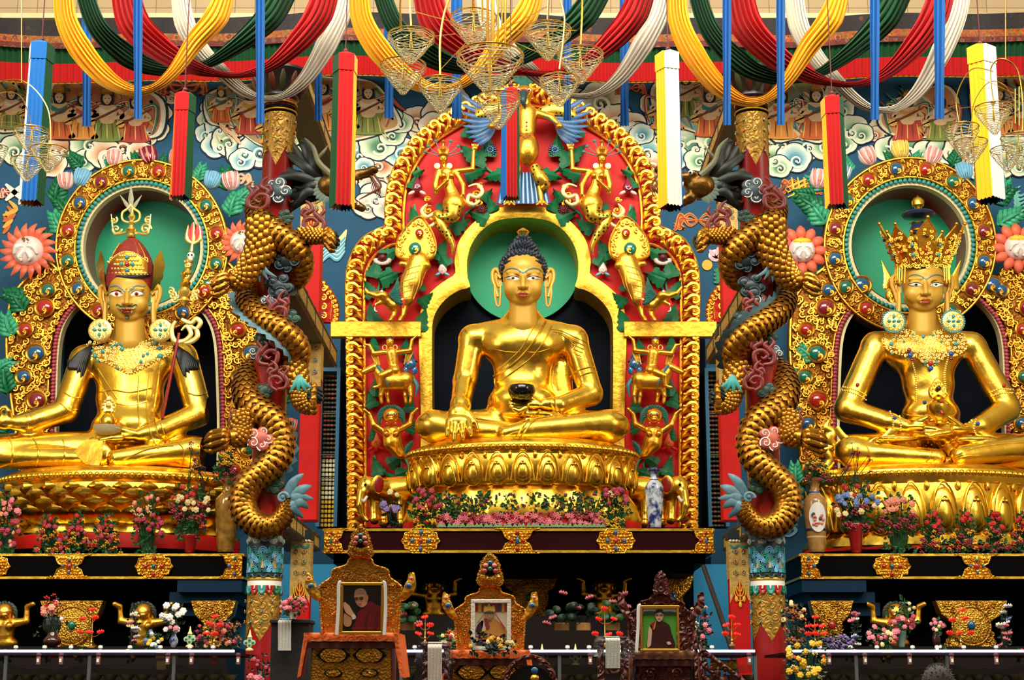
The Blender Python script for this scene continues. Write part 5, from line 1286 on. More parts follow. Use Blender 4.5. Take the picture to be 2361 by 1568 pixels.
for sg,x0 in((-1,200),(1,415)):
    for k in range(9):
        strand(b,bv,[(x0+sg*(k*3-10),800+k*2),(x0+sg*(k*4),828+k),(x0+sg*(6+k*4),850),(x0+sg*(10+k*4),868-k*5+ (k%2)*8)],[R_(6),R_(7),R_(5),R_(1)],R_(2),7)
b.build('black_hair_locks',mat('black hair',(10,9,9),.4),pad)
# hat
HATR=mat('red brocade hat',(142,40,26),.6,0,('scroll',6,.2),.3,4)
b=MB(); prof=[(0,112),(10,108),(24,96),(42,70),(53,40),(56,10),(54,-12)]
b.lathe([(r(1)*p.x,r(1)*p.y) for p in spline([(a,c_,0) for a,c_ in reversed(prof)],4)],Q(0,-32,-8)+Vector((0,0,0)),28,sy=.95); hat=b.build('pointed_hat',HATR,pad)
b=MB()
for k in range(6): a=-.9+k*.36; b.tube(spline([Q(math.sin(a)*54,-50,math.cos(a)*48-8),Q(math.sin(a)*48,-95,math.cos(a)*42-8),Q(math.sin(a)*28,-125,math.cos(a)*24-8)],4),r(1.6),5); b.spiral(Q(math.sin(a)*50,-88,math.cos(a)*46-4),r(10),1.3,r(2),a*3,1,5,n=12)
b.build('gold_hat_scrolls',GOLDS,hat)
b=MB(); P=lambda u,v:Q(math.sin(u)*53,-52-v,math.cos(u)*50-2)
b.grid(lambda u,v:P((u-.5)*2.0,v*(30+24*math.cos((u-.5)*PI)**1.2 if True else 40)),20,6)
gp=b.build('gold_front_plate',GOLDS,hat)
b=MB()
for row in range(5):
    for k in range(11-row):
        u=(k+.5)/(11-row)-.5; b.sph(P(u*(1.9-row*.28),4+row*10),r(4.2),8,6)
for k in range(25): u=k/24-.5; b.sph(P(u*2.0,1),r(2),6,5); b.sph(P(u*2.0,30+24*math.cos(u*PI)**1.2),r(2.4),6,5)
b.build('plate_studs',FILI,gp)
for (u,v,m,q) in((0,24,GEMR,6),(0,40,TURQ,5),(0,10,TURQ,5),(-.24,24,TURQ,5),(.24,24,TURQ,5)):
    b=MB(); b.sph(P(u,v)+Vector((0,-r(4),0)),r(q),10,7); b.build('gem',m,gp)
b=MB(); b.tube([Q(math.sin(a)*50,-50+3*math.cos(a*2),math.cos(a)*48) for a in [-1.3+2.6*k/16 for k in range(17)]],r(3.4),7); b.build('black_hairline',HAIRB,pad)
for sg in(-1,1):
    b=MB(); b.add([Q(sg*56,-44,20),Q(sg*52,-10-4,18),Q(sg*64,-20,-6),Q(sg*(76 if sg>0 else 62),-70,-14),Q(sg*(72 if sg>0 else 70),-112,-16),Q(sg*58,-86,6),Q(sg*58,-44,16),Q(sg*55,-16,14),Q(sg*67,-22,-10),Q(sg*80,-72,-18)],[(0,1,2,3,4,5),(6,9,8,7),(0,6,7,1),(1,7,8,2),(2,8,9,3),(3,9,4),(5,4,9,6),(0,5,6)]); b.build('gold_hat_wing',GOLD,hat)
    b=MB(); b.tube(spline([Q(sg*50,-40,-10),Q(sg*66,-48,-16),Q(sg*70,-66,-18)],5),[r(12),r(10),r(2)],9,flat=.5); b.build('red_hat_flap',HATR,hat)
b=MB(); b.lathe([(r(q[0]),r(q[1])) for q in((10,0),(12,4),(7,8),(9,14),(14,18),(8,24),(5,30),(8,36),(5,42),(9,50),(4,60),(3,70))],Q(2,-138,-8),14)
for sg in(-1,1):
    b.tube(spline([Q(2,-172,-8),Q(2+sg*18,-178,-8),Q(2+sg*20,-195,-8),Q(2+sg*6,-206,-8),Q(2,-215,-8)],5),r(3),7)
    b.spiral(Q(2+sg*34,-158,-8),r(13),1.3,r(3.2),0,sg,6); b.spiral(Q(2+sg*40,-178,-8),r(9),1.2,r(2.8),1,sg,6); b.tube(spline([Q(2+sg*10,-150,-8),Q(2+sg*28,-146,-8),Q(2+sg*40,-150,-8),Q(2+sg*46,-192,-8)],5),[r(3),r(3.4),r(3),r(1)],6)
b.build('vajra_finial',FILI,hat)
b=MB()
for dx,h_ in((0,62),(-14,40),(14,40)): b.tube(spline([Q(2,-196,-8),Q(2+dx*.8,-196-h_*.5,-8),Q(2+dx*1.8,-196-h_,-8)],5),[r(2),r(7 if dx==0 else 4.5),r(.5)],8,flat=.3)
b.build('feather',mat('feather grey',(150,150,120),.5),hat)
b=MB(); b.tube(spline([Q(2,-200,-10),Q(2,-228,-11),Q(2,-252,-10)],4),[r(1),r(4),r(.5)],8,flat=.3); b.build('dark_feather_eye',HAIRB,hat)
# staff
st=thing('ritual_staff','dark red staff with stacked gold heads, white skull and flaming trident tip','staff',J(375,962,74))
b=MB(); b.tube([J(374,965,78),J(395,860,70),J(413,768,60)],R_(3.6),8); b.build('red_rod',DRED,st)
b=MB(); K=lambda x,y:J(x,y,58)
b.lathe([(R_(p),R_(q)) for p,q in((3,0),(8,4),(14,12),(8,20),(13,26),(15,34),(9,42),(6,46))],K(424,706),16)
for sg in(-1,1):
    for k in range(3): b.spiral(K(424+sg*(22+k*4),690-k*9),R_(9),1.2,R_(2.8),k,sg,6,n=12)
b.build('crossed_vajra',FILI,st)
b=MB(); b.lathe([(R_(p),R_(q)) for p,q in((3,0),(10,6),(12,16),(6,24),(10,28),(12,38),(5,46))],K(427,668),16); b.build('gold_vase',GOLD,st)
for k,y in enumerate((638,612)):
    b=MB(); c=K(432+k*3,y); b.sph(c,(R_(9),R_(9),R_(12)),12,9); b.lathe([(R_(10),0),(R_(11),R_(4)),(R_(6),R_(10)),(0,R_(13))],c+Vector((0,0,R_(6))),12); b.sph(c+Vector((0,-R_(9),-R_(1))),R_(2.2),6,5); b.tube([c+Vector((-R_(4),-R_(8),-R_(5))),c+Vector((R_(4),-R_(8),-R_(5)))],R_(1.2),5); b.build('gold_head',FILI,st)
b=MB(); c=K(440,590); b.sph(c,(R_(9),R_(9),R_(9)),12,9); b.sph(c+Vector((0,-R_(2),-R_(8))),(R_(6),R_(6),R_(6)),10,7); sk=b.build('skull',WHITE,st)
b=MB(); [b.sph(c+Vector((sg*R_(3.6),-R_(8),R_(0))),R_(2.2),7,5) for sg in(-1,1)]; b.build('eye_socket',BLACK,sk)
b=MB(); b.tube([K(441,580),K(444,558)],[R_(5),R_(2.5)],8)
for sg in(-1,0,1): b.tube(spline([K(446,562),K(446+sg*15,550),K(447+sg*13,520-(sg==0)*8)],6),[R_(3.5),R_(5.5),R_(1)],8,flat=.5)
b.build('trident',FILI,st)
b=MB(); 
for k in range(7): a=-1.2+.4*k; b.tube(spline([K(447,560),K(447+math.sin(a)*17,545-math.cos(a)*6),K(447+math.sin(a)*15+((-1)**k)*2,530-math.cos(a)*18)],4),[R_(3),R_(5),R_(.6)],7,flat=.4)
b.build('flames',mat('flame red',(206,44,30),.5),st)
b=MB(); 
for pts in ([(405,740),(395,760),(402,785),(425,786),(440,770),(430,752),(418,762)],[(418,736),(440,745),(452,735),(462,744),(452,758),(436,748)],[(452,755),(455,775),(440,788),(415,790)]):
    b.tube(spline([J(x,y,62) for x,y in pts],6),[R_(4),R_(6),R_(6),R_(6),R_(5),R_(2)],8,flat=.35)
b.build('gold_ribbon',FILI,st)
# skull cup with a little gold vase
c=J(248,990,104); b=MB(); b.lathe([(R_(p),R_(q)) for p,q in((0,-14),(14,-13),(28,-6),(33,6),(31,7),(26,-3),(0,-9))],c,24); o=b.build('offering_cup',mat('milky glass',(200,196,170),.3,alpha=.75)); tag(o,'milky white cup resting in the lap of the hatted statue','cup')
v=thing('gold_vase_finial','small gold vase with flame-shaped top standing in the milky cup','vase',c+Vector((0,0,R_(-8))))
b=MB(); b.lathe([(R_(p),R_(q)) for p,q in((10,-8),(14,0),(18,10),(19,22),(12,32),(6,36),(8,40))],c,20); b.build('vase_body',GOLD,v)
b=MB(); b.plate([(c.x+R_(x),c.z+R_(z)) for x,z in sp2([(-10,38),(-15,50),(-10,64),(0,76),(10,64),(15,50),(10,38)],4,True)],c.y-.04,.1,bev=.02)
for k in range(8): b.sph(c+Vector((R_(13)*math.cos(k*PI/7),-.06,R_(46)+R_(20)*math.sin(k*PI/7))),R_(3.4),7,5)
b.sph(c+Vector((0,-.08,R_(52))),R_(6),8,6); b.build('leaf_top',FILI,v)
# robe flap hanging over the pedestal
b=MB(); P=[J(170,1042,110),J(196,1014,108),J(238,1012,110),J(236,1050,124),J(226,1082,124),J(186,1060,118)]; P2=[p+Vector((0,.12,.02)) for p in P]; b.add(P+P2,[(0,1,2,3,4,5),(11,10,9,8,7,6)]+[(i,(i+1)%6,6+(i+1)%6,6+i)[::-1] for i in range(6)]); b.build('robe_flap',GOLD,pad,sharp=.3)

# ================================================================ right statue (five-leaf crown)
ami=thing('seated_statue','golden seated statue with five-pointed filigree crown and calm face, right side','statue',W(2140,1075,44.5))
lo=W(1895,1085,46); hi=W(2450,715,46); B=SDF((lo.x,42.0,W(1180,1082,43.2).z-.1),(hi.x,46.6,hi.z+.1),.036)
B.ell(J(2128,815,0),(R_(88),R_(50),R_(56)),.2); B.ell(J(2092,812,18),(R_(44),R_(38),R_(38)),.2); B.ell(J(2166,812,18),(R_(44),R_(38),R_(38)),.2); B.ell(J(2140,885,4),(R_(60),R_(44),R_(66)),.35); B.ell(J(2146,955,14),(R_(66),R_(52),R_(44)),.3); B.ell(J(2146,1005,4),(R_(90),R_(64),R_(34)),.25)
B.cap(J(2042,790,-4),R_(27),J(2214,790,-4),R_(27),.35); B.cap(J(2128,775,-2),R_(46),J(2128,720,2),R_(31),.25)
B.ell(J(2018,800,0),(R_(33),R_(32),R_(36)),.12); B.ell(J(2240,800,0),(R_(34),R_(32),R_(36)),.12)
B.cap(J(2014,806,0),R_(31),J(1956,935,22),R_(30),.08); B.cap(J(1952,945,24),R_(29),J(2052,975,64),R_(24),.08); B.cap(J(2052,975,64),R_(22),J(2092,984,80),R_(14),.06)
B.ell(J(2120,984,88),(R_(30),R_(15),R_(10)),.05)
B.cap(J(2246,806,0),R_(31),J(2320,935,22),R_(30),.08); B.cap(J(2322,945,24),R_(29),J(2262,982,64),R_(24),.08); B.cap(J(2262,982,64),R_(22),J(2232,988,80),R_(14),.06)
B.ell(J(2206,990,90),(R_(30),R_(15),R_(10)),.05)
hand_fingers(B,J,R_,None,(2134,982),((2186,974),(2190,981),(2188,987),(2180,992)),(2110,976,2138,964,2152,952),92,6)
hand_fingers(B,J,R_,None,(2190,992),((2142,990),(2132,996),(2134,1002),(2144,1006)),(2214,982,2192,966,2174,952),98,6)
B.cap(J(2080,1040,20),R_(44),J(1975,1040,50),R_(38),.12); B.ell(J(1962,1040,52),(R_(38),R_(36),R_(36)),.1); B.cap(J(2210,1040,20),R_(44),J(2370,1040,50),R_(38),.12)
B.cap(J(1965,1044,60),R_(30),J(2160,1056,94),R_(20),.08); B.cap(J(2370,1030,66),R_(30),J(2215,1052,104),R_(24),.08); B.cap(J(1960,1066,58),R_(12),J(2400,1066,58),R_(12),.15)
B.ell(J(2070,1012,80),(R_(46),R_(20),R_(8)),.06); B.ell(J(2250,1014,86),(R_(48),R_(20),R_(9)),.06)
for k in range(5): B.ell(J(2020-k*5,1010+k*2.5,78),(R_(5),R_(7),R_(4)),.02); B.ell(J(2305+k*5,1012+k*2,82),(R_(5),R_(7),R_(4)),.02)
body=B.build('body',GOLD,ami); bv=B.bvh
b=MB()
for pts in ([(2135,1028),(2150,1045),(2130,1070)],[(2148,1025),(2162,1045),(2146,1072)],[(2160,1022),(2172,1045),(2158,1074)],[(2190,1060),(2240,1035),(2300,1024),(2360,1020)],[(2200,1066),(2225,1052),(2260,1050)],[(1990,1020),(2005,1045),(1998,1074)],[(2070,950),(2100,958),(2150,958),(2200,952)],[(2068,962),(2100,970),(2150,970)]): strand(b,bv,pts,R_(2),0)
b.build('robe_folds',GOLD,ami)
b=MB()
for pts in ([(1932,898),(1955,902),(1982,912),(1996,922)],[(1934,890),(1958,895),(1985,904),(2000,914)],[(2282,905),(2305,896),(2330,898)],[(2286,914),(2308,906),(2334,906)]):
    for q in resample(pts,5): 
        h=hit(bv,q.x,q.y,.01)
        if h: b.sph(h,R_(2.4),6,5)
for x0 in(2110,2178):
    for q in resample(sp2([(x0-14 if x0<2140 else x0+10,815),(x0,860),(x0+2,900),(x0-6 if x0>2140 else x0+2,925)],5),5): 
        h=hit(bv,q.x,q.y,.01)
        if h: b.sph(h,R_(2.4),6,5)
for pts in([(2052,950),(2060,970),(2058,990)],[(2072,955),(2078,975),(2076,992)],[(2250,968),(2244,985),(2250,1003)]):
    for q in resample(pts,5): 
        h=hit(bv,q.x,q.y,.01)
        if h: b.sph(h,R_(2.6),6,5)
b.build('bead_chains',FILI,ami)
GR=[(2085,790,3,TURQ),(2105,775,3,TURQ),(2128,778,4,TURQ),(2150,775,3,TURQ),(2170,790,3,TURQ),(2058,795,5,TURQ),(2200,795,5,TURQ),(2096,808,5,GEMP),(2098,818,6,LAPIS),(2102,828,4,GEMP),(2190,815,6,LAPIS),(2190,826,4,GEMP),(2145,838,6,CORALG),(2132,836,4,TURQ),(2158,836,4,TURQ),(2145,850,6,LAPIS),(2060,815,3,TURQ),(2222,820,3,TURQ)]
collar(ami,bv,[(2035,775),(2070,762),(2100,765),(2128,768),(2160,765),(2188,762),(2222,775),(2228,800),(2205,818),(2175,822),(2160,838),(2145,846),(2128,836),(2110,822),(2070,816),(2040,800)],GR,s0,8)
for (x,y,m) in((1977,888,CORALG),(2314,890,CORALG),(2062,965,LAPIS),(2254,978,LAPIS),(2132,929,LAPIS)):
    h=hit(bv,x,y,.03)
    if h: b=MB(); b.sph(h,R_(4.5),10,7); b.build('gem',m,ami)
E,Q,r=head_sdf(2127,663,1.0,44.6,turn=.13,h=.012); E.cap(Q(0,40,-4),r(30),Q(0,104,-8),r(33),.05); E.build('head',GOLDF,ami); hb=E.bvh
face_paint(ami,hb,2135,663,1.0,mat('slate brow',(70,110,120),.5),mat('teal iris',(50,120,110),.3),LIPS)
for sg in(-1,1): ear(ami,Q,r,sg,46,slot=False)
disc_earring(ami,2060,742,44.3,26,True); disc_earring(ami,2197,742,44.3,26,True)
b=MB(); b.tube([Q(math.sin(a)*50,-50+4*math.cos(a*2),math.cos(a)*46) for a in [-1.35+2.7*k/16 for k in range(17)]],r(4.5),7); b.sph(Q(0,-30,-14),(r(49),r(44),r(48)),20,14); b.build('black_hair',mat('black hair',(10,9,9),.4),ami)
cr_=MB(); cr_.tube([Q(math.sin(a)*56,-58,math.cos(a)*52-6) for a in [-2.2+4.4*k/30 for k in range(31)]],r(6),8); crown=cr_.build('crown_band',GOLD,ami)
for k in range(9):
    a=-1.6+3.2*k/8; big=(k%2==0); hgt=(104 if k==4 else 88) if big else 70; wd=17 if big else 12
    lean=.42
    def T(u,v,o=0): 
        rr=62+v*lean*.95+o; aa=a+u/62; return Q(math.sin(aa)*rr,-56-v,math.cos(aa)*(rr-4)-6)
    g=MB(); ol=[(-wd,0),(-wd*1.15,hgt*.3),(-wd*.8,hgt*.55),(-wd*.95,hgt*.68),(-wd*.4,hgt*.85),(0,hgt),(wd*.4,hgt*.85),(wd*.95,hgt*.68),(wd*.8,hgt*.55),(wd*1.15,hgt*.3),(wd,0)]
    n=len(ol); g.add([T(u,v) for u,v in ol]+[T(u,v,-3) for u,v in ol],[tuple(range(n))[::-1],tuple(range(n,2*n))]+[(i,(i+1)%n,n+(i+1)%n,n+i) for i in range(n)])
    g.tube([T(u,v,1) for u,v in ol],r(1.8),5)
    rr_=random.Random(k)
    for j in range(20):
        v=rr_.uniform(4,hgt*.82); u=rr_.uniform(-.75,.75)*wd*(1-.5*v/hgt); g.spiral(T(u,v,3),r(rr_.uniform(3.5,5.5)),1.2,r(1.3),rr_.random()*TAU,rr_.choice((-1,1)),5,n=9)
    g.sph(T(0,hgt+3,1),r(4.5),9,7)
    lf=g.build('crown_leaf',GOLDS,crown)
    for v,m,q in((hgt*.28,GEMR if big else TURQ,4.6),(hgt*.6,mat('dark stone',(50,24,14),.2) if big else TURQ,4)):
        g=MB(); g.sph(T(0,v,5),r(q),9,7); g.build('gem',m,lf)
g=MB()
for row in range(3):
    for k in range(26): a=-1.6+3.2*k/25; g.spiral(Q(math.sin(a)*(60+row*2),-50-row*11,math.cos(a)*56-6),r(6),1.2,r(1.7),k,(-1)**k,5,n=9)
for k in range(22):
    a=-1.55+3.1*k/21
    if abs(a)<.75: continue
    g.tube([Q(math.sin(a)*62,-50,math.cos(a)*58-6),Q(math.sin(a)*64,-18+6*(k%2),math.cos(a)*60-6)],r(1.5),5); g.sph(Q(math.sin(a)*64,-16+6*(k%2),math.cos(a)*60-6),r(3),7,5)
g.build('hanging_filigree',GOLDS,crown)
b=MB(); K=Q(-8,-120,-10); b.lathe([(r(p),r(q)) for p,q in((22,-40),(24,-10),(16,0),(11,6),(22,12),(14,18),(9,26),(20,30))],K,18,); b.build('gold_topknot',GOLD,crown)
b=MB(); b.lathe([(r(p),r(q)) for p,q in((12,0),(36,6),(39,11),(34,16),(10,20))],Q(-8,-158,-10),24); b.build('blue_topknot_disc',mat('blue glaze',(26,44,74),.3),crown)
b=MB(); b.lathe([(r(p),r(q)) for p,q in((16,0),(20,10),(14,24),(8,28))],Q(-8,-124,-10),18); b.build('blue_topknot_jar',MT['blue glaze'],crown)
b=MB(); b.lathe([(r(p),r(q)) for p,q in((8,0),(12,3),(7,8),(9,14),(14,18),(15,28),(9,36),(3,40),(0,44))],Q(-8,-172,-10),14); b.build('gold_topknot_finial',GOLD,crown)
for sg in(-1,1):   # feathered fans by the ears
    b=MB()
    for k in range(7):
        a=.5+k*.16; b.tube(spline([Q(sg*60,0,-20),Q(sg*(74+k*2),-24+k*4,-22),Q(sg*(92-k*2),-62+k*9,-24)],4),[r(3),r(5),r(.8)],7,flat=.3)
    b.build('gold_ear_fan',GOLD,crown)
    b=MB(); b.sph(Q(sg*70,18,-20),(r(14),r(8),r(18)),10,8)
    for k in range(8): b.spiral(Q(sg*(66+8*math.cos(k)),18+14*math.sin(k),-8),r(6),1.2,r(1.6),k,sg,5,n=9)
    b.build('ear_rosette',GOLDS,crown)
# scarves looping past the elbows
for pts in ([(2078,962),(2062,990),(2035,1018),(2005,1032),(1975,1028),(1945,1008),(1928,985)],[(2238,968),(2262,1000),(2300,1020),(2330,1026),(2361,1015)]):
    b=MB(); b.tube(spline([J(x,y,84-k*3) for k,(x,y) in enumerate(pts)],8),[R_(6),R_(10),R_(11),R_(11),R_(9),R_(7)],8,flat=.25); b.build('gold_scarf',GOLD,ami)
b=MB()
for pts in ([(1925,1030),(1912,1012),(1920,996),(1905,985),(1912,968)],[(1905,1080),(1918,1060),(1905,1040),(1920,1025),(1900,1015)]): b.tube(spline([W(x,y,44.6) for x,y in pts],6),[R_(9),R_(12),R_(10),R_(8),R_(1)],8,flat=.4)
b.build('curling_scarf_end',GOLD,ami)
v=thing('treasure_vase','gold vase with a red jewel and leafy top resting in the crowned statue\'s hands','vase',J(2166,978,118))
c=J(2166,978,118); b=MB(); b.lathe([(R_(p),R_(q)) for p,q in((0,0),(12,1),(9,6),(20,16),(26,32),(26,42),(18,50),(10,54),(14,58),(9,64),(0,68))],c,24); b.build('vase_body',GOLD,v)
b=MB(); b.plate([(c.x+R_(x),c.z+R_(z)) for x,z in sp2([(-12,56),(-20,70),(-16,84),(0,104),(16,84),(20,70),(12,56)],4,True)],c.y-.06,.12,bev=.02)
for k in range(9): b.spiral(c+Vector((R_(14)*math.cos(k*PI/8),-.08,R_(66)+R_(26)*math.sin(k*PI/8))),R_(5),1.2,R_(1.6),k,1,5,n=9)
b.build('leafy_top',GOLDS,v)
b=MB(); b.sph(c+Vector((0,-.12,R_(78))),R_(6),9,7); b.build('jewel',mat('dark stone',(50,24,14),.2),v)
b=MB(); b.sph(c+Vector((0,-R_(27),R_(20))),R_(5),9,7); b.sph(c+Vector((0,-R_(27),R_(46))),R_(4),9,7); b.build('red_jewel',GEMR,v)
# ================================================================ round dragon columns
SCALEG=mat('dragon gold scale',(176,118,34),.36,.9,None,.4,3); SLATE=mat('slate cloud paint',(62,84,92),.45,0,None,.35,6); SLATED=mat('dark cloud paint',(22,36,42),.4,0,None,.4,6)
FIN=mat('blue grey fin',(84,122,132),.5,0,None,.35,7); FLAME=mat('russet flame carving',(112,34,26),.4,0,None,.2,5); SHELLM=mat('dark striped shell',(22,40,40),.35,0,None,.3,4)
MANE=mat('black green mane',(18,26,18),.45,0,None,.4,9); MAUVE=mat('mauve flame carving',(120,62,70),.45,0,None,.2,5); CORALC=mat('coral cloud paint',(196,96,76),.5,0,None,.45,5); MOSS=mat('moss green cloud',(36,70,50),.45,0,None,.35,6)
WAVEM=mat('teal wave paint',(46,104,112),.5); ARROW=mat('gold leaf stencil cloth',(176,132,48),.4,.5,('scroll',8,.3),.35,7)
def carved_cloud(px,py,R,d,parent,m0=SLATE,m1=WHITE,n=5,seed=1,w=0,hs=1.0):
    r=random.Random(seed); g=MB(); s=S(d,py)*R; c=W(px,py,d-w*S(d,py))
    for k in range(n):
        a=TAU*k/n+r.uniform(-.3,.3); q=c+Vector((math.cos(a)*s*.55,r.uniform(-.04,.04),math.sin(a)*s*.5*hs)); rr=s*r.uniform(.38,.5)
        g.m=0; g.sph(q,(rr,rr*.42,rr*.85),14,9)
        g.m=1; g.spiral(q+Vector((0,-rr*.36,0)),rr*.86,1.35,rr*.1,r.random()*TAU,r.choice((-1,1)),5,n=18)
    g.m=0; g.sph(c,(s*.6,s*.25,s*.5),14,9)
    return g.build('carved_cloud',[m0,m1],parent)
def flamecurl(px,py,R,d,parent,m,w=0,sg=1,nm='flame_curl'):
    g=MB(); s=S(d,py)*R; c=W(px,py,d-w*S(d,py)); T=lambda x,z,y=0:c+Vector((sg*x*s,y*s,z*s))
    for pts in ([(0,-1),(.5,-.7),(.55,-.1),(.05,.05),(-.3,-.25),(-.05,-.5),(.15,-.35)],[(.35,-.2),(.55,.3),(.1,.6),(.2,1.0),(.55,1.3)],[(0,-.9),(-.6,-.8),(-.75,-.3),(-.5,.2),(-.75,.6),(-.5,.95)],[(-.6,-.2),(-.3,.2),(-.1,.45),(-.35,.7)],[(.3,.5),(.6,.65),(.75,.35),(.6,.2)]):
        g.tube(spline([T(*p) for p in pts],6),[s*.1,s*.17,s*.17,s*.14,s*.12,s*.03],8,flat=.6)
    return g.build(nm,m,parent)
def dragon(mx,dx,dy,label):
    """mx maps a left-column pixel x to this column"""
    d0=COLD+.55; X=lambda x,y: mx(x,y)
    P=lambda x,y,w:W(X(x,y),y+dy,d0-.0-w*S(d0))
    t=thing('column_dragon',label,'dragon',P(640,1230,0)); s=S(d0)
    ctl=[(662,1160,52,20),(655,1188,54,28),(630,1212,56,34),(598,1212,56,37),(570,1190,54,39),(560,1155,52,41),(575,1118,54,42),(606,1090,56,43),(636,1058,56,44),(646,1018,50,45),(632,978,54,46),(600,950,54,46),(572,918,40,44),(570,880,8,42),(595,850,-34,40),(640,842,-48,40),(676,835,-14,42),(680,800,26,43),(650,765,54,42),(612,738,54,41),(580,712,36,40),(572,680,0,38),(600,655,-40,38),(650,648,-48,40),(684,632,-8,42),(688,590,34,43),(655,552,56,43),(618,525,56,41),(592,495,30,36),(596,462,-10,32),(625,440,-44,30),(668,428,-40,30),(715,430,-6,32),(752,440,20,34)]
    pts=spline([P(x,y,w) for x,y,w,r in ctl],7); rad=[q*s*.76 for q in interp([c[3] for c in ctl],len(pts))]
    b=MB(); b.tube(pts,[q*.93 for q in rad],14); bodyo=b.build('body',GOLDG,t)  # tube coloured dark so the gaps between scales look shaded
    # overlapping scales
    T,U,Bn=frames(pts); L=[0]
    for i in range(1,len(pts)): L.append(L[-1]+(pts[i]-pts[i-1]).length)
    g=MB(); pos=.0; row=0; j=0; FR=[]
    while pos<L[-1]-.05:
        while L[j+1]<pos: j+=1
        f=(pos-L[j])/(L[j+1]-L[j]); c=pts[j].lerp(pts[j+1],f); u=U[j].lerp(U[j+1],f).normalized(); tt=T[j].lerp(T[j+1],f).normalized(); v=tt.cross(u); rr=rad[j]
        n=13; sz=TAU*rr/n*.62
        for k in range(n):
            a=TAU*(k+.5*(row%2))/n; nr=u*math.cos(a)+v*math.sin(a)
            q=c+nr*rr*.93; sd=tt.cross(nr)
            # tongue shaped scale: lifted tip pointing towards the tail (-tt)
            vs=[q+nr*.01*rr,q+sd*sz*.9-tt*sz*.1+nr*sz*.05,q+sd*sz*.75-tt*sz*.9+nr*sz*.25,q-tt*sz*1.55+nr*sz*.34,q-sd*sz*.75-tt*sz*.9+nr*sz*.25,q-sd*sz*.9-tt*sz*.1+nr*sz*.05,q-tt*sz*.55+nr*sz*.5]
            g.add(vs,[(0,1,6),(1,2,6),(2,3,6),(3,4,6),(4,5,6),(5,0,6)])
        pos+=sz*1.3; row+=1
    g.build('scales',SCALEG,t,sharp=1.2)
    # dorsal fin: jagged strip along outer side
    g=MB(); vs=[]; fs=[]; m=0
    for i in range(0,len(pts)-8):
        c=pts[i]; out=(c-P(622,0,0)); side=Vector((c.x-W(X(626,(640)),700,d0).x if 0 else 0,0,0))
        cen=W(X(622,900),900,d0); nr=U[i]*math.cos(-.9)+Bn[i]*math.sin(-.9)
        hgt=rad[i]*(1.28+.34*((i%3)/2)); vs+=[c+nr*rad[i]*.85,c+nr*hgt,c+nr*rad[i]*.85+T[i]*.0+Bn[i]*.03]
    for i in range(len(vs)//3-1):
        a=i*3; fs+=[(a,a+1,a+4,a+3),(a+1,a+2,a+5,a+4)]
    g.add(vs,fs); g.build('dorsal_fin',FIN,t,sharp=.5)
    # tail fan
    for k,(x,y) in enumerate(((700,1092),(718,1120),(722,1150),(712,1172),(700,1195),(678,1190))):
        g=MB(); a0=P(658,1160,52); tip=P(x,y,60-k*4); midp=P(658*.45+x*.55-6+(k%2)*9,1160*.45+y*.55-8,64); g.tube(spline([a0,midp,tip],8),[s*7,s*13,s*11,s*7,s*1],8,flat=.3,up=Vector((0,1,0))); g.build('tail_plume',FIN,t)
    g=MB(); g.spiral(P(652,1148,66),s*13,1.2,s*5,0,1,6); g.build('tail_curl',FIN,t)
    # legs with claws; each grips a dark striped spiral shell
    legs=[([(600,945,50),(560,975,66),(560,1005,80),(528,1010,96)],(492,1020),96,(26,26,22,17),-1),
          ([(676,850,10),(690,900,40),(700,930,60),(724,940,70)],(726,916),74,(30,24,20,15),1),
          ([(610,520,50),(600,580,60),(560,640,74),(528,650,84)],(506,660),90,(40,34,26,16),-1),
          ([(690,560,20),(700,545,40),(730,545,60),(752,545,70)],(764,558),78,(26,20,17,14),1)]
    for (lp,(sx_,sy_),sw,rr,sd) in legs:
        g=MB(); LP=spline([P(*q) for q in lp],7); lr=[q*s for q in interp(rr,len(LP))]; g.tube(LP,lr,12); 
        T2,U2,B2=frames(LP)
        for i in range(0,len(LP)-3,1):
            for k in range(9): a=TAU*(k+.5*(i%2))/9; nr=U2[i]*math.cos(a)+B2[i]*math.sin(a); g.sph(LP[i]+nr*lr[i]*.9,(lr[i]*.3,)*3,6,4)
        lg=g.build('leg',SCALEG,t)
        hand=LP[-1]; sc_=P(sx_,sy_,sw)
        for k in range(4):
            a=-1.0+k*.66; ax=Vector((sd*.3,-.9,0)); off=Vector((0,-math.cos(a)*.8,math.sin(a)))
            p1=hand.lerp(sc_,.3)+off*s*20; p2=sc_+off*s*24+(sc_-hand).normalized()*s*2; p3=sc_+off*s*14+(sc_-hand).normalized()*s*20
            g=MB(); g.tube(spline([hand,p1,p2,p3],5),[s*9,s*8,s*7,s*6,s*1.2],8); g.sph(p1,s*9,8,6); g.sph(p2,s*7.5,8,6); g.build('claw',SCALEG,lg)
        g=MB(); M=Matrix.Rotation(sd*.25+.2,4,'Y')
        pr=[(0,-18)]; 
        for k in range(5): z0=-18+k*8; R0=(11,18,20,17,10)[k]; pr+=[(R0,z0+1),(R0+1,z0+5),(R0-2,z0+7.4)]
        pr+=[(5,25),(0,28)]
        g.lathe([(a_*s,b2*s) for a_,b2 in pr],sc_,18,M); o=g.build('spiral_shell',SHELLM); 
        w_={(-1,96):'lower claw reaching towards the side statue',(1,74):'middle claw by the narrow tile window',(-1,90):'upper claw over the side throne back',(1,78):'raised claw beside the upper square column'}[(sd,sw)]
        tag(o,'dark spiral shell gripped by the %s dragon\'s %s'%('left column' if dx==0 else 'right column',w_),'shell','shells held by the column dragons')
    # head jutting towards the middle: scaled neck ruff, long mane, horns, jaws
    H=lambda x,y,w:P(x,y,w)
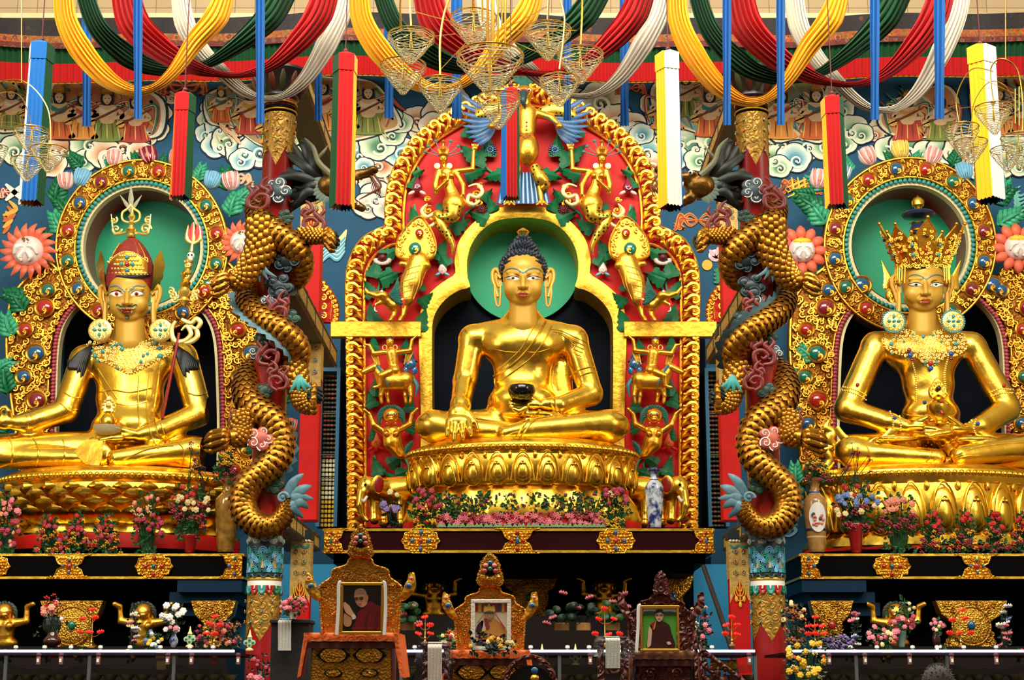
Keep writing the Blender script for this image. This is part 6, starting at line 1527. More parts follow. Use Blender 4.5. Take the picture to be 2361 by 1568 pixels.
    g=MB(); E=SDF(*( (lambda a,b_:((min(a.x,b_.x)-.1,d0-2.2,min(a.z,b_.z)-.1),(max(a.x,b_.x)+.1,d0+1.2,max(a.z,b_.z)+.1)))(H(715,520,0),H(880,360,0)) ),.028)
    E.ell(H(765,430,30),(s*36,s*30,s*30),.08); E.ell(H(800,412,34),(s*34,s*22,s*17),.08); E.cap(H(815,405,36),s*13,H(852,398,38),s*11,.06); E.ell(H(860,392,38),(s*13,s*14,s*10),.05)
    E.cap(H(790,455,34),s*15,H(835,480,36),s*9,.06); E.ell(H(780,400,50),(s*10,s*9,s*8),.04); E.ell(H(780,400,14),(s*10,s*9,s*8),.04)
    E.ell(H(820,440,36),(s*24,s*15,s*12),.05,sub=True)
    hd=E.build('head',mat('dark gold dragon face',(120,84,30),.35,.8,('vor',10,.4),.4,6),t)
    g.build
    for k in range(18):
        a=-1.5+k*.17; g=MB(); x0,y0=742,428; x1=742-math.cos(a*.55)*(50+ (k%3)*34); y1=428+math.sin(a)*70-20
        w_=30-k%4*14; g.tube(spline([H(x0,y0+math.sin(a)*20,w_),H((x0+x1)/2,(y0+y1)/2+((k%2)*16-8),w_+12),H(x1,y1+((k%3)-1)*10,w_-6),H(x1-16,y1-14,w_-10)],6),[s*9,s*12,s*10,s*6,s*1],7,flat=.5); g.build('mane_lock',MANE,t)
    for sgw in(50,14):
        g=MB(); g.tube(spline([H(766,405,sgw),H(735,375,sgw+4),H(722,340,sgw+6),H(702,318,sgw)],6),[s*8,s*7,s*5,s*1.2],8); g.tube(spline([H(732,365,sgw),H(746,350,sgw+4),H(756,336,sgw)],4),[s*5,s*4,s*1],7); g.build('horn',mat('horn grey green',(120,118,84),.5),hd)
    for k in range(8):
        a=PI*.62+k*.25; g=MB(); g.tube(spline([H(762+math.cos(a)*22,432-math.sin(a)*22*-1 if 0 else 432+math.sin(a+PI)*-24,40),H(762+math.cos(a)*44,432+math.sin(a)*40,44)],3),[s*12,s*9,s*1],7,flat=.4); g.build('cheek_frill',mat('grey green frill',(96,112,96),.5),hd)
    g=MB(); 
    for k in range(6): g.tube(spline([H(848,400,40-k*3),H(860+k*3,412+k*5,42),H(856+k*3,436+k*4,40)],4),[s*3,s*2.5,s*.6],5)
    g.tube(spline([H(862,402,40),H(878,430,44),H(850,448,42),H(828,460,40)],5),[s*3.4,s*3,s*1],6); g.build('whiskers',mat('brown whisker',(110,56,26),.5),hd)
    for sgw in(50,14): g=MB(); g.sph(H(788,398,sgw+6),(s*6,s*6,s*6),10,8); g.m=1; g.sph(H(789,398,sgw+10),(s*3,s*3,s*3),8,6); g.build('eye',[WHITE,BLACK],hd)
    g=MB(); 
    for k in range(6): g.lathe([(s*2.4,0),(s*2,-s*4),(0,-s*10)],H(806+k*8,420-k*1.5,50),6)
    for k in range(4): g.lathe([(s*2.2,0),(s*2,s*4),(0,s*9)],H(802+k*8,458+k*5,50),6)
    g.build('teeth',WHITE,hd)
    for (x,y,R,m,w_,sg) in((598,450,34,FLAME,60,1),(722,505,34,FLAME,50,-1),(590,600,30,MAUVE,70,1),(640,710,32,FLAME,66,1),(620,810,34,FLAME,70,1),(640,870,30,FLAME,72,-1),(548,960,24,FLAME,60,1)):
        flamecurl(X(x,y),y+dy,R,d0,t,m,w_,sg if dx==0 else -sg)
    for (x,y,m) in((600,625,FIN),(690,885,TEAL)):
        for k in range(4): g=MB(); a=.6+k*.5; g.tube(spline([P(x,y-20,70),P(x-10+k*8,y,76),P(x-22+k*20,y+26-abs(k-1)*6,72)],5),[s*3,s*6,s*4,s*.8],7,flat=.4); g.build('elbow_tuft',m,t)
    return t
def column(cx0,cx1,side,label,dlabel):
    """cx0/cx1 centre px at y=250 and y=1568"""
    d=COLD+.55; s=S(d); ca=W(cx0,250,d); cb=W(cx1,1568,d); x=(ca.x+cb.x)/2; z=lambda py:W(cx1,py,d).z; c=Vector((x,d,0)); Rr=W(cx1+38.5,1500,d).x-W(cx1,1500,d).x
    t=thing('round_column',label,'column',(x,d,FLOOR)); cen=lambda py:(cx0+(cx1-cx0)*(py-250)/1318)
    b=MB(); b.lathe([(Rr,FLOOR),(Rr,z(255)),(Rr*1.05,z(252)),(Rr*1.05,z(235))],c,32); b.build('red_shaft',DRED,t)
    # capital: dark flared lotus with dim petals
    b=MB(); b.lathe([(Rr*1.05,z(236)),(Rr*1.2,z(230)),(Rr*1.15,z(222)),(Rr*1.7,z(190)),(Rr*1.95,z(176)),(Rr*1.9,z(170)),(0,z(168))],c,32); cp=b.build('capital',mat('dark lotus capital',(30,22,18),.35),t)
    for k in range(14):
        a=TAU*k/14; nr=Vector((math.cos(a),math.sin(a),0)); g=MB(); g.tube(spline([c+nr*Rr*1.16+Vector((0,0,z(222))),c+nr*Rr*1.5+Vector((0,0,z(205))),c+nr*Rr*1.86+Vector((0,0,z(182)))],4),[Rr*.1,Rr*.2,Rr*.22,Rr*.05],8,flat=.5); g.build('capital_petal',[mat('umber petal',(90,34,16),.4),mat('olive petal',(60,60,30),.4)][k%2],cp)
    b=MB(); b.lathe([(Rr*1.03,z(268)),(Rr*1.05,z(266)),(Rr*1.05,z(240)),(Rr*1.03,z(238))],c,32); b.build('key_band',BLACK,t)
    for r_ in(244,262):
        b=MB(); b.tube([c+Vector((math.cos(TAU*k/32)*Rr*1.06,math.sin(TAU*k/32)*Rr*1.06,z(r_))) for k in range(32)],.02,6,closed=True); b.build('gold_ring',GOLDB,t)
    def cyl(u,zz,o=1.03): a=-PI/2+u; return c+Vector((math.cos(a)*Rr*o,math.sin(a)*Rr*o,zz))
    def skirt(py0,py1,py2,m,nm,npt=5,zig=True):
        g=MB(); n=60; vs=[]
        for k in range(n):
            u=TAU*k/n; f=abs(((u*npt/TAU)%1)-.5)*2; zb=z(py1)+(z(py2)-z(py1))*(f**1.0); vs.append(cyl(u,z(py0),1.015)); vs.append(cyl(u,zb,1.015)); 
        g.add(vs,[(2*k,2*((k+1)%n),2*((k+1)%n)+1,2*k+1) for k in range(n)]); return g.build(nm,m,t)
    for (p0,p1,p2,hh) in((268,345,392,1),(1362,1440,1480,1)):
        sk=skirt(p0,p1,p2,ARROW,'gold_leaf_skirt')
        for row in range(4 if p0<300 else 3):
            for k in range(9):
                u=TAU*(k+.5*(row%2)*0)/9; py=p0+(26 if p0>300 else 18)+row*24
                g=MB(); q=cyl(u,z(py),1.03); nr=Vector((q.x-c.x,q.y-c.y,0)).normalized(); R3=Vector((0,-1,0)).rotation_difference(nr).to_matrix().to_4x4()
                g.sph((0,0,0),(Rr*.11,Rr*.05,Rr*.11),10,7,R3); g.v=[tuple(Vector(v)+q) for v in g.v]; 
                o=len(g.v); g.m=1; h=MB(); h.spiral((0,-.03,-Rr*.02),Rr*.13,1,Rr*.03,PI/2,1,5,n=10); g.add([R3@Vector(v)+q for v in h.v],h.f); g.build('comma_jewel',[(GEMR,GEMB,GEMG)[(row+k)%3],GOLDB],sk)
    # scallop row above lower skirt
    for k in range(14):
        u=TAU*k/14; g=MB(); g.tube([cyl(u+.2*math.cos(PI*j/8),z(1352)-.16*math.sin(PI*j/8),1.03) for j in range(9)],.028,6); g.tube([cyl(u+.1*math.cos(PI*j/8),z(1352)-.08*math.sin(PI*j/8),1.03) for j in range(9)],.02,5); g.build('scallop',(TEAL,GEMR,GREEN)[k%3],t)
    b=MB(); b.lathe([(Rr*1.02,z(1366)),(Rr*1.03,z(1364)),(Rr*1.03,z(1338)),(Rr*1.02,z(1336))],c,32); b.build('scallop_band',WHITE,t)
    b=MB(); b.lathe([(Rr*1.05,z(1340)),(Rr*1.07,z(1337)),(Rr*1.05,z(1334))],c,32); b.build('gold_ring',GOLDB,t)
    # wave, mountain and cloud band
    b=MB(); b.lathe([(Rr*1.03,z(1335)),(Rr*1.04,z(1333)),(Rr*1.04,z(1242)),(Rr*1.0,z(1236))],c,32); b.build('dark_wave_ground',mat('ink teal',(14,34,42),.5),t)
    for row in range(5):
        for k in range(12):
            u=TAU*(k+.5*(row%2))/12; zz=z(1322-row*11); g=MB()
            for q in(1,.68,.36): g.tube([cyl(u+.25*q*math.cos(PI*j/8),zz+.13*q*math.sin(PI*j/8),1.055) for j in range(9)],.016,5)
            g.build('wave',[WAVEM,LBLUE,TEAL][(row+k)%3],t)
    for k in range(9):
        u=TAU*k/9; g=MB(); 
        for q,(hh,ww) in enumerate(((1,.19),(.72,.12),(.45,.07))):
            g.m=q; zz=z(1312); g.add([cyl(u-ww,zz,1.06+.02*q),cyl(u+ww,zz,1.06+.02*q),cyl(u,zz+(z(1262)-zz)*hh*(1 if k%2 else .75),1.06+.02*q)],[(0,1,2)])
        g.build('mountain',[[GREEN,ORANGE,mat('buff',(200,170,110),.6)],[CORAL,YEL,ORANGE]][k%2],t,smooth=False)
    for k in range(7):
        a=-1.4+.5*k; q=cyl(a,0,1.03); g=MB(); cc=Vector((q.x,q.y,z(1250)+.05*(k%2))); nr=Vector((q.x-c.x,q.y-c.y,0)).normalized(); R3=Vector((0,-1,0)).rotation_difference(nr).to_matrix().to_4x4()
        h=MB(); h.sph((0,0,0),(Rr*.3,Rr*.1,Rr*.22),12,8); g.add([R3@Vector(v)+cc for v in h.v],h.f); g.m=1; h=MB(); h.spiral((0,-Rr*.1,0),Rr*.18,1.3,Rr*.025,k,(-1)**k,5,n=14); g.add([R3@Vector(v)+cc for v in h.v],h.f); g.build('band_cloud',[mat('pale grey cloud',(150,170,150),.55),WHITE],t)
    for j in range(2):
        b=MB(); n=24; pts=[]
        for k in range(n): 
            u=TAU*k/n; pts+=[cyl(u,z(1334-(k%2)*7-j*1),1.06),cyl(u+.16,z(1334-(k%2)*7-j),1.06)]
        b.tube(pts,.018,4,closed=True); b.build('key_fret',[mat('grey green frill',(96,112,96),.5),DGREEN][j],t)
    # clouds wrapped round the shaft
    mxf=(lambda x,y: x) if side<0 else (lambda x,y: cen(y)+(W(0,0,1).x*0)+ (2*0)+( (646+(602-646)*(y-250)/1318) - x))
    for (x,y,R,m,m1,w_) in((640,438,34,SLATE,WHITE,50),(660,600,34,SLATED,SLATE,52),(645,660,36,SLATED,SLATE,52),(622,700,26,SLATE,WHITE,52),(668,735,26,MOSS,SLATE,50),(595,815,22,SLATE,WHITE,50),(612,900,24,MOSS,SLATE,52),(592,995,0,CORALC,WHITE,60),(600,1010,34,CORALC,WHITE,84),(632,1118,26,MOSS,MOSS,50),(660,500,20,MOSS,SLATE,48),(604,780,20,MOSS,MOSS,52),(640,560,24,SLATED,SLATE,64)):
        if R: carved_cloud(mxf(x,y),y,R,d,t,m,m1,5,int(x+y),w_)
    return t,mxf
t_,mxl=column(646,602,-1,'red round column on the left wrapped by a gold dragon','')
t_,mxr=column(1735,1775,1,'red round column on the right wrapped by a gold dragon','')
dragon(mxl,0,0,'gold-scaled dragon coiled round the left round column, its dark-maned head facing right')
dragon(mxr,1,0,'gold-scaled dragon coiled round the right round column, its dark-maned head facing left')
# ================================================================ valance, swags, streamers, banners, chandeliers
def patmat(name,base,c1,c2,sc_,rough=.7):
    m=mat(name,base,rough); nt=m.node_tree; N=nt.nodes; L=nt.links; b=N['Principled BSDF']; tcn=N.new('ShaderNodeTexCoord')
    v=N.new('ShaderNodeTexVoronoi'); v.inputs['Scale'].default_value=sc_; v.inputs['Randomness'].default_value=.25; L.new(tcn.outputs['Object'],v.inputs['Vector'])
    r=N.new('ShaderNodeValToRGB'); r.color_ramp.interpolation='CONSTANT'; e=r.color_ramp.elements; e[0].color=srgb(c2); e[0].position=0; e[1].position=.16; e[1].color=srgb(c1)
    for p,c in((.32,c2),(.36,base)): q=e.new(p); q.color=srgb(c)
    L.new(v.outputs['Distance'],r.inputs[0])
    n=N.new('ShaderNodeTexVoronoi'); n.inputs['Scale'].default_value=sc_*5; L.new(tcn.outputs['Object'],n.inputs['Vector'])
    mx=N.new('ShaderNodeMix'); mx.data_type='RGBA'; mx.blend_type='MULTIPLY'; mx.inputs[0].default_value=.7; L.new(r.outputs[0],mx.inputs[6]); L.new(n.outputs['Color'],mx.inputs[7]); L.new(mx.outputs[2],b.inputs['Base Color']); return m
BR1=patmat('dark roundel brocade',(44,34,34),(126,70,44),(70,50,44),2.6); BR2=patmat('orange brocade',(190,104,36),(150,66,30),(214,150,60),3.2); BR3=patmat('russet brocade',(126,44,28),(150,90,70),(96,30,24),3.4)
CGREEN=mat('green cloth',(10,66,30),.8,sheen=.1,spec=.2); CRED=mat('red cloth',(176,14,14),.8,sheen=.1,spec=.2); CYEL=mat('yellow cloth',(246,184,22),.75,sheen=.15,spec=.2); CWHT=mat('white cloth',(226,218,200),.8,sheen=.1,spec=.2); CBLU=mat('blue cloth',(18,96,168),.75,sheen=.1,spec=.2); CORG=mat('orange cloth',(226,110,26),.8,spec=.2)
vd=46.35
val=thing('wall_valance','long pleated valance of brocade, green and red cloth running along the top of the wall','valance',W(1180,182,vd))
def row(nm,m,ya,yb,pleat,off,wob=0):
    b=MB(); x0,x1=-120,2480; n=900 if pleat else 260
    vs=[];nv=6
    for j in range(nv+1):
        for i in range(n+1):
            x=x0+(x1-x0)*i/n; sag=8*math.sin(x*TAU/1400+.6)+3*math.sin(x*TAU/430); y=ya+(yb-ya)*j/nv+sag
            p=W(x,y,vd-off-(pleat*(.6+.4*j/nv)*math.sin(x*TAU/15+math.sin(x*.03)*2) if pleat else .03*math.sin(x*.05))); vs.append(p)
    w=n+1; b.add(vs,[(j*w+i,j*w+i+1,(j+1)*w+i+1,(j+1)*w+i) for j in range(nv) for i in range(n)]); return b.build(nm,m,val,sharp=3)
row('brocade_band',BR1,36,74,0,.12); row('orange_brocade_band',BR2,73,90,0,.16); row('russet_brocade_band',BR3,89,102,0,.2); row('green_pleats',CGREEN,98,140,.07,.02); row('red_pleats',CRED,137,180,.07,.08); row('yellow_edging',CYEL,176,183,.07,.02)
# swags
TPL={'yellow':([(148,-40),(152,40),(185,110),(240,175),(300,208),(352,203),(400,165),(450,95),(500,35),(525,-40)],[46,50,56,46,26,20,30,46,58,40],CYEL,0.0),
 'green':([(188,-40),(222,60),(290,128),(350,156),(420,162),(480,147),(560,95),(625,35),(665,-40)],[40,46,52,36,22,22,44,66,60],CGREEN,.9),
 'red':([(288,-40),(308,50),(370,112),(435,150),(500,170),(562,172),(625,150),(690,92),(735,30),(755,-40)],[64,76,60,40,16,14,28,54,66,60],CRED,.45),
 'white':([(413,-40),(425,50),(460,112),(510,165),(560,208),(605,226),(655,220),(705,180),(752,105),(788,30),(800,-40)],[40,48,42,34,26,14,18,34,50,44,40],CWHT,1.35)}
def swag(col,fx,fy,bay,label):
    P,wd,m,off=TPL[col]; d=30.2+off; pts=sp2([(fx(x),fy(y)) for x,y in P],9); n=len(pts); ww=interp(wd,n); b=MB(); NV=44; vs=[]
    ph=rnd.random()*6; nf=6
    for i in range(n):
        a=Vector(pts[max(i-1,0)]); c=Vector(pts[min(i+1,n-1)]); t=(c-a).normalized(); nr=Vector((-t.y,t.x)); k=i/(n-1)
        for j in range(NV+1):
            v=j/NV-.5; vv=v+.02*math.sin(nf*TAU*v+ph); q=Vector(pts[i])+nr*ww[i]*vv; amp=(.03+.0009*ww[i]); 
            dep=amp*math.sin(nf*TAU*v+ph+2.2*math.sin(k*5+v*3))+.35*amp*math.sin(nf*2.3*TAU*v+k*7)-.25*math.cos(PI*v)*(ww[i]/50)
            vs.append(W(q.x,q.y,d+dep+.5*math.sin(k*PI)*0))
    w=NV+1; b.add(vs,[(i*w+j,i*w+j+1,(i+1)*w+j+1,(i+1)*w+j) for i in range(n-1) for j in range(NV)])
    o=b.build('draped_swag',m,sharp=3); tag(o,label,'swag','cloth swags under the ceiling'); return o
bays=[(lambda x:x,lambda y:y,'left'),(lambda x:805+(x-125)*1.081,lambda y:y*.98,'middle'),(lambda x:1537+(x-125)*1.012,lambda y:y*1.12 if y>0 else y,'right')]
where={'left':'over the hatted statue','middle':'behind the glass chandelier','right':'towards the crowned statue'}
for fx,fy,nm in bays:
    for col in TPL: swag(col,fx,fy,nm,'%s pleated swag of the %s bay, hanging %s'%(col,nm,where[nm]))
def streamer(x,y1,w_,front,label,y0=-40):
    d=29.3 if front else 32.2; b=MB(); vs=[]; nu,nv=14,16
    for j in range(nv+1):
        for i in range(nu+1):
            u=i/nu-.5; v=j/nv; y=y0+(y1-y0)*v; 
            if j==nv: y+=6*abs(((i/nu*3)%1)-.5)-3
            q=W(x+u*w_*(1+.1*math.sin(v*6)),y,d+.05*math.sin(u*15+v)); vs.append(q)
    w=nu+1; b.add(vs,[(j*w+i,j*w+i+1,(j+1)*w+i+1,(j+1)*w+i) for j in range(nv) for i in range(nu)]); o=b.build('blue_streamer',CBLU,sharp=3); tag(o,label,'streamer','blue cloth streamers')
for x,y1,w_,fr,l in((200,293,21,0,'narrow blue streamer left of the yellow swag\'s lowest point'),(318,276,20,1,'narrow blue streamer hanging in front of the left yellow swag'),(600,286,20,1,'narrow blue streamer in front of the white swag beside the left column'),(734,280,18,0,'narrow blue streamer between left column and red-green banner'),(897,274,22,0,'narrow blue streamer behind the chandelier\'s left shades'),(1053,275,24,0,'wide blue streamer behind the middle of the chandelier'),
    (1308,280,18,0,'narrow blue streamer behind the chandelier\'s right shades'),(1440,292,21,0,'narrow blue streamer between chandelier and yellow-white banner'),(1676,290,19,1,'narrow blue streamer just left of the right column top'),(1800,290,19,1,'narrow blue streamer just right of the right column top'),(2017,278,21,1,'narrow blue streamer in front of the right white swag\'s low point'),(2166,276,24,1,'narrow blue streamer left of the red-yellow-white banner')):
    streamer(x,y1,w_,fr,l)
def banner(x,y0,y1,w_,rot,cols,label,d=28.6):
    rot+=math.degrees(math.atan((HX-x)/3614)); c0=W(x,y0,d); c1=W(x,y1,d); s=S(d,(y0+y1)/2); r=w_*s*.56; t=thing('tube_banner',label,'banner',(c0.x,d,c1.z),'hanging four-sided cloth banners')
    H=c0.z-c1.z; c=Vector((c0.x,d,0)); cn=[Vector((math.cos(math.radians(rot-126-72+72*k)),math.sin(math.radians(rot-126-72+72*k)),0))*r*1.12 for k in range(5)]
    for k in range(5):
        a,e=cn[k],cn[(k+1)%5]; nr=(a+e).normalized(); b=MB(); vs=[]; nu,nv=18,12
        for j in range(nv+1):
            for i in range(nu+1):
                u=i/nu; v=j/nv; p=c+a.lerp(e,u)+nr*(.018*math.sin(u*TAU*3.5)*(.3+v)); z=c0.z-.12-(H-.12)*v
                if j==nv: z+=.05*abs(((u*4)%1)-.5)*2
                vs.append((p.x,p.y,z))
        w=nu+1; b.add(vs,[(j*w+i,j*w+i+1,(j+1)*w+i+1,(j+1)*w+i) for j in range(nv) for i in range(nu)]); b.build('cloth_panel',cols[k],t,sharp=3)
        b=MB(); vs=[]; tp=Vector((c.x,c.y,c0.z+.02)); z=c0.z-.5*.35
        P=[c+a*1.07,c+e*1.07]; b.add([(P[0].x,P[0].y,c0.z-.38),(P[1].x,P[1].y,c0.z-.38),(P[1].x,P[1].y,c0.z-.05),(P[0].x,P[0].y,c0.z-.05),((P[0].x+P[1].x+c.x)/3,(P[0].y+P[1].y+c.y)/3,c0.z+.02),(c.x,c.y,c0.z+.03)],[(0,1,2,3),(3,2,4),(3,4,5),(2,5,4)]); b.build('cap_flap',cols[k],t,smooth=False)
    b=MB(); b.tube([(c.x,c.y,c0.z),(c.x,c.y,c0.z+3)],.012,5); b.sph((c.x,c.y,c0.z+.08),.05,8,6); b.build('hanging_cord',MAROON,t)
Y_,W_,B_,G_,R__,O_=CYEL,CWHT,CBLU,CGREEN,CRED,CORG
# order: faces start at angle rot going anticlockwise seen from above; camera looks along +y so faces towards -y show
banner(96,100,472,46,-12,[W_,B_,G_,R__,Y_],'tall banner of five strips, white, blue and dark green in view, near the left edge')
banner(426,216,460,40,-14,[O_,R__,G_,B_,W_],'tall banner with red, orange and dark green strips hanging over the left halo')
banner(797,126,482,46,6,[G_,R__,Y_,B_,W_],'tall banner, red strip between green and yellow, left of the carved throne back')
banner(1177,205,462,34,10,[B_,R__,G_,Y_,W_],'slim blue, red and green banner hanging before the golden bird figure')
banner(1540,122,482,46,20,[Y_,W_,B_,G_,R__],'tall banner, yellow, white and blue, right of the carved throne back')
banner(1918,224,480,42,0,[Y_,R__,G_,B_,W_],'tall banner, yellow, red and green strips, left of the crowned statue\'s halo')
banner(2260,108,466,52,-26,[R__,Y_,W_,B_,G_],'tall banner, dark red, yellow and bright white strips, near the right edge')
# chandeliers
GLR=mat('clear glass ring',(222,216,176),.1,.35,spec=.9,alpha=.8); GLB=mat('gilt tube',(236,190,84),.2,1)
def shade(t,cx,cy,rx,tip,d):
    s=S(d,cy); c=W(cx,cy,d); R=rx*s; H=(tip-cy)*s*1.05; sd=thingpart('glass_shade',t,c)
    n=15; b=MB()
    for k in range(n):
        f=k/n; r=R*(1-f**1.15)*.97+R*.06; z=c.z-H*(f**.9)
        if f<.16: r=R*(1-.25*(.16-f)); 
        m=26; b.tube([(c.x+math.cos(TAU*j/m)*r,c.y+math.sin(TAU*j/m)*r,z+.01*math.sin(j*1.7+k)) for j in range(m)],R*.02,5,closed=True)
    b.build('glass_rings',GLR,sd)
    b=MB(); b.tube([(c.x+math.cos(TAU*j/36)*R,c.y+math.sin(TAU*j/36)*R,c.z) for j in range(36)],R*.03,6,closed=True)
    for k in range(3): a=TAU*k/3+.4; b.tube([(c.x,c.y,c.z+R*.08),(c.x+math.cos(a)*R,c.y+math.sin(a)*R,c.z)],R*.012,5)
    for k in range(4): a=TAU*k/4+.3; b.tube(spline([(c.x+math.cos(a)*R*.95,c.y+math.sin(a)*R*.95,c.z),(c.x+math.cos(a)*R*.62,c.y+math.sin(a)*R*.62,c.z-H*.4),(c.x,c.y,c.z-H*1.0)],4),R*.012,4)
    b.lathe([(R*.02,-H*.5),(R*.08,-H*.4),(R*.05,-H*.1),(R*.03,R*.1),(R*.16,R*.3),(R*.05,R*.3)],c,10); b.build('gilt_rim',GLB,sd)
    return c,R
def thingpart(nm,parent,loc):
    o=bpy.data.objects.new(nm,None); C.objects.link(o); o.parent=parent; o.location=Vector(loc)-WL[parent.name]; WL[o.name]=Vector(loc); return o
def chandelier(label,cx,d,shades,arcs,tubes):
    hub=W(cx,-120,d); t=thing('glass_chandelier',label,'chandelier',hub)
    for (x,y,rx,tip,dd) in shades: shade(t,x,y,rx,tip,d+dd)
    s=S(d,60)
    for pts,dd,r in arcs:
        b=MB(); b.tube(spline([W(x,y,d+dd*(i/(len(pts)-1) if 1 else 1)) for i,(x,y) in enumerate(pts)],7),s*r,7); b.build('gilt_arm',GLB,t)
    for (x,ya,yb,r,dd) in tubes:
        b=MB(); b.tube([W(x,ya,d+dd),W(x,yb,d+dd)],s*r,8); b.build('gilt_tube',GLB,t)
chandelier('big chandelier of nine conical ringed glass shades on gilt arms, top centre',1130,26,[(948,82,54,150,-.3),(930,150,52,220,.5),(1015,192,50,262,-1),(1092,40,54,116,.8),(1130,128,77,222,0),(1150,226,50,300,-1.2),(1263,68,54,142,.2),(1290,184,46,248,-.7),(1338,124,53,196,-.2)],
 [([(1130,-60),(1060,-50),(960,-70),(926,-20),(924,70)],.5,2.4),([(1130,-60),(1080,-60),(1035,0),(1016,80),(1015,175)],-1,2.6),([(1130,-60),(1020,-70),(950,-50),(948,60)],-.3,2.2),([(1130,-80),(1092,-60),(1092,22)],.8,2.6),([(1130,-60),(1230,-90),(1262,-40),(1263,48)],.2,2.6),([(1130,-50),(1260,-60),(1298,20),(1300,80),(1290,160)],-.7,2.4),([(1130,-70),(1300,-90),(1340,-30),(1338,105)],-.2,2.2),
  ([(950,25),(1090,62),(1150,70),(1262,15)],0,1),([(1016,160),(1130,40)],0,1),([(930,92),(1050,78)],0,1),([(1170,90),(1330,160)],0,1),([(1165,70),(1330,70)],0,1)],
 [(1112,-60,50,2.2,.1),(1124,-60,112,3,.0),(1136,-60,120,4,-.1),(1148,-60,95,2.4,.1),(1165,-60,112,2.6,0),(1157,-60,60,2,.3),(1130,80,215,2.4,-.5)])
chandelier('small chandelier with thin wire arcs and four dark glass shades at the left edge',40,25,[(74,302,41,360,0),(113,345,42,398,-.4),(64,370,38,420,-.8),(-8,340,26,400,.3)],[([(-60,320),(-50,240),(0,190),(60,190),(110,250),(118,340)],-.4,1.2),([(-60,260),(0,215),(50,225),(75,300)],0,1.1),([(-40,350),(-20,290),(20,282),(64,290)],0,.7),([(-30,278),(60,250)],0,.7),([(-40,285),(90,300)],0,.7)],[(50,-60,190,1,.0)])
chandelier('small chandelier with thin wire arcs and five dark glass shades at the right edge',2300,25,[(2290,248,42,312,-.2),(2216,294,40,366,.2),(2238,328,38,380,-.5),(2348,316,40,392,-.6),(2320,345,36,398,.3)],[([(2212,282),(2206,220),(2240,160),(2290,165)],0,1.3),([(2290,235),(2284,160),(2310,136),(2345,160),(2358,230),(2358,300)],-.3,1.6),([(2240,315),(2245,240),(2280,190),(2320,200),(2350,260)],0,1),([(2210,250),(2360,230)],0,.6),([(2260,180),(2361,225)],0,.6)],[(2318,-60,136,1,.0),(2349,200,290,1.6,0),(2340,205,285,1.4,0)])
# ================================================================ gilded figures on the carved throne back
SPOT=mat('gold with green spots',(240,186,64),.32,.9); 
def spotify(m,c2,sc_,th):
    nt=m.node_tree; N=nt.nodes; L=nt.links; b=N['Principled BSDF']; tcn=N.new('ShaderNodeTexCoord'); v=N.new('ShaderNodeTexVoronoi'); v.inputs['Scale'].default_value=sc_; v.inputs['Randomness'].default_value=.35; L.new(tcn.outputs['Object'],v.inputs['Vector'])
    r=N.new('ShaderNodeValToRGB'); r.color_ramp.interpolation='CONSTANT'; e=r.color_ramp.elements; e[0].color=srgb(c2); e[1].position=th; e[1].color=b.inputs['Base Color'].default_value; L.new(v.outputs['Distance'],r.inputs[0]); L.new(r.outputs[0],b.inputs['Base Color'])
spotify(SPOT,(10,84,50),9,.3)
FEATH=mat('blue feather paint',(44,92,140),.4,0,None,.3,5); MANEG=mat('green mane paint',(30,96,84),.45,0,None,.3,8); MANEB=mat('teal horse mane',(60,120,130),.45,0,None,.3,8)
FD=42.95; fs=S(FD)
def fig(lo,hi,w0,w1,h=.02):
    a=W(lo[0],lo[1],FD); b_=W(hi[0],hi[1],FD); x0,x1=sorted((a.x,b_.x)); z0,z1=sorted((a.z,b_.z)); return SDF((x0-.08,FD-w1*fs,z0-.08),(x1+.08,FD+w0*fs,z1+.08),h)
def face(B,f,x,y,w,r):
    """tiny face features on a head of radius r (px)"""
    B.ell(f(x,y+r*.1,w+r*.95),(r*.16*fs,r*.25*fs,r*.28*fs),.01); B.ell(f(x-r*.38,y-r*.05,w+r*.85),(r*.2*fs,r*.14*fs,r*.12*fs),.008,sub=True); B.ell(f(x+r*.38,y-r*.05,w+r*.85),(r*.2*fs,r*.14*fs,r*.12*fs),.008,sub=True); B.ell(f(x,y+r*.5,w+r*.85),(r*.3*fs,r*.14*fs,r*.08*fs),.01)
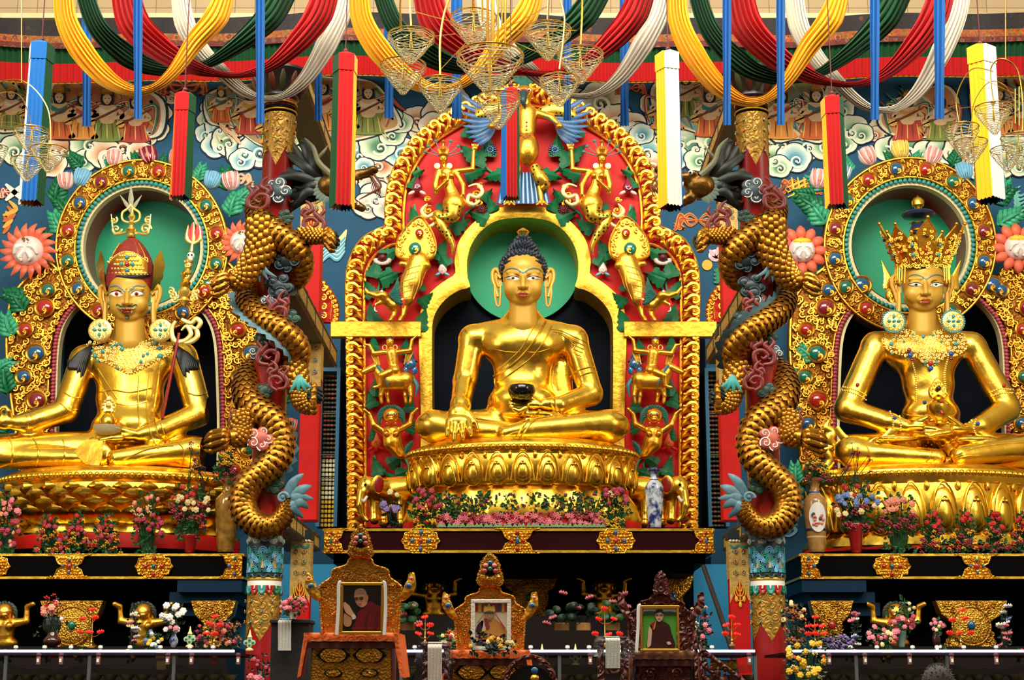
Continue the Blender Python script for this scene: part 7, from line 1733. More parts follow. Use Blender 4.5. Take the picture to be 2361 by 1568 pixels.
for sg,side in((1,'left'),(-1,'right')):
    m=(lambda x:x) if sg>0 else (lambda x:2*CX-x); f=lambda x,y,w=0:W(m(x),y,FD-w*fs); K=lambda r:r*fs
    # --- serpent maiden
    t=thing('serpent_maiden','golden serpent maiden with snake crown on the red panel, %s of the bird figure'%side,'carved figure',f(1030,585,0))
    B=fig((990,505),(1100,335),14,40) if sg>0 else fig((m(1100),505),(m(990),335),14,40)
    B.cap(f(1030,400,8),K(17),f(1034,425,10),K(13),.05,.8); B.cap(f(1034,425,10),K(12),f(1044,450,10),K(17),.05,.8); B.ell(f(1047,470,10),(K(27),K(20),K(27)),.06)
    B.ell(f(1023,405,20),(K(7),)*3,.02); B.ell(f(1040,405,20),(K(7),)*3,.02)
    B.cap(f(1024,385,8),K(5.5),f(1023,375,10),K(5.5),.03); B.ell(f(1022,366,12),(K(10),K(10),K(12)),.02); face(B,f,1022,366,12,10)
    B.cap(f(1012,395,8),K(8),f(1004,425,12),K(7),.03); B.cap(f(1004,425,12),K(6.5),f(1005,445,16),K(5),.03); B.cap(f(1008,438,20),K(5),f(1032,415,32),K(4),.03); B.cap(f(1032,415,32),K(4),f(1034,400,34),K(3),.02)
    B.cap(f(1050,395,8),K(7),f(1090,390,14),K(6),.03); B.cap(f(1090,390,14),K(5.5),f(1092,350,16),K(4.5),.03); B.ell(f(1094,342,16),(K(8),K(5),K(6)),.02)
    for k in range(4): B.cap(f(1090+k*3,342,16),K(2.4),f(1088+k*5,332,16),K(1.8),.01)
    B.cap(f(1052,398,8),K(6.5),f(1068,425,14),K(6),.03); B.cap(f(1068,425,14),K(5.5),f(1068,448,18),K(4.5),.03)
    B.build('body',GOLDS,t)
    b=MB(); b.tube(spline([f(1045,480,10),f(1040,498,14),f(1018,500,14),f(1008,495,10),f(1018,520,8),f(1034,545,8),f(1044,568,8),f(1042,588,6)],7),[K(24),K(18),K(12),K(12),K(14),K(10),K(6),K(1.5)],12); b.build('spotted_tail',SPOT,t)
    b=MB()
    for k in range(9): a=-1.1+k*.275; b.tube(spline([f(1022+math.sin(a)*7,356,12),f(1022+math.sin(a)*15,350-math.cos(a)*14,12)],3),[K(3),K(1)],6)
    b.tube([f(1011,358,16),f(1022,354,23),f(1033,358,16)],K(2.6),6); b.lathe([(K(7),0),(K(10),K(6)),(K(4),K(12)),(K(3),K(22)),(K(6),K(26)),(K(2),K(32))],f(1022,352,10),10); b.build('crown',GOLDS,t)
    b=MB()
    for k in range(6):
        a=(-1.25,-.9,-.4,.4,.9,1.25)[k]; e=f(1022+math.sin(a)*44,362-math.cos(a)*40,6); b.tube(spline([f(1022,362,4),f(1022+math.sin(a)*26,362-math.cos(a)*20,6),e],3),K(1.3),5); b.sph(e,(K(5),K(3),K(4)),8,6)
    b.build('snake_hoods',mat('dull teal snake',(70,110,110),.5),t)
    for dx in(-1,1): b=MB(); b.lathe([(0,-K(1)),(K(7),-K(1)),(K(7),K(2)),(0,K(3))],f(1022+dx*14,383,16),14,Matrix.Rotation(PI/2,4,'X')); b.build('round_earring',FILI,t)
    b=MB()
    for pts in ([(1080,430),(1100,425),(1112,440),(1100,455),(1082,450),(1078,465),(1092,472),(1106,462)],[(985,470),(972,485),(985,500),(1003,492),(1006,510),(990,522),(978,512)]): b.tube(spline([f(x,y,6) for x,y in pts],5),[K(2),K(4.5),K(5),K(5),K(4.5),K(3)],7,flat=.5); 
    b.build('gold_ribbon',FILI,t)
    # --- crocodile-dragon with jewelled crest
    t=thing('makara_beast','golden long-snouted beast with jewelled leaf crest above the %s cross band'%side,'carved figure',f(915,745,0))
    out=sp2([(m(918),592),(m(916),560),(m(932),530),(m(966),500),(m(990),525),(m(1004),560),(m(998),592),(m(962),600)],5,True)
    b=MB(); c=f(960,555,10); b.plate(XZ(out,FD-.1),FD-.12,.25,bev=.04); cr2=b.build('crest_plate',GOLDB,t)
    b=MB()
    for k in range(18): q=out[int(k*len(out)/18)]; cx_,cy_=m(960),555; b.spiral(W(cx_+(q[0]-cx_)*.8,cy_+(q[1]-cy_)*.8,FD-.18),K(6.5),1.2,K(2.2),k,(-1)**k,5,n=10)
    b.tube([(p[0],FD-.13,p[1]) for p in XZ(out,FD-.13)],K(3),6,closed=True); b.build('crest_scrolls',GOLDS,cr2)
    for (x,y,r,mm) in((967,537,10,GEMR),(957,573,15,GEMG)): b=MB(); b.sph(f(x,y,20),(K(r),K(r*.6),K(r)),16,10); q=b.build('gem',mm,cr2); b=MB(); comma(b,f(x,y,20+r*.3),K(r*.7),sg); b.build('golden_comma',GOLDS,q)
    B=fig((850,748),(1010,585),14,60) if sg>0 else fig((m(1010),748),(m(850),585),14,60)
    B.cap(f(965,605,10),K(26),f(948,650,16),K(24),.08,.7); B.cap(f(948,650,16),K(22),f(935,690,20),K(18),.08,.7); B.cap(f(935,690,20),K(15),f(905,705,26),K(12),.06)
    B.cap(f(905,705,26),K(12),f(888,690,32),K(12),.05); B.ell(f(880,682,36),(K(17),K(14),K(12)),.04); B.cap(f(870,682,38),K(9),f(850,676,40),K(5),.03); B.cap(f(850,676,40),K(5),f(836,660,38),K(3.5),.02); B.cap(f(880,696,36),K(6),f(862,704,38),K(4),.03)
    for dx in(-8,14): B.cap(f(920+dx,700,20),K(9),f(916+dx,725,24),K(6),.03); B.cap(f(916+dx,725,24),K(5),f(908+dx,738,32),K(5),.02)
    B.cap(f(925,608,14),K(6),f(985,612,14),K(8),.05)
    bo=B.build('body',GOLDS,t)
    b=MB()
    for k in range(5): strand(b,B.bvh,[(m(930+k*10),625-k),(m(918+k*12),655),(m(925+k*7),690)],K(1.1)); 
    for k in range(6): strand(b,B.bvh,[(m(970-k*5),612+k*14),(m(940),620+k*13),(m(920),628+k*12)],K(1.1))
    b.build('net_pattern',FILI,bo)
    b=MB()
    for k in range(8): b.tube(spline([f(900,680,36),f(912+k,662+k*5,40),f(918+k*2,640+k*9,30)],3),[K(4),K(5),K(1)],6)
    b.build('green_mane',MANEG,t)
    b=MB(); b.tube(spline([f(868,690,40),f(862,702,44),f(872,712,44)],4),[K(2),K(3),K(1)],6); b.m=1; b.tube(spline([f(866,700,44),f(864,715,44),f(870,718,44)],4),[K(1.6),K(1.6),K(1)],5); b.sph(f(880,672,48),K(3.4),8,6); b.build('tongue_and_eye',[RED,WHITE],t)
    b=MB(); b.plate(XZ([(m(922),668),(m(935),690),(m(930),712),(m(918),698)],FD-.4),FD-.42,.05); b.build('red_saddle_cloth',RED,t)
    # --- horse and rider
    t=thing('carved_horse','golden horse with teal mane above the %s lion-faced figure'%side,'carved horse',f(905,932,0))
    B=fig((825,935),(965,815),16,50) if sg>0 else fig((m(965),935),(m(825),815),16,50)
    B.cap(f(890,880,10),K(22),f(930,880,10),K(22),.06,.8); B.ell(f(935,876,10),(K(20),K(18),K(20)),.05); B.cap(f(884,872,12),K(17),f(866,848,16),K(10),.05); B.cap(f(864,846,18),K(9),f(838,858,24),K(6),.03); B.cap(f(868,842,22),K(3),f(869,833,22),K(1),.01)
    for (x0,x1,x2,w) in((884,878,880,18),(894,893,896,6),(936,934,936,6),(944,948,946,18)): B.cap(f(x0,890,w-4),K(9),f(x1,912,w),K(5),.03); B.cap(f(x1,912,w),K(4.5),f(x2,928,w),K(4),.02)
    B.build('body',GOLDS,t)
    b=MB()
    for k in range(8): b.tube(spline([f(868+k*2,842+k*4,26-k*.8),f(876+k*2,850+k*4,26),f(880+k*2,862+k*4,24)],3),[K(3),K(3.4),K(.8)],6)
    b.tube(spline([f(952,872,12),f(962,890,14),f(958,915,14)],4),[K(4),K(5),K(1)],7); b.build('mane_and_tail',MANEB,t)
    t=thing('carved_rider','golden rider with raised arms and hoop earrings astride the %s carved horse'%side,'carved figure',f(903,890,0))
    B=fig((840,905),(965,765),12,62) if sg>0 else fig((m(965),905),(m(840),765),12,62)
    B.cap(f(903,815,14),K(14),f(908,845,14),K(11),.05,.8); B.ell(f(908,855,14),(K(17),K(14),K(12)),.05); B.cap(f(901,806,14),K(4),f(900,800,16),K(4),.02); B.ell(f(899,789,18),(K(9),K(9),K(11)),.02); face(B,f,899,789,18,9)
    B.cap(f(891,812,14),K(6),f(862,815,20),K(5.5),.03); B.cap(f(862,815,20),K(5),f(852,796,22),K(4),.02); B.cap(f(852,796,22),K(3.5),f(840,794,22),K(2.5),.01)
    B.cap(f(915,812,14),K(6),f(946,808,20),K(5.5),.03); B.cap(f(946,808,20),K(5),f(950,784,22),K(4),.02); B.cap(f(950,784,22),K(3.5),f(961,774,22),K(2.5),.01)
    B.cap(f(900,857,24),K(9),f(878,866,34),K(7),.03); B.cap(f(878,866,34),K(7),f(876,890,34),K(5),.03); B.cap(f(876,890,34),K(4),f(862,893,38),K(3.5),.02)
    B.build('body',GOLDS,t)
    b=MB(); b.sph(f(899,782,16),(K(9.5),K(9),K(7)),10,7); b.build('cropped_hair',HAIRB,t)
    for dx in(-1,1): b=MB(); b.tube([f(899+dx*12+math.cos(a)*5,802+math.sin(a)*6,20) for a in [TAU*j/14 for j in range(14)]],K(1.6),6,closed=True); b.build('hoop_earring',FILI,t)
    for (xa,ya,xb_,yb) in((862,818,872,842),(944,812,936,840)): b=MB(); b.add([f(xa-6,ya,14),f(xa+8,ya,14),f(xb_+4,yb,10),f(xb_-4,yb,10)],[(0,1,2,3)]); b.tube([f(xa-6,ya,15),f(xb_-4,yb,12)],K(2),5); b.tube([f(xa+8,ya,15),f(xb_+4,yb,12)],K(2),5); b.build('hanging_sleeve',GOLDB,t)
    b=MB(); c=f(946,838,6); b.lathe([(0,-K(14)),(K(12),-K(8)),(K(14),0),(K(8),K(8)),(K(4),K(16)),(0,K(20))],c,14,sy=.6)
    for dx in(-1,1): b.sph(c+Vector((dx*K(10),0,-K(16))),(K(7),K(4),K(10)),8,6)
    b.build('blue_bud',BLUE,thr)
    # --- snow-lion dwarf
    t=thing('lion_figure','golden lion-faced figure with green mane and upraised arms, %s panel'%side,'carved figure',f(915,1060,0))
    B=fig((838,1068),(965,925),14,64) if sg>0 else fig((m(965),1068),(m(838),925),14,64)
    B.cap(f(902,998,14),K(20),f(905,1020,14),K(20),.06,.8); B.cap(f(905,1020,14),K(19),f(922,1045,10),K(13),.06,.8); B.cap(f(922,1045,10),K(10),f(940,1055,8),K(5),.04)
    for dx in(-11,11): B.ell(f(902+dx,1000,30),(K(7),)*3,.02)
    B.ell(f(902,958,22),(K(19),K(18),K(17)),.03); B.ell(f(902,968,38),(K(9),K(9),K(6)),.03); B.cap(f(892,976,34),K(3),f(912,976,34),K(3),.02); B.ell(f(902,972,44),(K(7),K(5),K(3)),.01,sub=True)
    for dx in(-1,1): B.ell(f(902+dx*8,955,38),(K(4),K(4),K(3)),.01); B.cap(f(902+dx*20,958,14),K(5),f(902+dx*24,975,12),K(3.5),.02)
    for a_,b_,c_,d_ in(((884,995),(862,980),(852,955),(840,945)),((922,990),(945,978),(950,955),(962,943))): B.cap(f(*a_,14),K(8),f(*b_,20),K(6.5),.03); B.cap(f(*b_,20),K(6.5),f(*c_,22),K(5),.03); B.cap(f(*c_,22),K(4.5),f(*d_,26),K(4),.02)
    B.build('body',GOLDS,t)
    b=MB()
    for k in range(16):
        a=-1.9+k*.254; b.tube(spline([f(902+math.sin(a)*18,955-math.cos(a)*16,16),f(902+math.sin(a)*28,958-math.cos(a)*20,16),f(902+math.sin(a)*30,980-math.cos(a)*16,14)],3),[K(5),K(5),K(1)],6)
    b.build('green_mane',MANEG,t)
    b=MB(); [b.tube(spline([f(935,1050,12),f(940+k*2,1030-k*2,16),f(952-k*3,1016+k*7,14)],3),[K(4),K(6),K(1)],6) for k in range(5)]; b.build('green_tail_tuft',MANEG,t)
    for dx in(-1,1): b=MB(); b.sph(f(902+dx*7,954,42),(K(3.6),K(2),K(2.6)),8,6); b.m=1; b.sph(f(902+dx*7,954,44),K(1.5),6,5); b.build('eye',[WHITE,BLACK],t)
    b=MB(); b.tube([f(894,973,44),f(902,976,46),f(910,973,44)],K(2.4),6); b.build('open_mouth',RED,t)
    # --- elephant
    t=thing('carved_elephant','golden elephant with white tusks standing on the wine-red shelf, %s of the lotus pedestal'%side,'carved elephant',f(880,1212,0))
    fe=lambda x,y,w=0:W(m(x),y,FD-.9-w*fs)
    a=W(m(815),1218,FD-.9); c=W(m(955),1090,FD-.9); x0,x1=sorted((a.x,c.x)); B=SDF((x0-.05,FD-.9-.8,a.z-.05),(x1+.05,FD-.9+.7,c.z+.12),.026)
    B.cap(fe(895,1135,0),K(34),fe(950,1130,-8),K(32),.1); B.ell(fe(868,1128,22),(K(30),K(24),K(28)),.08); B.ell(fe(846,1122,32),(K(22),K(20),K(24)),.06)
    B.cap(fe(836,1135,42),K(13),fe(830,1165,48),K(9),.05); B.cap(fe(830,1165,48),K(9),fe(836,1190,48),K(6.5),.03); B.cap(fe(836,1190,48),K(6),fe(846,1200,50),K(4.5),.02)
    for x,w,yy in((862,26,1198),(884,8,1206),(925,16,1206),(945,-6,1204)): B.cap(fe(x,1150,w-6),K(15),fe(x,1180,w),K(10),.05); B.cap(fe(x,1180,w),K(9),fe(x+1,yy,w+2),K(11),.03)
    B.build('body',GOLD,t)
    b=MB(); b.sph(fe(872,1118,44),(K(15),K(3),K(22)),14,9,Matrix.Rotation(.5*sg,4,'Z')); b.m=1; b.sph(fe(874,1118,47),(K(11),K(2),K(17)),12,8,Matrix.Rotation(.5*sg,4,'Z')); b.build('ear',[GOLD,DRED],t)
    b=MB(); b.tube(spline([fe(846,1145,48),fe(838,1156,56),fe(834,1150,60)],4),[K(3.4),K(3),K(.8)],8); b.build('tusk',WHITE,t)
    b=MB(); b.sph(fe(842,1118,52),K(3),8,6); b.build('eye',BLACK,t)
    b=MB(); [b.lathe([(K(11.5),-K(2)),(K(12),0),(K(11.5),K(2))],fe(x,1197,w+2),14) for x,w in((862,26),(884,8),(925,16))][:1]; b.build('anklet',GOLDS,t)
    b=MB(); b.plate([(p[0],p[1]) for p in XZ([(m(875),1100),(m(900),1098),(m(905),1112),(m(878),1114)],FD)],FD-1.6,.05); 
# --- bird-man at the apex
t=thing('garuda_figure','golden bird-headed figure with spread blue wings at the top of the carved throne back','carved figure',W(1210,472,FD)); f=lambda x,y,w=0:W(x,y,FD-w*fs); K=lambda r:r*fs
B=fig((1100,480),(1310,180),16,66,.022)
B.cap(f(1215,262,14),K(24),f(1214,300,16),K(22),.08,.8); B.ell(f(1216,345,20),(K(28),K(26),K(40)),.1); B.cap(f(1212,240,14),K(12),f(1210,228,16),K(14),.04); B.ell(f(1208,215,18),(K(22),K(18),K(20)),.05)
for sg in(1,-1):
    q=lambda x:x if sg>0 else 2*1212-x
    B.cap(f(q(1238),262,12),K(11),f(q(1272),272,16),K(8),.05); B.cap(f(q(1272),272,16),K(8),f(q(1290),290,24),K(6.5),.03); B.ell(f(q(1290),291,28),(K(9),K(8),K(7)),.03)
    B.cap(f(q(1244),432,10),K(7),f(q(1248),458,12),K(6),.03)
    for k in range(3): B.cap(f(q(1248),460,12),K(4.5),f(q(1238+k*12),472,22),K(3),.02)
B.build('body',GOLDS,t)
for sg,q in((1,lambda x:x),(-1,lambda x:2*1212-x)):
    b=MB(); b.tube(spline([f(q(1232),385,12),f(q(1246),410,18),f(q(1258),425,16),f(q(1248),436,14)],5),[K(14),K(17),K(12),K(7)],12); b.build('spotted_thigh',SPOT,t)
    b=MB(); b.tube(spline([f(q(1240),262,4),f(q(1280),250,6),f(q(1318),262,6),f(q(1325),250,4)],5),[K(10),K(18),K(12),K(3)],10,flat=.4); b.build('spotted_wing_cover',SPOT,t)
    b=MB()
    for k in range(9):
        a=.55-.17*k; x0,y0=1270+k*2,262+k*5; L=104-k*6; b.tube(spline([f(q(x0),y0,0),f(q(x0+L*.5*math.cos(a*.8)),y0-L*.5*math.sin(a*.8)+6,4),f(q(x0+L*math.cos(a)),y0-L*math.sin(a)*.8,2)],5),[K(4),K(8),K(6),K(.8)],7,flat=.4)
    b.build('blue_wing',FEATH,t)
    b=MB(); b.tube([f(q(1252),268,30),f(q(1330),312,26)],K(1.8),6); b.build('green_cord',MANEG,t)
    b=MB(); b.spiral(f(q(1236),196,6),K(20),1.5,K(4),0,sg,6); b.spiral(f(q(1262),205,6),K(14),1.3,K(3),1,sg,6); b.build('flame_halo',GOLDS,t)
b=MB()
for k in range(11): x=1152+k*11; b.tube([f(1205+(x-1205)*.75,398,0),f(x,470,2)],[K(5),K(7)],8,flat=.5)
b.build('blue_tail',BLUE,t)
b=MB(); b.tube(spline([f(1208,214,36),f(1206,232,46),f(1210,248,42)],4),[K(10),K(8),K(1)],9); b.build('dark_beak',mat('beak teal',(24,60,66),.4),t)
b=MB(); b.sph(f(1208,212,36),(K(13),K(8),K(8)),10,8); b.build('red_cere',mat('cere red',(170,50,20),.45),t)
for dx in(-1,1): b=MB(); b.sph(f(1208+dx*12,208,36),(K(4.5),)*3,9,7); b.m=1; b.sph(f(1208+dx*12,208,40),K(2),6,5); b.build('eye',[WHITE,BLACK],t)
b=MB()
for k in range(6): a=-1+k*.4; b.tube(spline([f(1208,200,6),f(1208+math.sin(a)*22,190-math.cos(a)*8,6),f(1208+math.sin(a)*30,182-math.cos(a)*12,4)],3),[K(4),K(5),K(1)],6)
b.build('green_head_leaves',MANEG,t)
b=MB(); [b.sph(f(1202+k*5+ (k>2)*0,318+abs(k-2)*-3,46),K(2.4),6,5) for k in range(5)]; [b.sph(f(1214,282+k*9,42),K(2.6),6,5) for k in range(3)]; b.build('bead_ornament',GEMR,t)
# ================================================================ flowers, vases, altar furniture
LEAFM=mat('plastic leaf green',(34,84,36),.5,0,None,.45,14); LEAFD=mat('dark foliage',(14,40,22),.5,0,None,.4,14); LEAFP=mat('pale leaf',(120,150,110),.5,0,None,.2,9)
FM={'red':mat('red petals',(186,24,20),.5),'pink':mat('pink petals',(222,120,130),.5),'rose':mat('deep rose petals',(170,50,70),.5),'yel':mat('yellow petals',(226,176,36),.5),'org':mat('orange petals',(220,100,30),.5),'wht':mat('white petals',(234,228,214),.5),
 'lil':mat('lilac petals',(130,110,160),.5),'pur':mat('plum petals',(110,36,70),.5),'blu':mat('pale blue petals',(110,130,180),.5),'sal':mat('salmon petals',(226,140,110),.5),'brn':mat('dried orange petals',(160,90,44),.6),'crm':mat('cream petals',(232,210,140),.5)}
def fl_mesh(kind):
    b=MB()
    if kind=='rose':
        b.sph((0,0,0),(.6,.6,.6),8,6)
        for k in range(6): a=TAU*k/6; b.sph((math.cos(a)*.5,-.15,math.sin(a)*.5),(.42,.3,.42),6,5)
    elif kind=='star':
        for k in range(7): a=TAU*k/7; b.tube([(0,-.1,0),(math.cos(a)*.6,-.45,math.sin(a)*.6),(math.cos(a)*1.1,-.2,math.sin(a)*1.1)],[.12,.24,.03],5)
        b.sph((0,-.3,0),.28,7,5)
    elif kind=='spray':
        r=random.Random(2)
        for k in range(9): b.sph((r.uniform(-.8,.8),r.uniform(-.5,.3),r.uniform(-.8,.8)),r.uniform(.2,.36),6,4)
    elif kind=='tulip': b.lathe([(0,-.7),(.5,-.45),(.62,.1),(.4,.7),(0,.9)],(0,0,0),8)
    elif kind=='lotus':
        for rr,n,zz,L in((.35,9,.1,.95),(.2,7,.2,1.1)):
            for k in range(n): a=TAU*k/n+rr; u=Vector((math.cos(a),math.sin(a),0)); b.tube([u*.1,u*(.55+rr*.6)+Vector((0,0,.2)),u*(.3+rr*1.9)+Vector((0,0,L*.85-rr))],[.12,.24,.03],5)
        b.sph((0,0,.15),.3,7,5)
    v=np.array(b.v); return b
FT={k:fl_mesh(k) for k in('rose','star','spray','tulip','lotus')}; FC={}
def flower(kind,col,loc,r,parent,nm='blossom'):
    key=(kind,col)
    if key not in FC:
        me=bpy.data.meshes.new(nm); me.from_pydata(FT[kind].v,[],FT[kind].f); me.materials.append(FM[col] if col in FM else col); me.polygons.foreach_set('use_smooth',[True]*len(me.polygons)); FC[key]=me
    o=bpy.data.objects.new(nm,FC[key]); C.objects.link(o); o.parent=parent; o.location=Vector(loc)-WL[parent.name]; o.scale=(r,r,r); o.rotation_euler=(rnd.uniform(-.5,.3),rnd.uniform(-.4,.4),rnd.uniform(-.4,.4) if kind!='lotus' else 0); return o
def vase(parent,c,prof,s,mats,nm='vase'):
    b=MB(); b.lathe([(p.x*s,p.y*s) for p in spline([(a,h,0) for a,h in prof],3)],c,24); return b.build(nm,mats,parent)
def bouquet(label,cx,yb,yt,w,d,spec,n=30,vz=None,cat='flower arrangement',name='flower_bouquet',leaf=LEAFM,shape='oval',group=None,seed=None):
    """spec: list of (kind,colour,weight,size px,v0,v1) v measured from the top 0 to bottom 1"""
    r=random.Random(seed or int(cx*3+yb)); s=S(d,yb); base=W(cx,yb,d); t=thing(name,label,cat,base,group); fb=yb
    if vz:
        vh,vw,vm,kind=vz; fb=yb-vh*.85
        pr={'flare':[(vw*.5,0),(vw*.6,vh*.1),(vw*.8,vh*.6),(vw,vh),(vw*.86,vh*.98)],'round':[(vw*.4,0),(vw*.9,vh*.25),(vw,vh*.5),(vw*.6,vh*.8),(vw*.45,vh),(vw*.3,vh*.98)]}[kind]
        vase(t,base,pr,s,vm)
    H=fb-yt; g=MB(); g.m=0
    def pt(u,v):
        ww=w*.5*({'oval':math.sin(PI*(.12+.76*v))**.7,'tri':.25+.75*v,'row':1.0,'tall':.6}[shape]); return cx+u*ww,yt+v*H
    for k in range(int(n*3)):
        u=r.uniform(-1,1); v=r.random()**.8; x,y=pt(u,v); c=W(x,y,d+r.uniform(-.12,.2)); L=s*r.uniform(7,15); a=r.uniform(-.5,PI+.5) if v<.8 else r.uniform(PI,TAU)
        dx,dz=math.cos(a)*L,math.sin(a)*L; wv=Vector((-dz,0,dx))*.35
        g.add([c,c+Vector((dx*.5,-L*.3,dz*.5))+wv,c+Vector((dx,-L*.1,dz)),c+Vector((dx*.5,-L*.3,dz*.5))-wv,c+Vector((dx*.5,L*.1,dz*.5))],[(0,1,2),(0,2,3),(0,4,1),(1,4,2),(2,4,3),(3,4,0)])
    for k in range(max(5,int(n*.35))):
        u=r.uniform(-1,1); v=r.random()*.5; x,y=pt(u,v); g.tube(spline([W(cx+r.uniform(-.15,.15)*w,fb+2,d+.05),W((cx+x)/2+r.uniform(-4,4),(fb+y)/2,d+.05),W(x,y,d)],3),s*1.1,4)
    g.sph(W(cx,fb-H*.25,d+.2),(w*.26*s,.1,H*.24*s),8,6); g.build('foliage',leaf,t,sharp=.2)
    tot=sum(q[2] for q in spec)
    for q in spec:
        for k in range(max(1,int(round(n*q[2]/tot)))):
            u=r.uniform(-1,1); v=q[4]+(q[5]-q[4])*r.random(); x,y=pt(u,v); flower(q[0],q[1],W(x,y,d-.14+r.uniform(-.1,.05)),s*q[3]*r.uniform(.8,1.2),t)
    return t
DL=42.5; DCm=38.85
mixL=[('rose','rose',6,6,.3,1),('spray','yel',6,6,.4,1),('rose','red',3,6,.0,.5),('spray','org',3,6,.5,1)]
RV=mat('red glazed vase',(140,14,12),.25,coat=.5)
bouquet('tall bouquet of pink and coral flowers at the far left end of the shelf',15,1276,1140,64,DL,[('rose','pink',4,8,.1,.35),('rose','rose',5,8,.4,.85),('spray','yel',1,8,.3,.5),('tulip','sal',3,7,.1,.9)],34)
for k,(x,w_,l) in enumerate(((112,72,'leftmost of the three low troughs of red and yellow flowers before the left statue\'s pedestal'),(178,72,'middle one of the three low troughs of red and yellow flowers on the left shelf'),(246,76,'rightmost of the three low troughs of red and yellow flowers on the left shelf'))): bouquet(l,x,1276,1185,w_,DL-.2,mixL,34,shape='tri',name='flower_trough',group='flower troughs on the left shelf')
bouquet('full coral and pink bouquet without vase, left of the red-vase bouquet on the left shelf',338,1276,1132,74,DL-.1,[('tulip','sal',4,8,.1,.4),('rose','rose',6,7,.35,.7),('spray','crm',2,7,.25,.4),('rose','red',2,6,.5,.8)],36)
bouquet('large round bouquet of cream and dark red flowers in a red vase, left shelf',437,1276,1118,92,DL-.3,[('rose','crm',5,8,.15,.6),('spray','rose',7,9,.3,1),('rose','red',3,6,0,.3),('spray','org',2,6,.2,.7)],44,(42,19,RV,'flare'))
mc=[('rose','pink',10,7,.55,.95),('spray','rose',9,7,.5,.95)]
for k in range(7):
    x=1040+k*54; bouquet('section of pink azaleas with purple buds before the middle pedestal, %s'%('leftmost','second from left','third from left','centre','third from right','second from right','rightmost')[k],x,1218,1138,62,DCm,[('star','pink',9,8,.62,.95),('spray','rose',7,8,.55,.95),('tulip','pur',6,4.5,0,.4),('rose','yel',1,4,.3,.6)],36,shape='row',name='azalea_bed',cat='flower bed',group='azalea beds before the middle pedestal')
    b=MB(); t=bpy.data.objects[[o.name for o in C.objects if o.name.startswith('azalea_bed')][-1]]
    for j in range(6): c=W(x-26+j*10.5,1210,DCm-.25); s=S(DCm); q=Vector((s*rnd.uniform(-6,6),-.05,-s*13)); b.add([c+Vector((0,0,s*5)),c+q*.5+Vector((-s*7,-.06,0)),c+q,c+q*.5+Vector((s*7,-.06,0)),c+q*.5+Vector((0,-.14,0))],[(0,1,4),(1,2,4),(2,3,4),(3,0,4),(0,3,2,1)])
    b.build('pale_leaves',LEAFP,t,smooth=False)
bouquet('bouquet of magenta and yellow flowers at the left end of the azalea row',982,1217,1130,70,DCm-.1,[('rose','rose',7,7,0,.5),('spray','yel',6,7,.5,1),('spray','red',3,6,.3,.9)],40)
bouquet('bouquet of magenta and yellow flowers at the right end of the azalea row',1415,1217,1128,76,DCm-.1,[('rose','rose',7,7,0,.4),('spray','yel',7,7,.45,1),('spray','crm',2,7,.0,.2)],40)
bouquet('small dark foliage bunch with one cream bloom and a lilac ribbon, beside the left elephant',905,1216,1122,46,DCm+.3,[('rose','crm',1,8,.1,.4),('rose','lil',4,9,.4,.6),('spray','yel',1,6,.2,.5)],14,leaf=LEAFD)
bouquet('round bouquet of blue, cream and coral flowers in a red vase, right shelf',1975,1276,1108,98,DL-.3,[('rose','blu',5,9,.3,.5),('rose','crm',4,8,.25,.8),('spray','rose',7,9,.5,1),('rose','red',2,6,.1,.3)],46,(66,20,RV,'flare'))
bouquet('bouquet with pale pink balls on top, right of the red vase on the right shelf',2072,1276,1142,84,DL-.2,[('rose','sal',5,9,.05,.3),('spray','rose',7,8,.35,.7)],36)
for k,(x,l) in enumerate(((2150,'first of the low flower troughs from the left on the right shelf'),(2222,'second of the low flower troughs from the left on the right shelf'),(2292,'third of the low flower troughs from the left on the right shelf'),(2360,'low flower trough cut by the right edge of the picture'))): bouquet(l,x,1276,1180,78,DL-.2,[('spray','rose',6,7,.4,1),('spray','yel',5,6,.4,.9),('rose','red',4,7,0,.4),('spray','org',3,6,.4,.9)],36,shape='tri',name='flower_trough',group='flower troughs on the right shelf')
for x,h,w_,l in((1915,1100,40,'thin twigs of tiny red and yellow buds rising before the crowned statue\'s knee'),(430,1035,50,'thin twigs of tiny red berries rising before the hatted statue\'s knee')):
    d=42.4; r=random.Random(int(x)); t=thing('berry_twigs',l,'twigs',W(x,1200,d)); g=MB(); s=S(d)
    for k in range(12): e=W(x+r.uniform(0,110 if x>1000 else 40),r.uniform(1020,1090) if x>1000 else r.uniform(1010,1090),d-.1); g.tube(spline([W(x+30,1180,d),W(x+r.uniform(0,60),1120,d),e],4),s*.7,4); flower('spray',r.choice(('red','crm','pur')),e,s*6,t,'berry')
    g.build('stems',LEAFD,t)
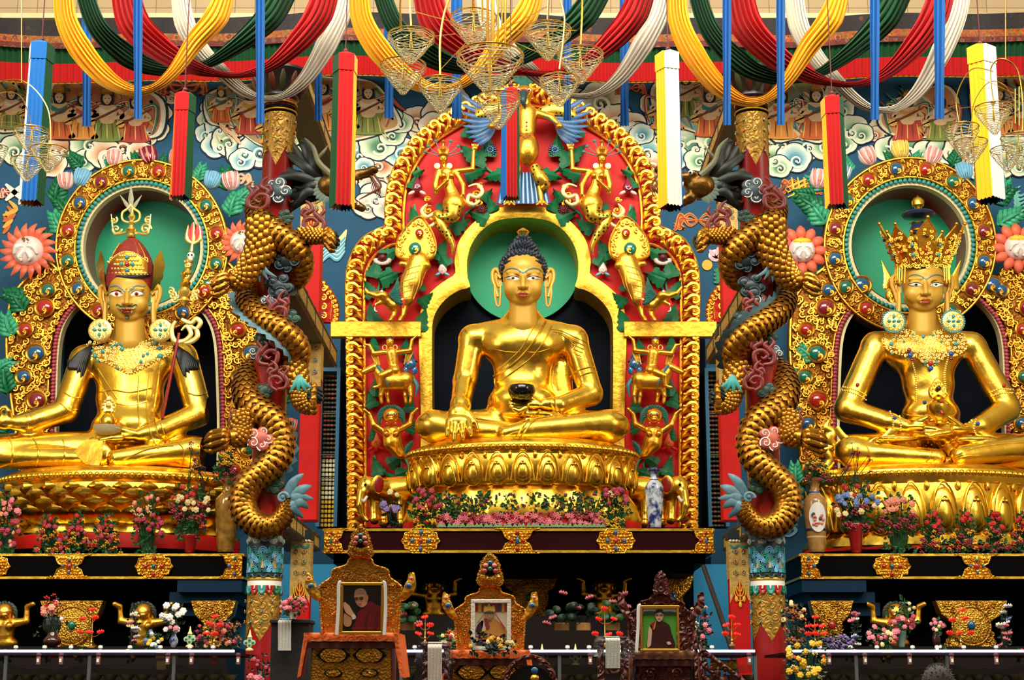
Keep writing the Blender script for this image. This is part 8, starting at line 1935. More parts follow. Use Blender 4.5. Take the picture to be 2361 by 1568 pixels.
# tall vases
def porcelain(label,cx,yb,yt,w,d,base,deco,panel=None,flowers=True):
    s=S(d,yb); c=W(cx,yb,d); H=(yb-yt); t=thing('tall_vase',label,'vase',c); k=w/2
    pr=[(k*.62,0),(k*.7,H*.04),(k*.92,H*.4),(k,H*.62),(k*.9,H*.72),(k*.45,H*.8),(k*.38,H*.9),(k*.62,H*.985),(k*.7,H),(k*.5,H)]
    vase(t,c,pr,s,base,'vase_body')
    for zz,rr,mm in deco: b=MB(); R=rr*k*s; b.lathe([(R*.99,-s*3),(R*1.03,-s*2),(R*1.03,s*2),(R*.99,s*3)],c+Vector((0,0,H*s*zz)),24); b.build('painted_band',mm,t)
    if panel:
        b=MB(); 
        for (x0,z0,rx,rz,m_) in ((0,.46,.62,.21,0),): 
            n=30; cen=c+Vector((0,0,H*s*.46)); pts=[]
            def on(u,v): 
                zz=.46+v; R=k*s*(.93+.09*(1-((zz-.58)/.3)**2)); return c+Vector((math.sin(u)*R,-math.cos(u)*R-.02,H*s*zz))
            b.add([on(.8*math.cos(TAU*j/n),.2*math.sin(TAU*j/n)) for j in range(n)]+[on(0,0)],[(j,(j+1)%n,n) for j in range(n)]); b.build('painted_panel',WHITE,t)
            for j in range(16): g=MB(); u=rnd.uniform(-.5,.5); v=rnd.uniform(-.13,.06); g.sph(on(u,v)+Vector((0,-.01,0)),(s*4,.02,s*3.4),7,5); g.build('painted_flower',[FM['pink'],FM['rose'],LEAFM,FM['sal']][j%4],t)
    return t
BW=mat('blue and white porcelain',(150,168,186),.15,coat=.6); nt=BW.node_tree; N=nt.nodes; n_=N.new('ShaderNodeTexNoise'); n_.inputs['Scale'].default_value=5; n_.inputs['Detail'].default_value=6; r_=N.new('ShaderNodeValToRGB'); r_.color_ramp.elements[0].position=.42; r_.color_ramp.elements[0].color=srgb((28,48,110)); r_.color_ramp.elements[1].position=.56; r_.color_ramp.elements[1].color=srgb((206,216,220)); tcn=N.new('ShaderNodeTexCoord'); nt.links.new(tcn.outputs['Object'],n_.inputs['Vector']); nt.links.new(n_.outputs[0],r_.inputs[0]); nt.links.new(r_.outputs[0],N['Principled BSDF'].inputs['Base Color'])
porcelain('tall blue and white porcelain vase on the wine-red shelf beside the right elephant',1510,1217,1079,43,38.75,BW,[(.79,.47,DBLUE),(.97,.66,DBLUE)])
porcelain('tall tan porcelain vase with painted flower panel, left end of the right shelf',1884,1274,1102,54,42.35,mat('tan porcelain',(176,130,70),.15,0,None,.3,6,coat=.6),[(.3,.88,DBLUE),(.2,.8,mat('buff',(200,170,110),.6)),(.8,.46,LAPIS)],True)
porcelain('tall golden brown vase with faint landscape at the right end of the left shelf',519,1274,1100,54,42.35,mat('golden brown glaze',(168,124,50),.15,.3,None,.6,5,coat=.6),[(.08,.7,DRED),(.8,.46,GOLDD)])
bouquet('bouquet of small yellow and red flowers in the neck of the tall brown vase, left',519,1108,1046,66,42.3,[('spray','yel',5,6,0,.5),('spray','rose',5,6,.4,1)],30,shape='tri')
bouquet('bouquet of pink and yellow flowers in the neck of the painted-panel vase, right',1884,1108,1062,72,42.3,[('spray','yel',4,6,0,.7),('spray','rose',4,6,.2,1)],28,shape='tri')

for nm,x0,x1,da,db,yy,dy_ in(('altar_step',800,1595,37.9,39.5,1456,38.6),('altar_step',800,1595,39.55,42.5,1425,40.9),('altar_step',-200,525,40.3,44.9,1493,41.3),('altar_step',1885,2560,40.3,44.9,1493,41.3)):
    zz=W(1200,yy,dy_).z; a=W(x0,1450,da).x; c=W(x1,1450,da).x; o=slab(nm,a,c,da,db,FLOOR,zz,mat('dark brown wood',(26,16,12),.5,spec=.2),None); tag(o,{37.9:'lower dark wooden step in the middle recess, carrying the lotus plants',39.55:'upper dark wooden step in the middle recess, under the lion bearers'}.get(da,'dark wooden step inside the %s recess'%('left' if x0<0 else 'right')),'step')
# ---- carved supports, wheels and lion figures in the dark recesses
def support(cx,y0,y1,wt,d,label,gm,wheel=True):
    t=thing('carved_support',label,'carved support',W(cx,y1,d)); q=[(cx-wt,y0),(cx-wt*.86,y0+(y1-y0)*.3),(cx-wt*.45,(y0+y1)/2),(cx-wt*.6,y1-12),(cx-wt*.8,y1),(cx+wt*.8,y1),(cx+wt*.6,y1-12),(cx+wt*.45,(y0+y1)/2),(cx+wt*.86,y0+(y1-y0)*.3),(cx+wt,y0)]
    b=MB(); b.plate(XZ(q,d),d,.4,bev=.03); b.build('gilded_body',GOLDD,t); b=MB(); s=S(d,y0); r=random.Random(int(cx))
    for k in range(46): y=y0+6+(y1-y0-12)*r.random(); f=abs((y-(y0+y1)/2)/((y1-y0)/2)); x=cx+r.uniform(-1,1)*wt*(.4+.42*f); b.spiral(W(x,y,d-.03),s*r.uniform(5,8),1.2,s*2,r.random()*TAU,r.choice((-1,1)),5,n=9)
    b.build('scrollwork',GOLDD,t)
    if wheel:
        b=MB(); c=W(cx,(y0+y1)/2+4,d-.06); R=(y1-y0)*.4*s
        for rr in(1,.82): b.tube([c+Vector((math.cos(a)*R*rr,0,math.sin(a)*R*rr)) for a in [TAU*j/32 for j in range(32)]],s*2.6,6,closed=True)
        b.sph(c,(R*.95,.05,R*.95),24,8); b.build('wheel_disc',GOLDD,t)
    b=MB(); b.sph(W(cx,(y0+y1)/2+2,d-.14),(s*9,s*6,s*10),12,8); b.build('gem',gm,t)
support(165,1385,1494,72,41.4,'gold carved hourglass support with round disc behind red lotus lamps, lower left',GEMG); support(492,1385,1494,52,41.4,'gold carved support under the right end of the left shelf',GEMR,False)
support(1222,1325,1426,66,41.2,'gold carved support right of the middle throne\'s crest',GEMG); support(1552,1325,1426,48,41.2,'gold carved support behind the dark wooden throne',GEMB,False); support(1918,1385,1494,50,41.4,'gold carved support with red and blue stones, left part of the right recess',GEMR,False); support(2240,1385,1494,82,41.4,'gold carved hourglass support with round disc, right recess',GEMB)
support(880,1325,1426,50,41.4,'gold carved support half hidden behind the left throne back',GEMG,False)
def lionman(cx,y0,y1,d,label):
    t=thing('lion_bearer',label,'carved figure',W(cx,y1,d)); k=(y1-y0)/100; f=lambda x,y,w=0:W(cx+x*k,y0+y*k,d-w*S(d)*k); K=lambda r:r*S(d)*k
    a=f(-62,0); c=f(62,104); B=SDF((a.x-.05,d-K(50),c.z-.1),(c.x+.05,d+K(30),a.z+.1),.03)
    B.ell(f(0,24,16),(K(17),K(16),K(16)),.03); B.ell(f(0,31,30),(K(9),K(8),K(6)),.03); B.cap(f(0,50,6),K(22),f(0,74,8),K(19),.08); B.ell(f(-10,54,22),(K(8),)*3,.02); B.ell(f(10,54,22),(K(8),)*3,.02); B.ell(f(0,90,6),(K(28),K(20),K(14)),.06)
    for sg in(-1,1): B.cap(f(sg*20,48,8),K(10),f(sg*46,44,12),K(7),.04); B.cap(f(sg*46,44,12),K(6.5),f(sg*48,16,12),K(5),.03); B.cap(f(sg*48,14,12),K(6),f(sg*60,8,18),K(5),.02); B.cap(f(sg*18,20,8),K(5),f(sg*20,38,8),K(3),.02)
    B.build('body',GOLDS,t); b=MB()
    for j in range(12): q=-1.8+j*.327; b.tube(spline([f(math.sin(q)*15,20-math.cos(q)*12,8),f(math.sin(q)*24,24-math.cos(q)*18,8),f(math.sin(q)*26,46-math.cos(q)*14,8)],3),[K(5),K(5),K(1)],6)
    b.build('mane',LEAFD,t)
    for sg in(-1,1): b=MB(); b.sph(f(sg*6,22,31),K(2.6),6,5); b.build('eye',WHITE,t)
lionman(330,1384,1494,41.2,'golden lion-faced bearer with raised arms in the left recess, among white flowers'); lionman(10,1384,1494,41.2,'golden lion-faced bearer cut by the left edge of the picture'); lionman(1002,1326,1426,40.9,'golden lion-faced bearer with raised arms between the left and middle thrones'); lionman(1393,1326,1426,40.9,'golden lion-faced bearer with raised arms between the middle and right thrones'); lionman(2065,1384,1494,41.2,'golden lion-faced bearer with raised arms behind the tall white vase bouquet, right recess')

# ---- altar tables, light tubes, glass cases, bowls
CHROME=mat('steel post',(150,160,160),.3,.8); GLS=mat('clear glass',(12,16,16),.02,0,None,alpha=.06,spec=.4); FILM=mat('plastic film',(60,62,58),.12,0,('noise',9,1),alpha=.35,spec=1,bumpd=.2); TUBE=mat('fluorescent tube',(214,214,255),.4,0,emit=5); DB=mat('dark brown shelf',(30,18,14),.45,spec=.2)
def case(x0,x1,label,bowls,posts):
    d=30.0; a=W(x0,1500,d); c=W(x1,1500,d); xc=(a.x+c.x)/2; wd=c.x-a.x; zt=a.z; t=thing('glass_case',label,'glass case',(xc,d+1.2,FLOOR))
    b=MB(); b.box((xc,d+1.8,(FLOOR+zt-.58)/2),(wd,3.6,zt-.58-FLOOR)); b.build('cabinet',DB,t,smooth=False)
    b=MB(); b.box((xc,d+1.2,zt-.06),(wd,2.3,.05)); b.build('top_board',DB,t,smooth=False)
    b=MB(); zi=W(0,1533,30.4).z; b.box((xc,d+.42,zi-.012),(wd-.1,.5,.02)); b.build('inner_glass_shelf',GLS,t,smooth=False)
    n=max(1,int(wd/4)); 
    for k in range(n): b=MB(); b.tube([(a.x+wd*k/n+.04,d-.02,zt-.01),(a.x+wd*(k+1)/n-.04,d-.02,zt-.01)],.022,8); b.build('light_tube',TUBE,t)
    for px_ in posts: b=MB(); p=W(px_,1500,d); b.box((p.x,d+.1,zt-.6),(.06,.06,1.1)); b.build('steel_post',CHROME,t,smooth=False)
    b=MB(); b.box((xc,d,zt-.3),(wd,.015,.54)); b.build('glass_pane',GLS,t,smooth=False)
    for k in range(int(wd/.55)): b=MB(); b.lathe([(.02,0),(.02,.05),(.045,.08),(.04,.12),(0,.13)],(a.x+.3+k*.55+rnd.uniform(-.08,.08),d+.85,zt-.01),8); b.build('knob',WHITE,t)
    for x in bowls:
        p=W(x,1562,d+.5); b=MB(); b.lathe([(.05,0),(.07,.01),(.11,.08),(.14,.135),(.145,.145),(.125,.14),(.09,.08),(0,.05)],(p.x,p.y,zt-.575),16); o=b.build('offering_bowl',mat('brushed silver brass',(190,176,120),.3,.85)); tag(o,'small round metal offering bowl in the row under plastic film, %s case'%('left' if x0<0 else 'middle' if x0<1000 else 'right'),'bowl','offering bowls in the glass cases')
    # plastic film draped in shallow swags from the posts
    b=MB(); xs=[a.x]+[W(p,1500,d).x for p in posts if x0+20<p<x1-20]+[c.x]; nv=6
    for i in range(len(xs)-1):
        def P(u,v,i=i): x=xs[i]+(xs[i+1]-xs[i])*u; sag=.16*math.sin(PI*u)**.7; return Vector((x,d+.12+.5*v+.03*math.sin(u*30),zt-.26-sag*.6-.1*v+ .04*math.sin(u*17+v*5)*.4)) if v<1.1 else None
        b.grid(lambda u,v:Vector((P(u,v).x,P(u,v).y,P(u,v).z-.05*(v-.5))),24,nv)
    b.build('plastic_film',FILM,t,sharp=3); return t
case(-40,546,'long low glass case with light tube, in front of the left recess',[25,63,102,139,181,219,254,293,330,373,417,458,493,529],[12,205,400])
case(920,1745,'long low glass case with light tube, behind the three thrones',[940,1225,1262,1300,1336,1372,1640,1690,1728],[925,1220,1290,1742])
case(1808,2420,'long low glass case with light tube, in front of the right recess',[1893,1925,1966,2018,2055,2094,2215,2255,2300,2340],[1975,2185,2380])
AD=31.7; AY=1496
t=None
LIT=mat('lit red lotus',(235,40,24),.4,0,emit=.45); FM['lit']=LIT
def lamp(cx,yb,pts,label,d=AD):
    t=thing('lotus_lamp',label,'lotus lamp',W(cx,yb,d),'lotus lamps on the altar'); s=S(d,yb); b=MB(); top=min(p[1] for p in pts); b.lathe([(s*9,0),(s*9,s*2),(s*4,s*5),(s*2,s*9),(s*3.5,s*13),(s*1.5,s*17),(s*1.2,s*(yb-top))],W(cx,yb,d),12)
    for x,y in pts: b.tube(spline([W(cx,y+14,d),W((cx+x)/2,y+13,d-.03),W(x,y+6,d-.05)],3),s*.9,5)
    b.build('gilt_stand',BRASS,t)
    for x,y in pts: flower('lotus','lit',W(x,y+5,d-.05),s*9,t,'lotus_light')
P6=lambda cx,y:[(cx+3,y),(cx-20,y+22),(cx+10,y+19),(cx-26,y+52),(cx-3,y+52),(cx+22,y+52)]
lamp(210,AY-2,P6(210,1402),'stand of glowing red lotuses before the round disc of the left recess'); lamp(493,AY-4,[(496,1418),(482,1435),(508,1438),(476,1457),(495,1458)],'stand of dim red lotuses near the right end of the left glass case'); lamp(1395,1492,[(1393,1400),(1380,1424),(1415,1424),(1372,1458),(1404,1460),(1428,1458)],'stand of glowing red lotuses behind the chair with the white scarf'); lamp(980,1484,[(980,1420),(968,1438),(992,1438),(964,1458),(992,1458)],'stand of dark red lotuses between the left and middle thrones')
lamp(1688,1490,[(1687,1420),(1675,1438),(1700,1438),(1672,1458),(1700,1460)],'small red lotus stand left of the right round column'); lamp(1880,1490,[(1880,1420),(1865,1440),(1880,1440),(1897,1440),(1864,1458),(1880,1458),(1900,1458)],'red lotus stand just right of the right round column'); lamp(2216,1492,P6(2216,1404),'stand of glowing red lotuses before the round disc of the right recess')
CE=mat('celadon vase',(120,150,130),.3,0,None,.2,9); BRV=mat('brown glazed vase',(60,24,16),.2,coat=.5)
BQ=[('wide dark bouquet in a round brown vase before the left recess disc',120,1372,86,[('rose','sal',2,9,.2,.5),('spray','red',2,7,.0,.3),('rose','wht',1,6,.4,.6)],14,(34,20,BRV,'round'),LEAFD,'tri'),
 ('slim upright spray of pale lotus blooms beside the left lion bearer',308,1392,30,[('lotus','wht',4,9,0,1),('lotus','crm',3,9,.2,1),('lotus','pink',2,8,0,.9)],10,None,LEAFD,'tall'),
 ('low mixed bunch of blue, white and yellow blooms below the left lion bearer',352,1456,44,[('rose','blu',2,6,0,1),('rose','wht',2,6,0,1),('rose','yel',2,6,.3,1)],12,None,LEAFM,'oval'),
 ('bouquet of large white blooms in a grey patterned vase, left recess',400,1388,56,[('rose','wht',8,9,0,.9),('rose','pink',1,7,.6,.9)],14,(32,10,BW,'round'),LEAFD,'oval'),
 ('mixed pink and brown bouquet near the right end of the left recess',525,1425,64,[('spray','brn',4,8,.2,1),('rose','rose',3,6,.1,.8),('rose','sal',2,7,.2,.9)],22,None,LEAFD,'oval'),
 ('small dark red and green bunch beside the left column\'s foot',465,1440,46,[('rose','rose',3,6,0,1),('rose','crm',2,5,.3,1)],12,None,LEAFD,'oval'),
 ('spray of orange dried flowers just right of the right round column',1833,1388,58,[('spray','brn',8,9,.1,.9),('rose','crm',3,7,0,.4)],22,None,LEAFD,'oval'),
 ('low lilac hydrangea bunch on the right glass case',1928,1466,80,[('spray','lil',9,9,0,1)],20,None,LEAFD,'oval'),
 ('upright spray of pink and white lotus blooms left of the low pink bunch, right recess',1972,1412,28,[('lotus','pink',3,9,0,.5),('lotus','wht',3,9,.2,1),('lotus','blu',2,8,.5,.9)],9,None,LEAFD,'tall'),
 ('low bunch of mauve and cream flowers in a basket, right recess',2034,1444,66,[('rose','pink',7,7,0,.7),('rose','crm',3,7,.3,1),('rose','rose',3,6,.2,.9)],22,None,LEAFM,'oval'),
 ('tall green and pink bouquet in a pale vase before the right lion bearer',2078,1374,66,[('rose','rose',3,7,.5,.9),('rose','pink',3,8,.5,1),('rose','crm',1,6,0,.4)],18,(36,14,CE,'flare'),LEAFM,'oval'),
 ('small pink posy in a dark footed vase right of the pale-vase bouquet',2160,1428,32,[('rose','pink',5,6,0,.8),('rose','crm',2,5,.2,1)],10,(40,9,BRV,'round'),LEAFM,'oval'),
 ('tall winding spray of pale lotus blooms near the right edge',2316,1398,36,[('lotus','wht',3,10,0,.5),('lotus','pink',4,9,.2,1),('lotus','blu',1,9,0,.4)],10,None,LEAFD,'tall'),
 ('dark bouquet of small pink and plum flowers right of the wooden throne',1612,1398,60,[('rose','pur',5,5,0,.7),('rose','pink',2,7,.4,.8),('spray','crm',2,6,.0,.6)],22,None,LEAFD,'oval'),
 ('mixed orange and cream posy left of the middle throne',1038,1452,56,[('spray','org',4,7,.1,.7),('rose','crm',4,6,.3,1),('rose','rose',2,5,.3,1)],20,None,LEAFM,'oval')]
for (l,x,yt,w_,sp_,n_f,vz,lf,shp) in BQ: bouquet(l,x,1493,yt,w_,AD+.25,sp_,n_f,vz,leaf=lf,shape=shp)
bouquet('big leafy bouquet with yellow lilies in front of the right glass case',1858,1590,1468,96,28.8,[('rose','yel',6,9,.1,.8),('spray','crm',4,8,.3,1),('rose','org',1,6,.3,.8)],34)
bouquet('dark potted plant with pink blooms at the foot of the left round column',598,1590,1505,56,28.8,[('rose','pink',3,9,.6,1),('rose','rose',3,6,.1,.9)],12,leaf=LEAFD)
bouquet('pink and red silk flowers in a white pot on the draped stand, left',676,1428,1378,62,24.8,[('rose','pink',7,7,.1,.7),('rose','rose',5,6,.2,.9),('spray','red',4,6,.0,.9)],28,(16,10,WHITE,'flare'),shape='oval')
# lotus plants in plain boxes behind the thrones
for k,(x,fl_,l) in enumerate(((940,[(952,1402),(930,1420),(965,1440)],'pink artificial lotus plant in a tan box between lion bearer and left throne'),(1295,[(1276,1426),(1298,1370),(1260,1440)],'pink artificial lotus plant in a tan box right of the middle throne'),(1412,[(1412,1390),(1440,1372),(1445,1400)],'pink artificial lotus plant behind the glowing lotus stand'),(1345,[(1330,1404),(1360,1380)],'pink artificial lotus plant with large round leaves left of the glowing lotus stand'))):
    d=38.6; s=S(d,1440); t=thing('lotus_plant',l,'potted plant',W(x,1456,d)); b=MB(); c=W(x,1446,d); b.box((c.x,c.y,c.z),(s*34,s*20,s*20),bev=.02); b.build('tan_box',mat('tan box',(170,120,60),.6),t); g=MB(); r=random.Random(k+3)
    for j in range(9): e=W(x+r.uniform(-32,32),1436-r.uniform(4,44),d-.05*j); g.tube([W(x,1442,d),e],s*.8,4); g.lathe([(0,-.02),(s*11,.02),(s*10,.05),(0,.0)],e,10,Matrix.Rotation(r.uniform(.3,1.0),4,'X')@Matrix.Rotation(r.uniform(-.4,.4),4,'Y'))
    g.build('round_leaves',LEAFD if k%2 else LEAFM,t)
    for (fx,fy) in fl_: flower('lotus','pink',W(fx,fy,d-.3),s*11,t,'lotus_blossom')
# small stupa-like ornaments and little things in the cases
ORN=mat('pale green enamel',(170,200,150),.35)
for x,y,d,l in((437,1492,31.2,'left case'),(1250,1533,30.3,'just right of the middle throne'),(1327,1533,30.3,'between middle throne and scarf chair'),(575,1500,31.2,'beside the left round column')):
    s=S(d,1500); t=thing('stupa_ornament','small white and green enamel stupa ornament, '+l,'ornament',W(x,y,d)); c=W(x,y,d); b=MB(); b.lathe([(s*9,0),(s*9,s*3),(s*4,s*6),(s*3,s*14)],c,12); b.lathe([(s*3,s*26),(s*6,s*30),(s*3,s*36),(s*1,s*46),(0,s*48)],c,12); b.build('stand',FM['crm'],t)
    for dx,dz in((-8,18),(8,18),(0,12),(0,24)): b=MB(); b.lathe([(0,-s*2),(s*6,-s*2),(s*6,s*1.5),(0,s*2)],c+Vector((dx*s,-s*2,dz*s)),14,Matrix.Rotation(PI/2,4,'X')); q=b.build('enamel_disc',ORN,t); b=MB(); b.sph(c+Vector((dx*s,-s*5,dz*s)),s*3,8,6); b.build('green_stone',GEMG,q)
for x in(88,140,226,386,441,549,1361,1728,1912,1995,2098,2195,2298):
    d=29.85; s=S(d,1515); c=W(x,1532,d); t=thing('small_lantern','small dark red and white lantern bottle hung on the glass, %s'%('left case' if x<600 else 'middle case' if x<1800 else 'right case'),'lantern',c,'small lanterns on the glass cases'); b=MB(); b.lathe([(s*5,0),(s*5,s*16),(s*3.5,s*19),(s*2,s*22),(s*2,s*25),(0,s*25)],c,12); b.build('bottle',mat('dusky pink glass',(120,80,74),.3),t); b=MB(); b.box(c+Vector((0,-s*5,s*9)),(s*5,s*.8,s*8)); b.build('white_label',WHITE,t); b=MB(); b.lathe([(s*5.6,s*19),(s*6,s*22),(s*4,s*26)],c,10); b.build('dark_red_cap',MAROON,t)
for x,c1,c2,l in((15,'pur','lil','tiny purple posy at the far left of the left case'),(113,'red','rose','tiny red posy in a glass in the left case'),(183,'sal','rose','tiny salmon posy in the left case'),(300,'yel','pur','tiny yellow posy in the middle of the left case'),(1965,'sal','rose','tiny salmon posy in the right case'),(2045,'yel','yel','yellow posy in the right case'),(2165,'wht','org','white and orange posy on the light tube of the right case'),(2355,'red','rose','tiny red posy at the far right of the right case')):
    bouquet(l,x,1532,1500 if x!=2165 else 1488,24,30.35,[('rose',c1,3,5,0,.7),('rose',c2,2,4,.2,1)],6,(14,5,CE,'flare'),name='small_posy')
for x,y in((495,1512),(495,1526)): b=MB(); c=W(x,y,30.3); b.sph(c,.055,10,8); o=b.build('orange_fruit',mat('orange peel',(190,80,30),.5)); tag(o,'small orange fruit in the left glass case, %s one of two'%('upper' if y<1520 else 'lower'),'fruit')
for x,y,l in((370,1508,'upper left'),(400,1508,'upper right'),(372,1534,'lower')):
    b=MB(); c=W(x,y,30.4); b.box(c,(.17,.02,.16)); b.build; o=b.build('paper_note',FM['crm'],smooth=False); tag(o,'cream paper note standing in the left glass case, %s of three'%l,'paper')
# ================================================================ portrait thrones, draped stands, stair rail, visitor
THG=mat('stippled gold carving',(190,134,44),.42,.8,('vor',34,.7),.35,12); BRO=mat('orange brocade cloth',(236,104,26),.6,0,('scroll',10,.15),.25,8); DBR=mat('dark red brocade',(86,22,14),.6,0,None,.5,12); WOODR=mat('carved reddish wood',(96,34,16),.4,0,('scroll',8,.6),.4,6,bumpd=.04); BLK2=mat('black paint',(8,7,6),.5,spec=.2)
def dpoly(b,pts,col,lay,d,n=4): P=sp2(pts,n,True) if n else pts; b.c=pcol(col); b.plate(XZ(P,d),d-lay*.004,.004); b.c=(1,1,1,1)
def portrait(x0,y0,x1,y1,d,label,fcol,kind,fw=7):
    t=thing('framed_portrait',label,'framed portrait',W((x0+x1)/2,y1,d)); s=S(d,y1)
    for (a,b_,c,e,) in ((x0,y0,x1,y0+fw),(x0,y1-fw,x1,y1),(x0,y0+fw,x0+fw,y1-fw),(x1-fw,y0+fw,x1,y1-fw)):
        b=MB(); p=W(a,b_,d); q=W(c,e,d); b.box(((p.x+q.x)/2,d+.0,(p.z+q.z)/2),(q.x-p.x,.05,p.z-q.z),bev=.008); b.build('frame_bar',fcol,t)
    X=lambda u:x0+fw+(x1-x0-2*fw)*u; Y=lambda v:y0+fw+(y1-y0-2*fw)*v; b=MB(); D=d+.02
    def poly(pts,col,lay,n=4): dpoly(b,[(X(u),Y(v)) for u,v in pts],col,lay,D,n)
    if kind=='hands':
        poly([(0,0),(1,0),(1,1),(0,1)],(22,14,10),0,0)
        poly([(.28,1),(.32,.8),(.4,.6),(.5,.48),(.62,.4),(.72,.34),(.88,.42),(1,.5),(1,1)],(118,10,16),1); poly([(.55,1),(.6,.7),(.7,.55),(.62,.8),(.62,1)],(84,6,12),2); poly([(.8,1),(.84,.7),(.9,.6),(.88,.85),(.9,1)],(92,8,14),2)
        poly([(.3,.2),(.34,.1),(.46,.06),(.58,.1),(.64,.24),(.64,.38),(.56,.46),(.46,.47),(.38,.42),(.32,.33)],(214,150,110),3); poly([(.58,.2),(.66,.22),(.66,.32),(.6,.34)],(196,128,92),4); poly([(.32,.2),(.34,.12),(.46,.08),(.56,.12),(.62,.2),(.5,.16)],(190,150,118),4)
        poly([(.3,.27),(.4,.26),(.4,.31),(.32,.32)],(70,44,36),5); poly([(.43,.26),(.53,.25),(.53,.3),(.45,.31)],(70,44,36),5); poly([(.36,.38),(.44,.4),(.5,.37),(.44,.42)],(150,60,50),5)
        poly([(.02,.42),(.06,.36),(.12,.4),(.18,.44),(.26,.56),(.34,.66),(.3,.72),(.2,.66),(.08,.58)],(226,168,130),6); poly([(.04,.62),(.12,.64),(.24,.72),(.22,.86),(.12,.9),(.03,.84)],(206,146,108),5); poly([(.24,.64),(.34,.66),(.34,.72),(.26,.74)],(226,220,200),7)
    elif kind=='robes':
        poly([(0,0),(1,0),(1,1),(0,1)],(214,204,170),0,0); poly([(0,0),(1,0),(1,.2),(0,.2)],(170,40,34),1,0); poly([(.1,0),(.2,0),(.2,.2),(.1,.2)],(214,170,60),2,0); poly([(.7,.02),(.8,.02),(.8,.18),(.7,.18)],(40,80,110),2,0); poly([(.84,0),(.92,0),(.92,.2),(.84,.2)],(226,160,60),2,0); poly([(.24,0),(.32,0),(.32,.2),(.24,.2)],(60,110,70),2,0)
        poly([(.02,1),(.02,.7),(.1,.5),(.28,.38),(.45,.34),(.62,.36),(.85,.5),(1,.66),(1,1)],(196,138,66),2); poly([(.02,.66),(.1,.48),(.26,.4),(.22,.6),(.1,.7)],(60,34,34),3); poly([(.28,.38),(.36,.36),(.46,.55),(.36,.6)],(140,50,60),3); poly([(.2,.42),(.28,.4),(.34,.6),(.24,.66)],(216,196,150),3)
        poly([(.1,.84),(.3,.76),(.6,.72),(.9,.78),(.6,.86),(.3,.92)],(206,120,60),4); poly([(.1,.86),(.4,.84),(.9,.86),(.9,.96),(.1,.97)],(40,60,80),4); poly([(.02,.7),(.12,.7),(.14,.86),(.04,.9)],(214,160,120),4)
        poly([(.34,.22),(.4,.16),(.5,.16),(.56,.22),(.55,.32),(.45,.39),(.36,.32)],(190,134,96),5); poly([(.28,.2),(.3,.06),(.38,.08),(.44,.0),(.5,.08),(.6,.05),(.62,.2),(.45,.17)],(206,166,70),6); poly([(.3,.2),(.6,.2),(.6,.24),(.3,.24)],(50,60,60),6,0); poly([(.26,.26),(.32,.22),(.1,.45),(.06,.46)],(160,60,50),6,0); poly([(.6,.22),(.64,.24),(.96,.58),(.92,.6)],(170,50,50),6,0); poly([(.39,.27),(.43,.27),(.43,.28),(.39,.28)],(40,30,30),7,0); poly([(.48,.27),(.52,.27),(.52,.28),(.48,.28)],(40,30,30),7,0); poly([(.42,.33),(.5,.33),(.46,.35)],(150,60,50),7,0)
    else:
        poly([(0,0),(1,0),(1,1),(0,1)],(86,170,50),0,0); poly([(0,0),(1,0),(1,.17),(0,.17)],(206,214,214),1,0); poly([(0,.08),(.2,.06),(.5,.09),(.8,.07),(1,.1),(1,.17),(0,.17)],(60,90,60),2,0)
        poly([(.14,1),(.18,.7),(.22,.42),(.3,.36),(.45,.32),(.6,.32),(.78,.42),(.84,.6),(.92,1)],(62,20,22),3); poly([(.2,.42),(.28,.35),(.36,.34),(.34,.48),(.26,.52)],(150,26,28),4); poly([(.34,.38),(.38,.34),(.34,.5),(.3,.52)],(214,150,60),5)
        poly([(.16,.5),(.24,.42),(.26,.6),(.24,.8),(.22,.92),(.12,.96),(.13,.75)],(226,180,150),4); poly([(.7,.84),(.78,.82),(.84,.88),(.74,.9)],(226,180,150),5)
        poly([(.35,.14),(.4,.05),(.5,.04),(.58,.08),(.6,.18),(.56,.28),(.48,.33),(.4,.28)],(216,166,136),5); poly([(.34,.14),(.38,.05),(.48,.02),(.58,.05),(.6,.14),(.5,.09)],(30,26,26),6); poly([(.37,.15),(.46,.15),(.46,.18),(.37,.18)],(70,60,60),6,0); poly([(.49,.15),(.58,.15),(.58,.18),(.49,.18)],(70,60,60),6,0); poly([(.43,.25),(.52,.25),(.48,.27)],(160,70,70),6,0)
    b.build('photograph',mat('photo print',(255,255,255),.35,0,vcol=True),t,smooth=False)
    if kind!='robes':
        for sg,xx in((-1,x0-2),(1,x1+2)) if kind=='hands' else ((-1,x0-4),):
            b=MB(); b.tube(spline([W(xx-sg*6,y0-1,d-.04),W(xx,y0+6,d-.05),W(xx+sg*1,(y0+y1)/2,d-.06),W(xx+sg*(-2 if sg>0 else 5),y1+1,d-.08)],6),s*4,7,flat=.3); b.build('white_scarf',WHITE,t)
    return t
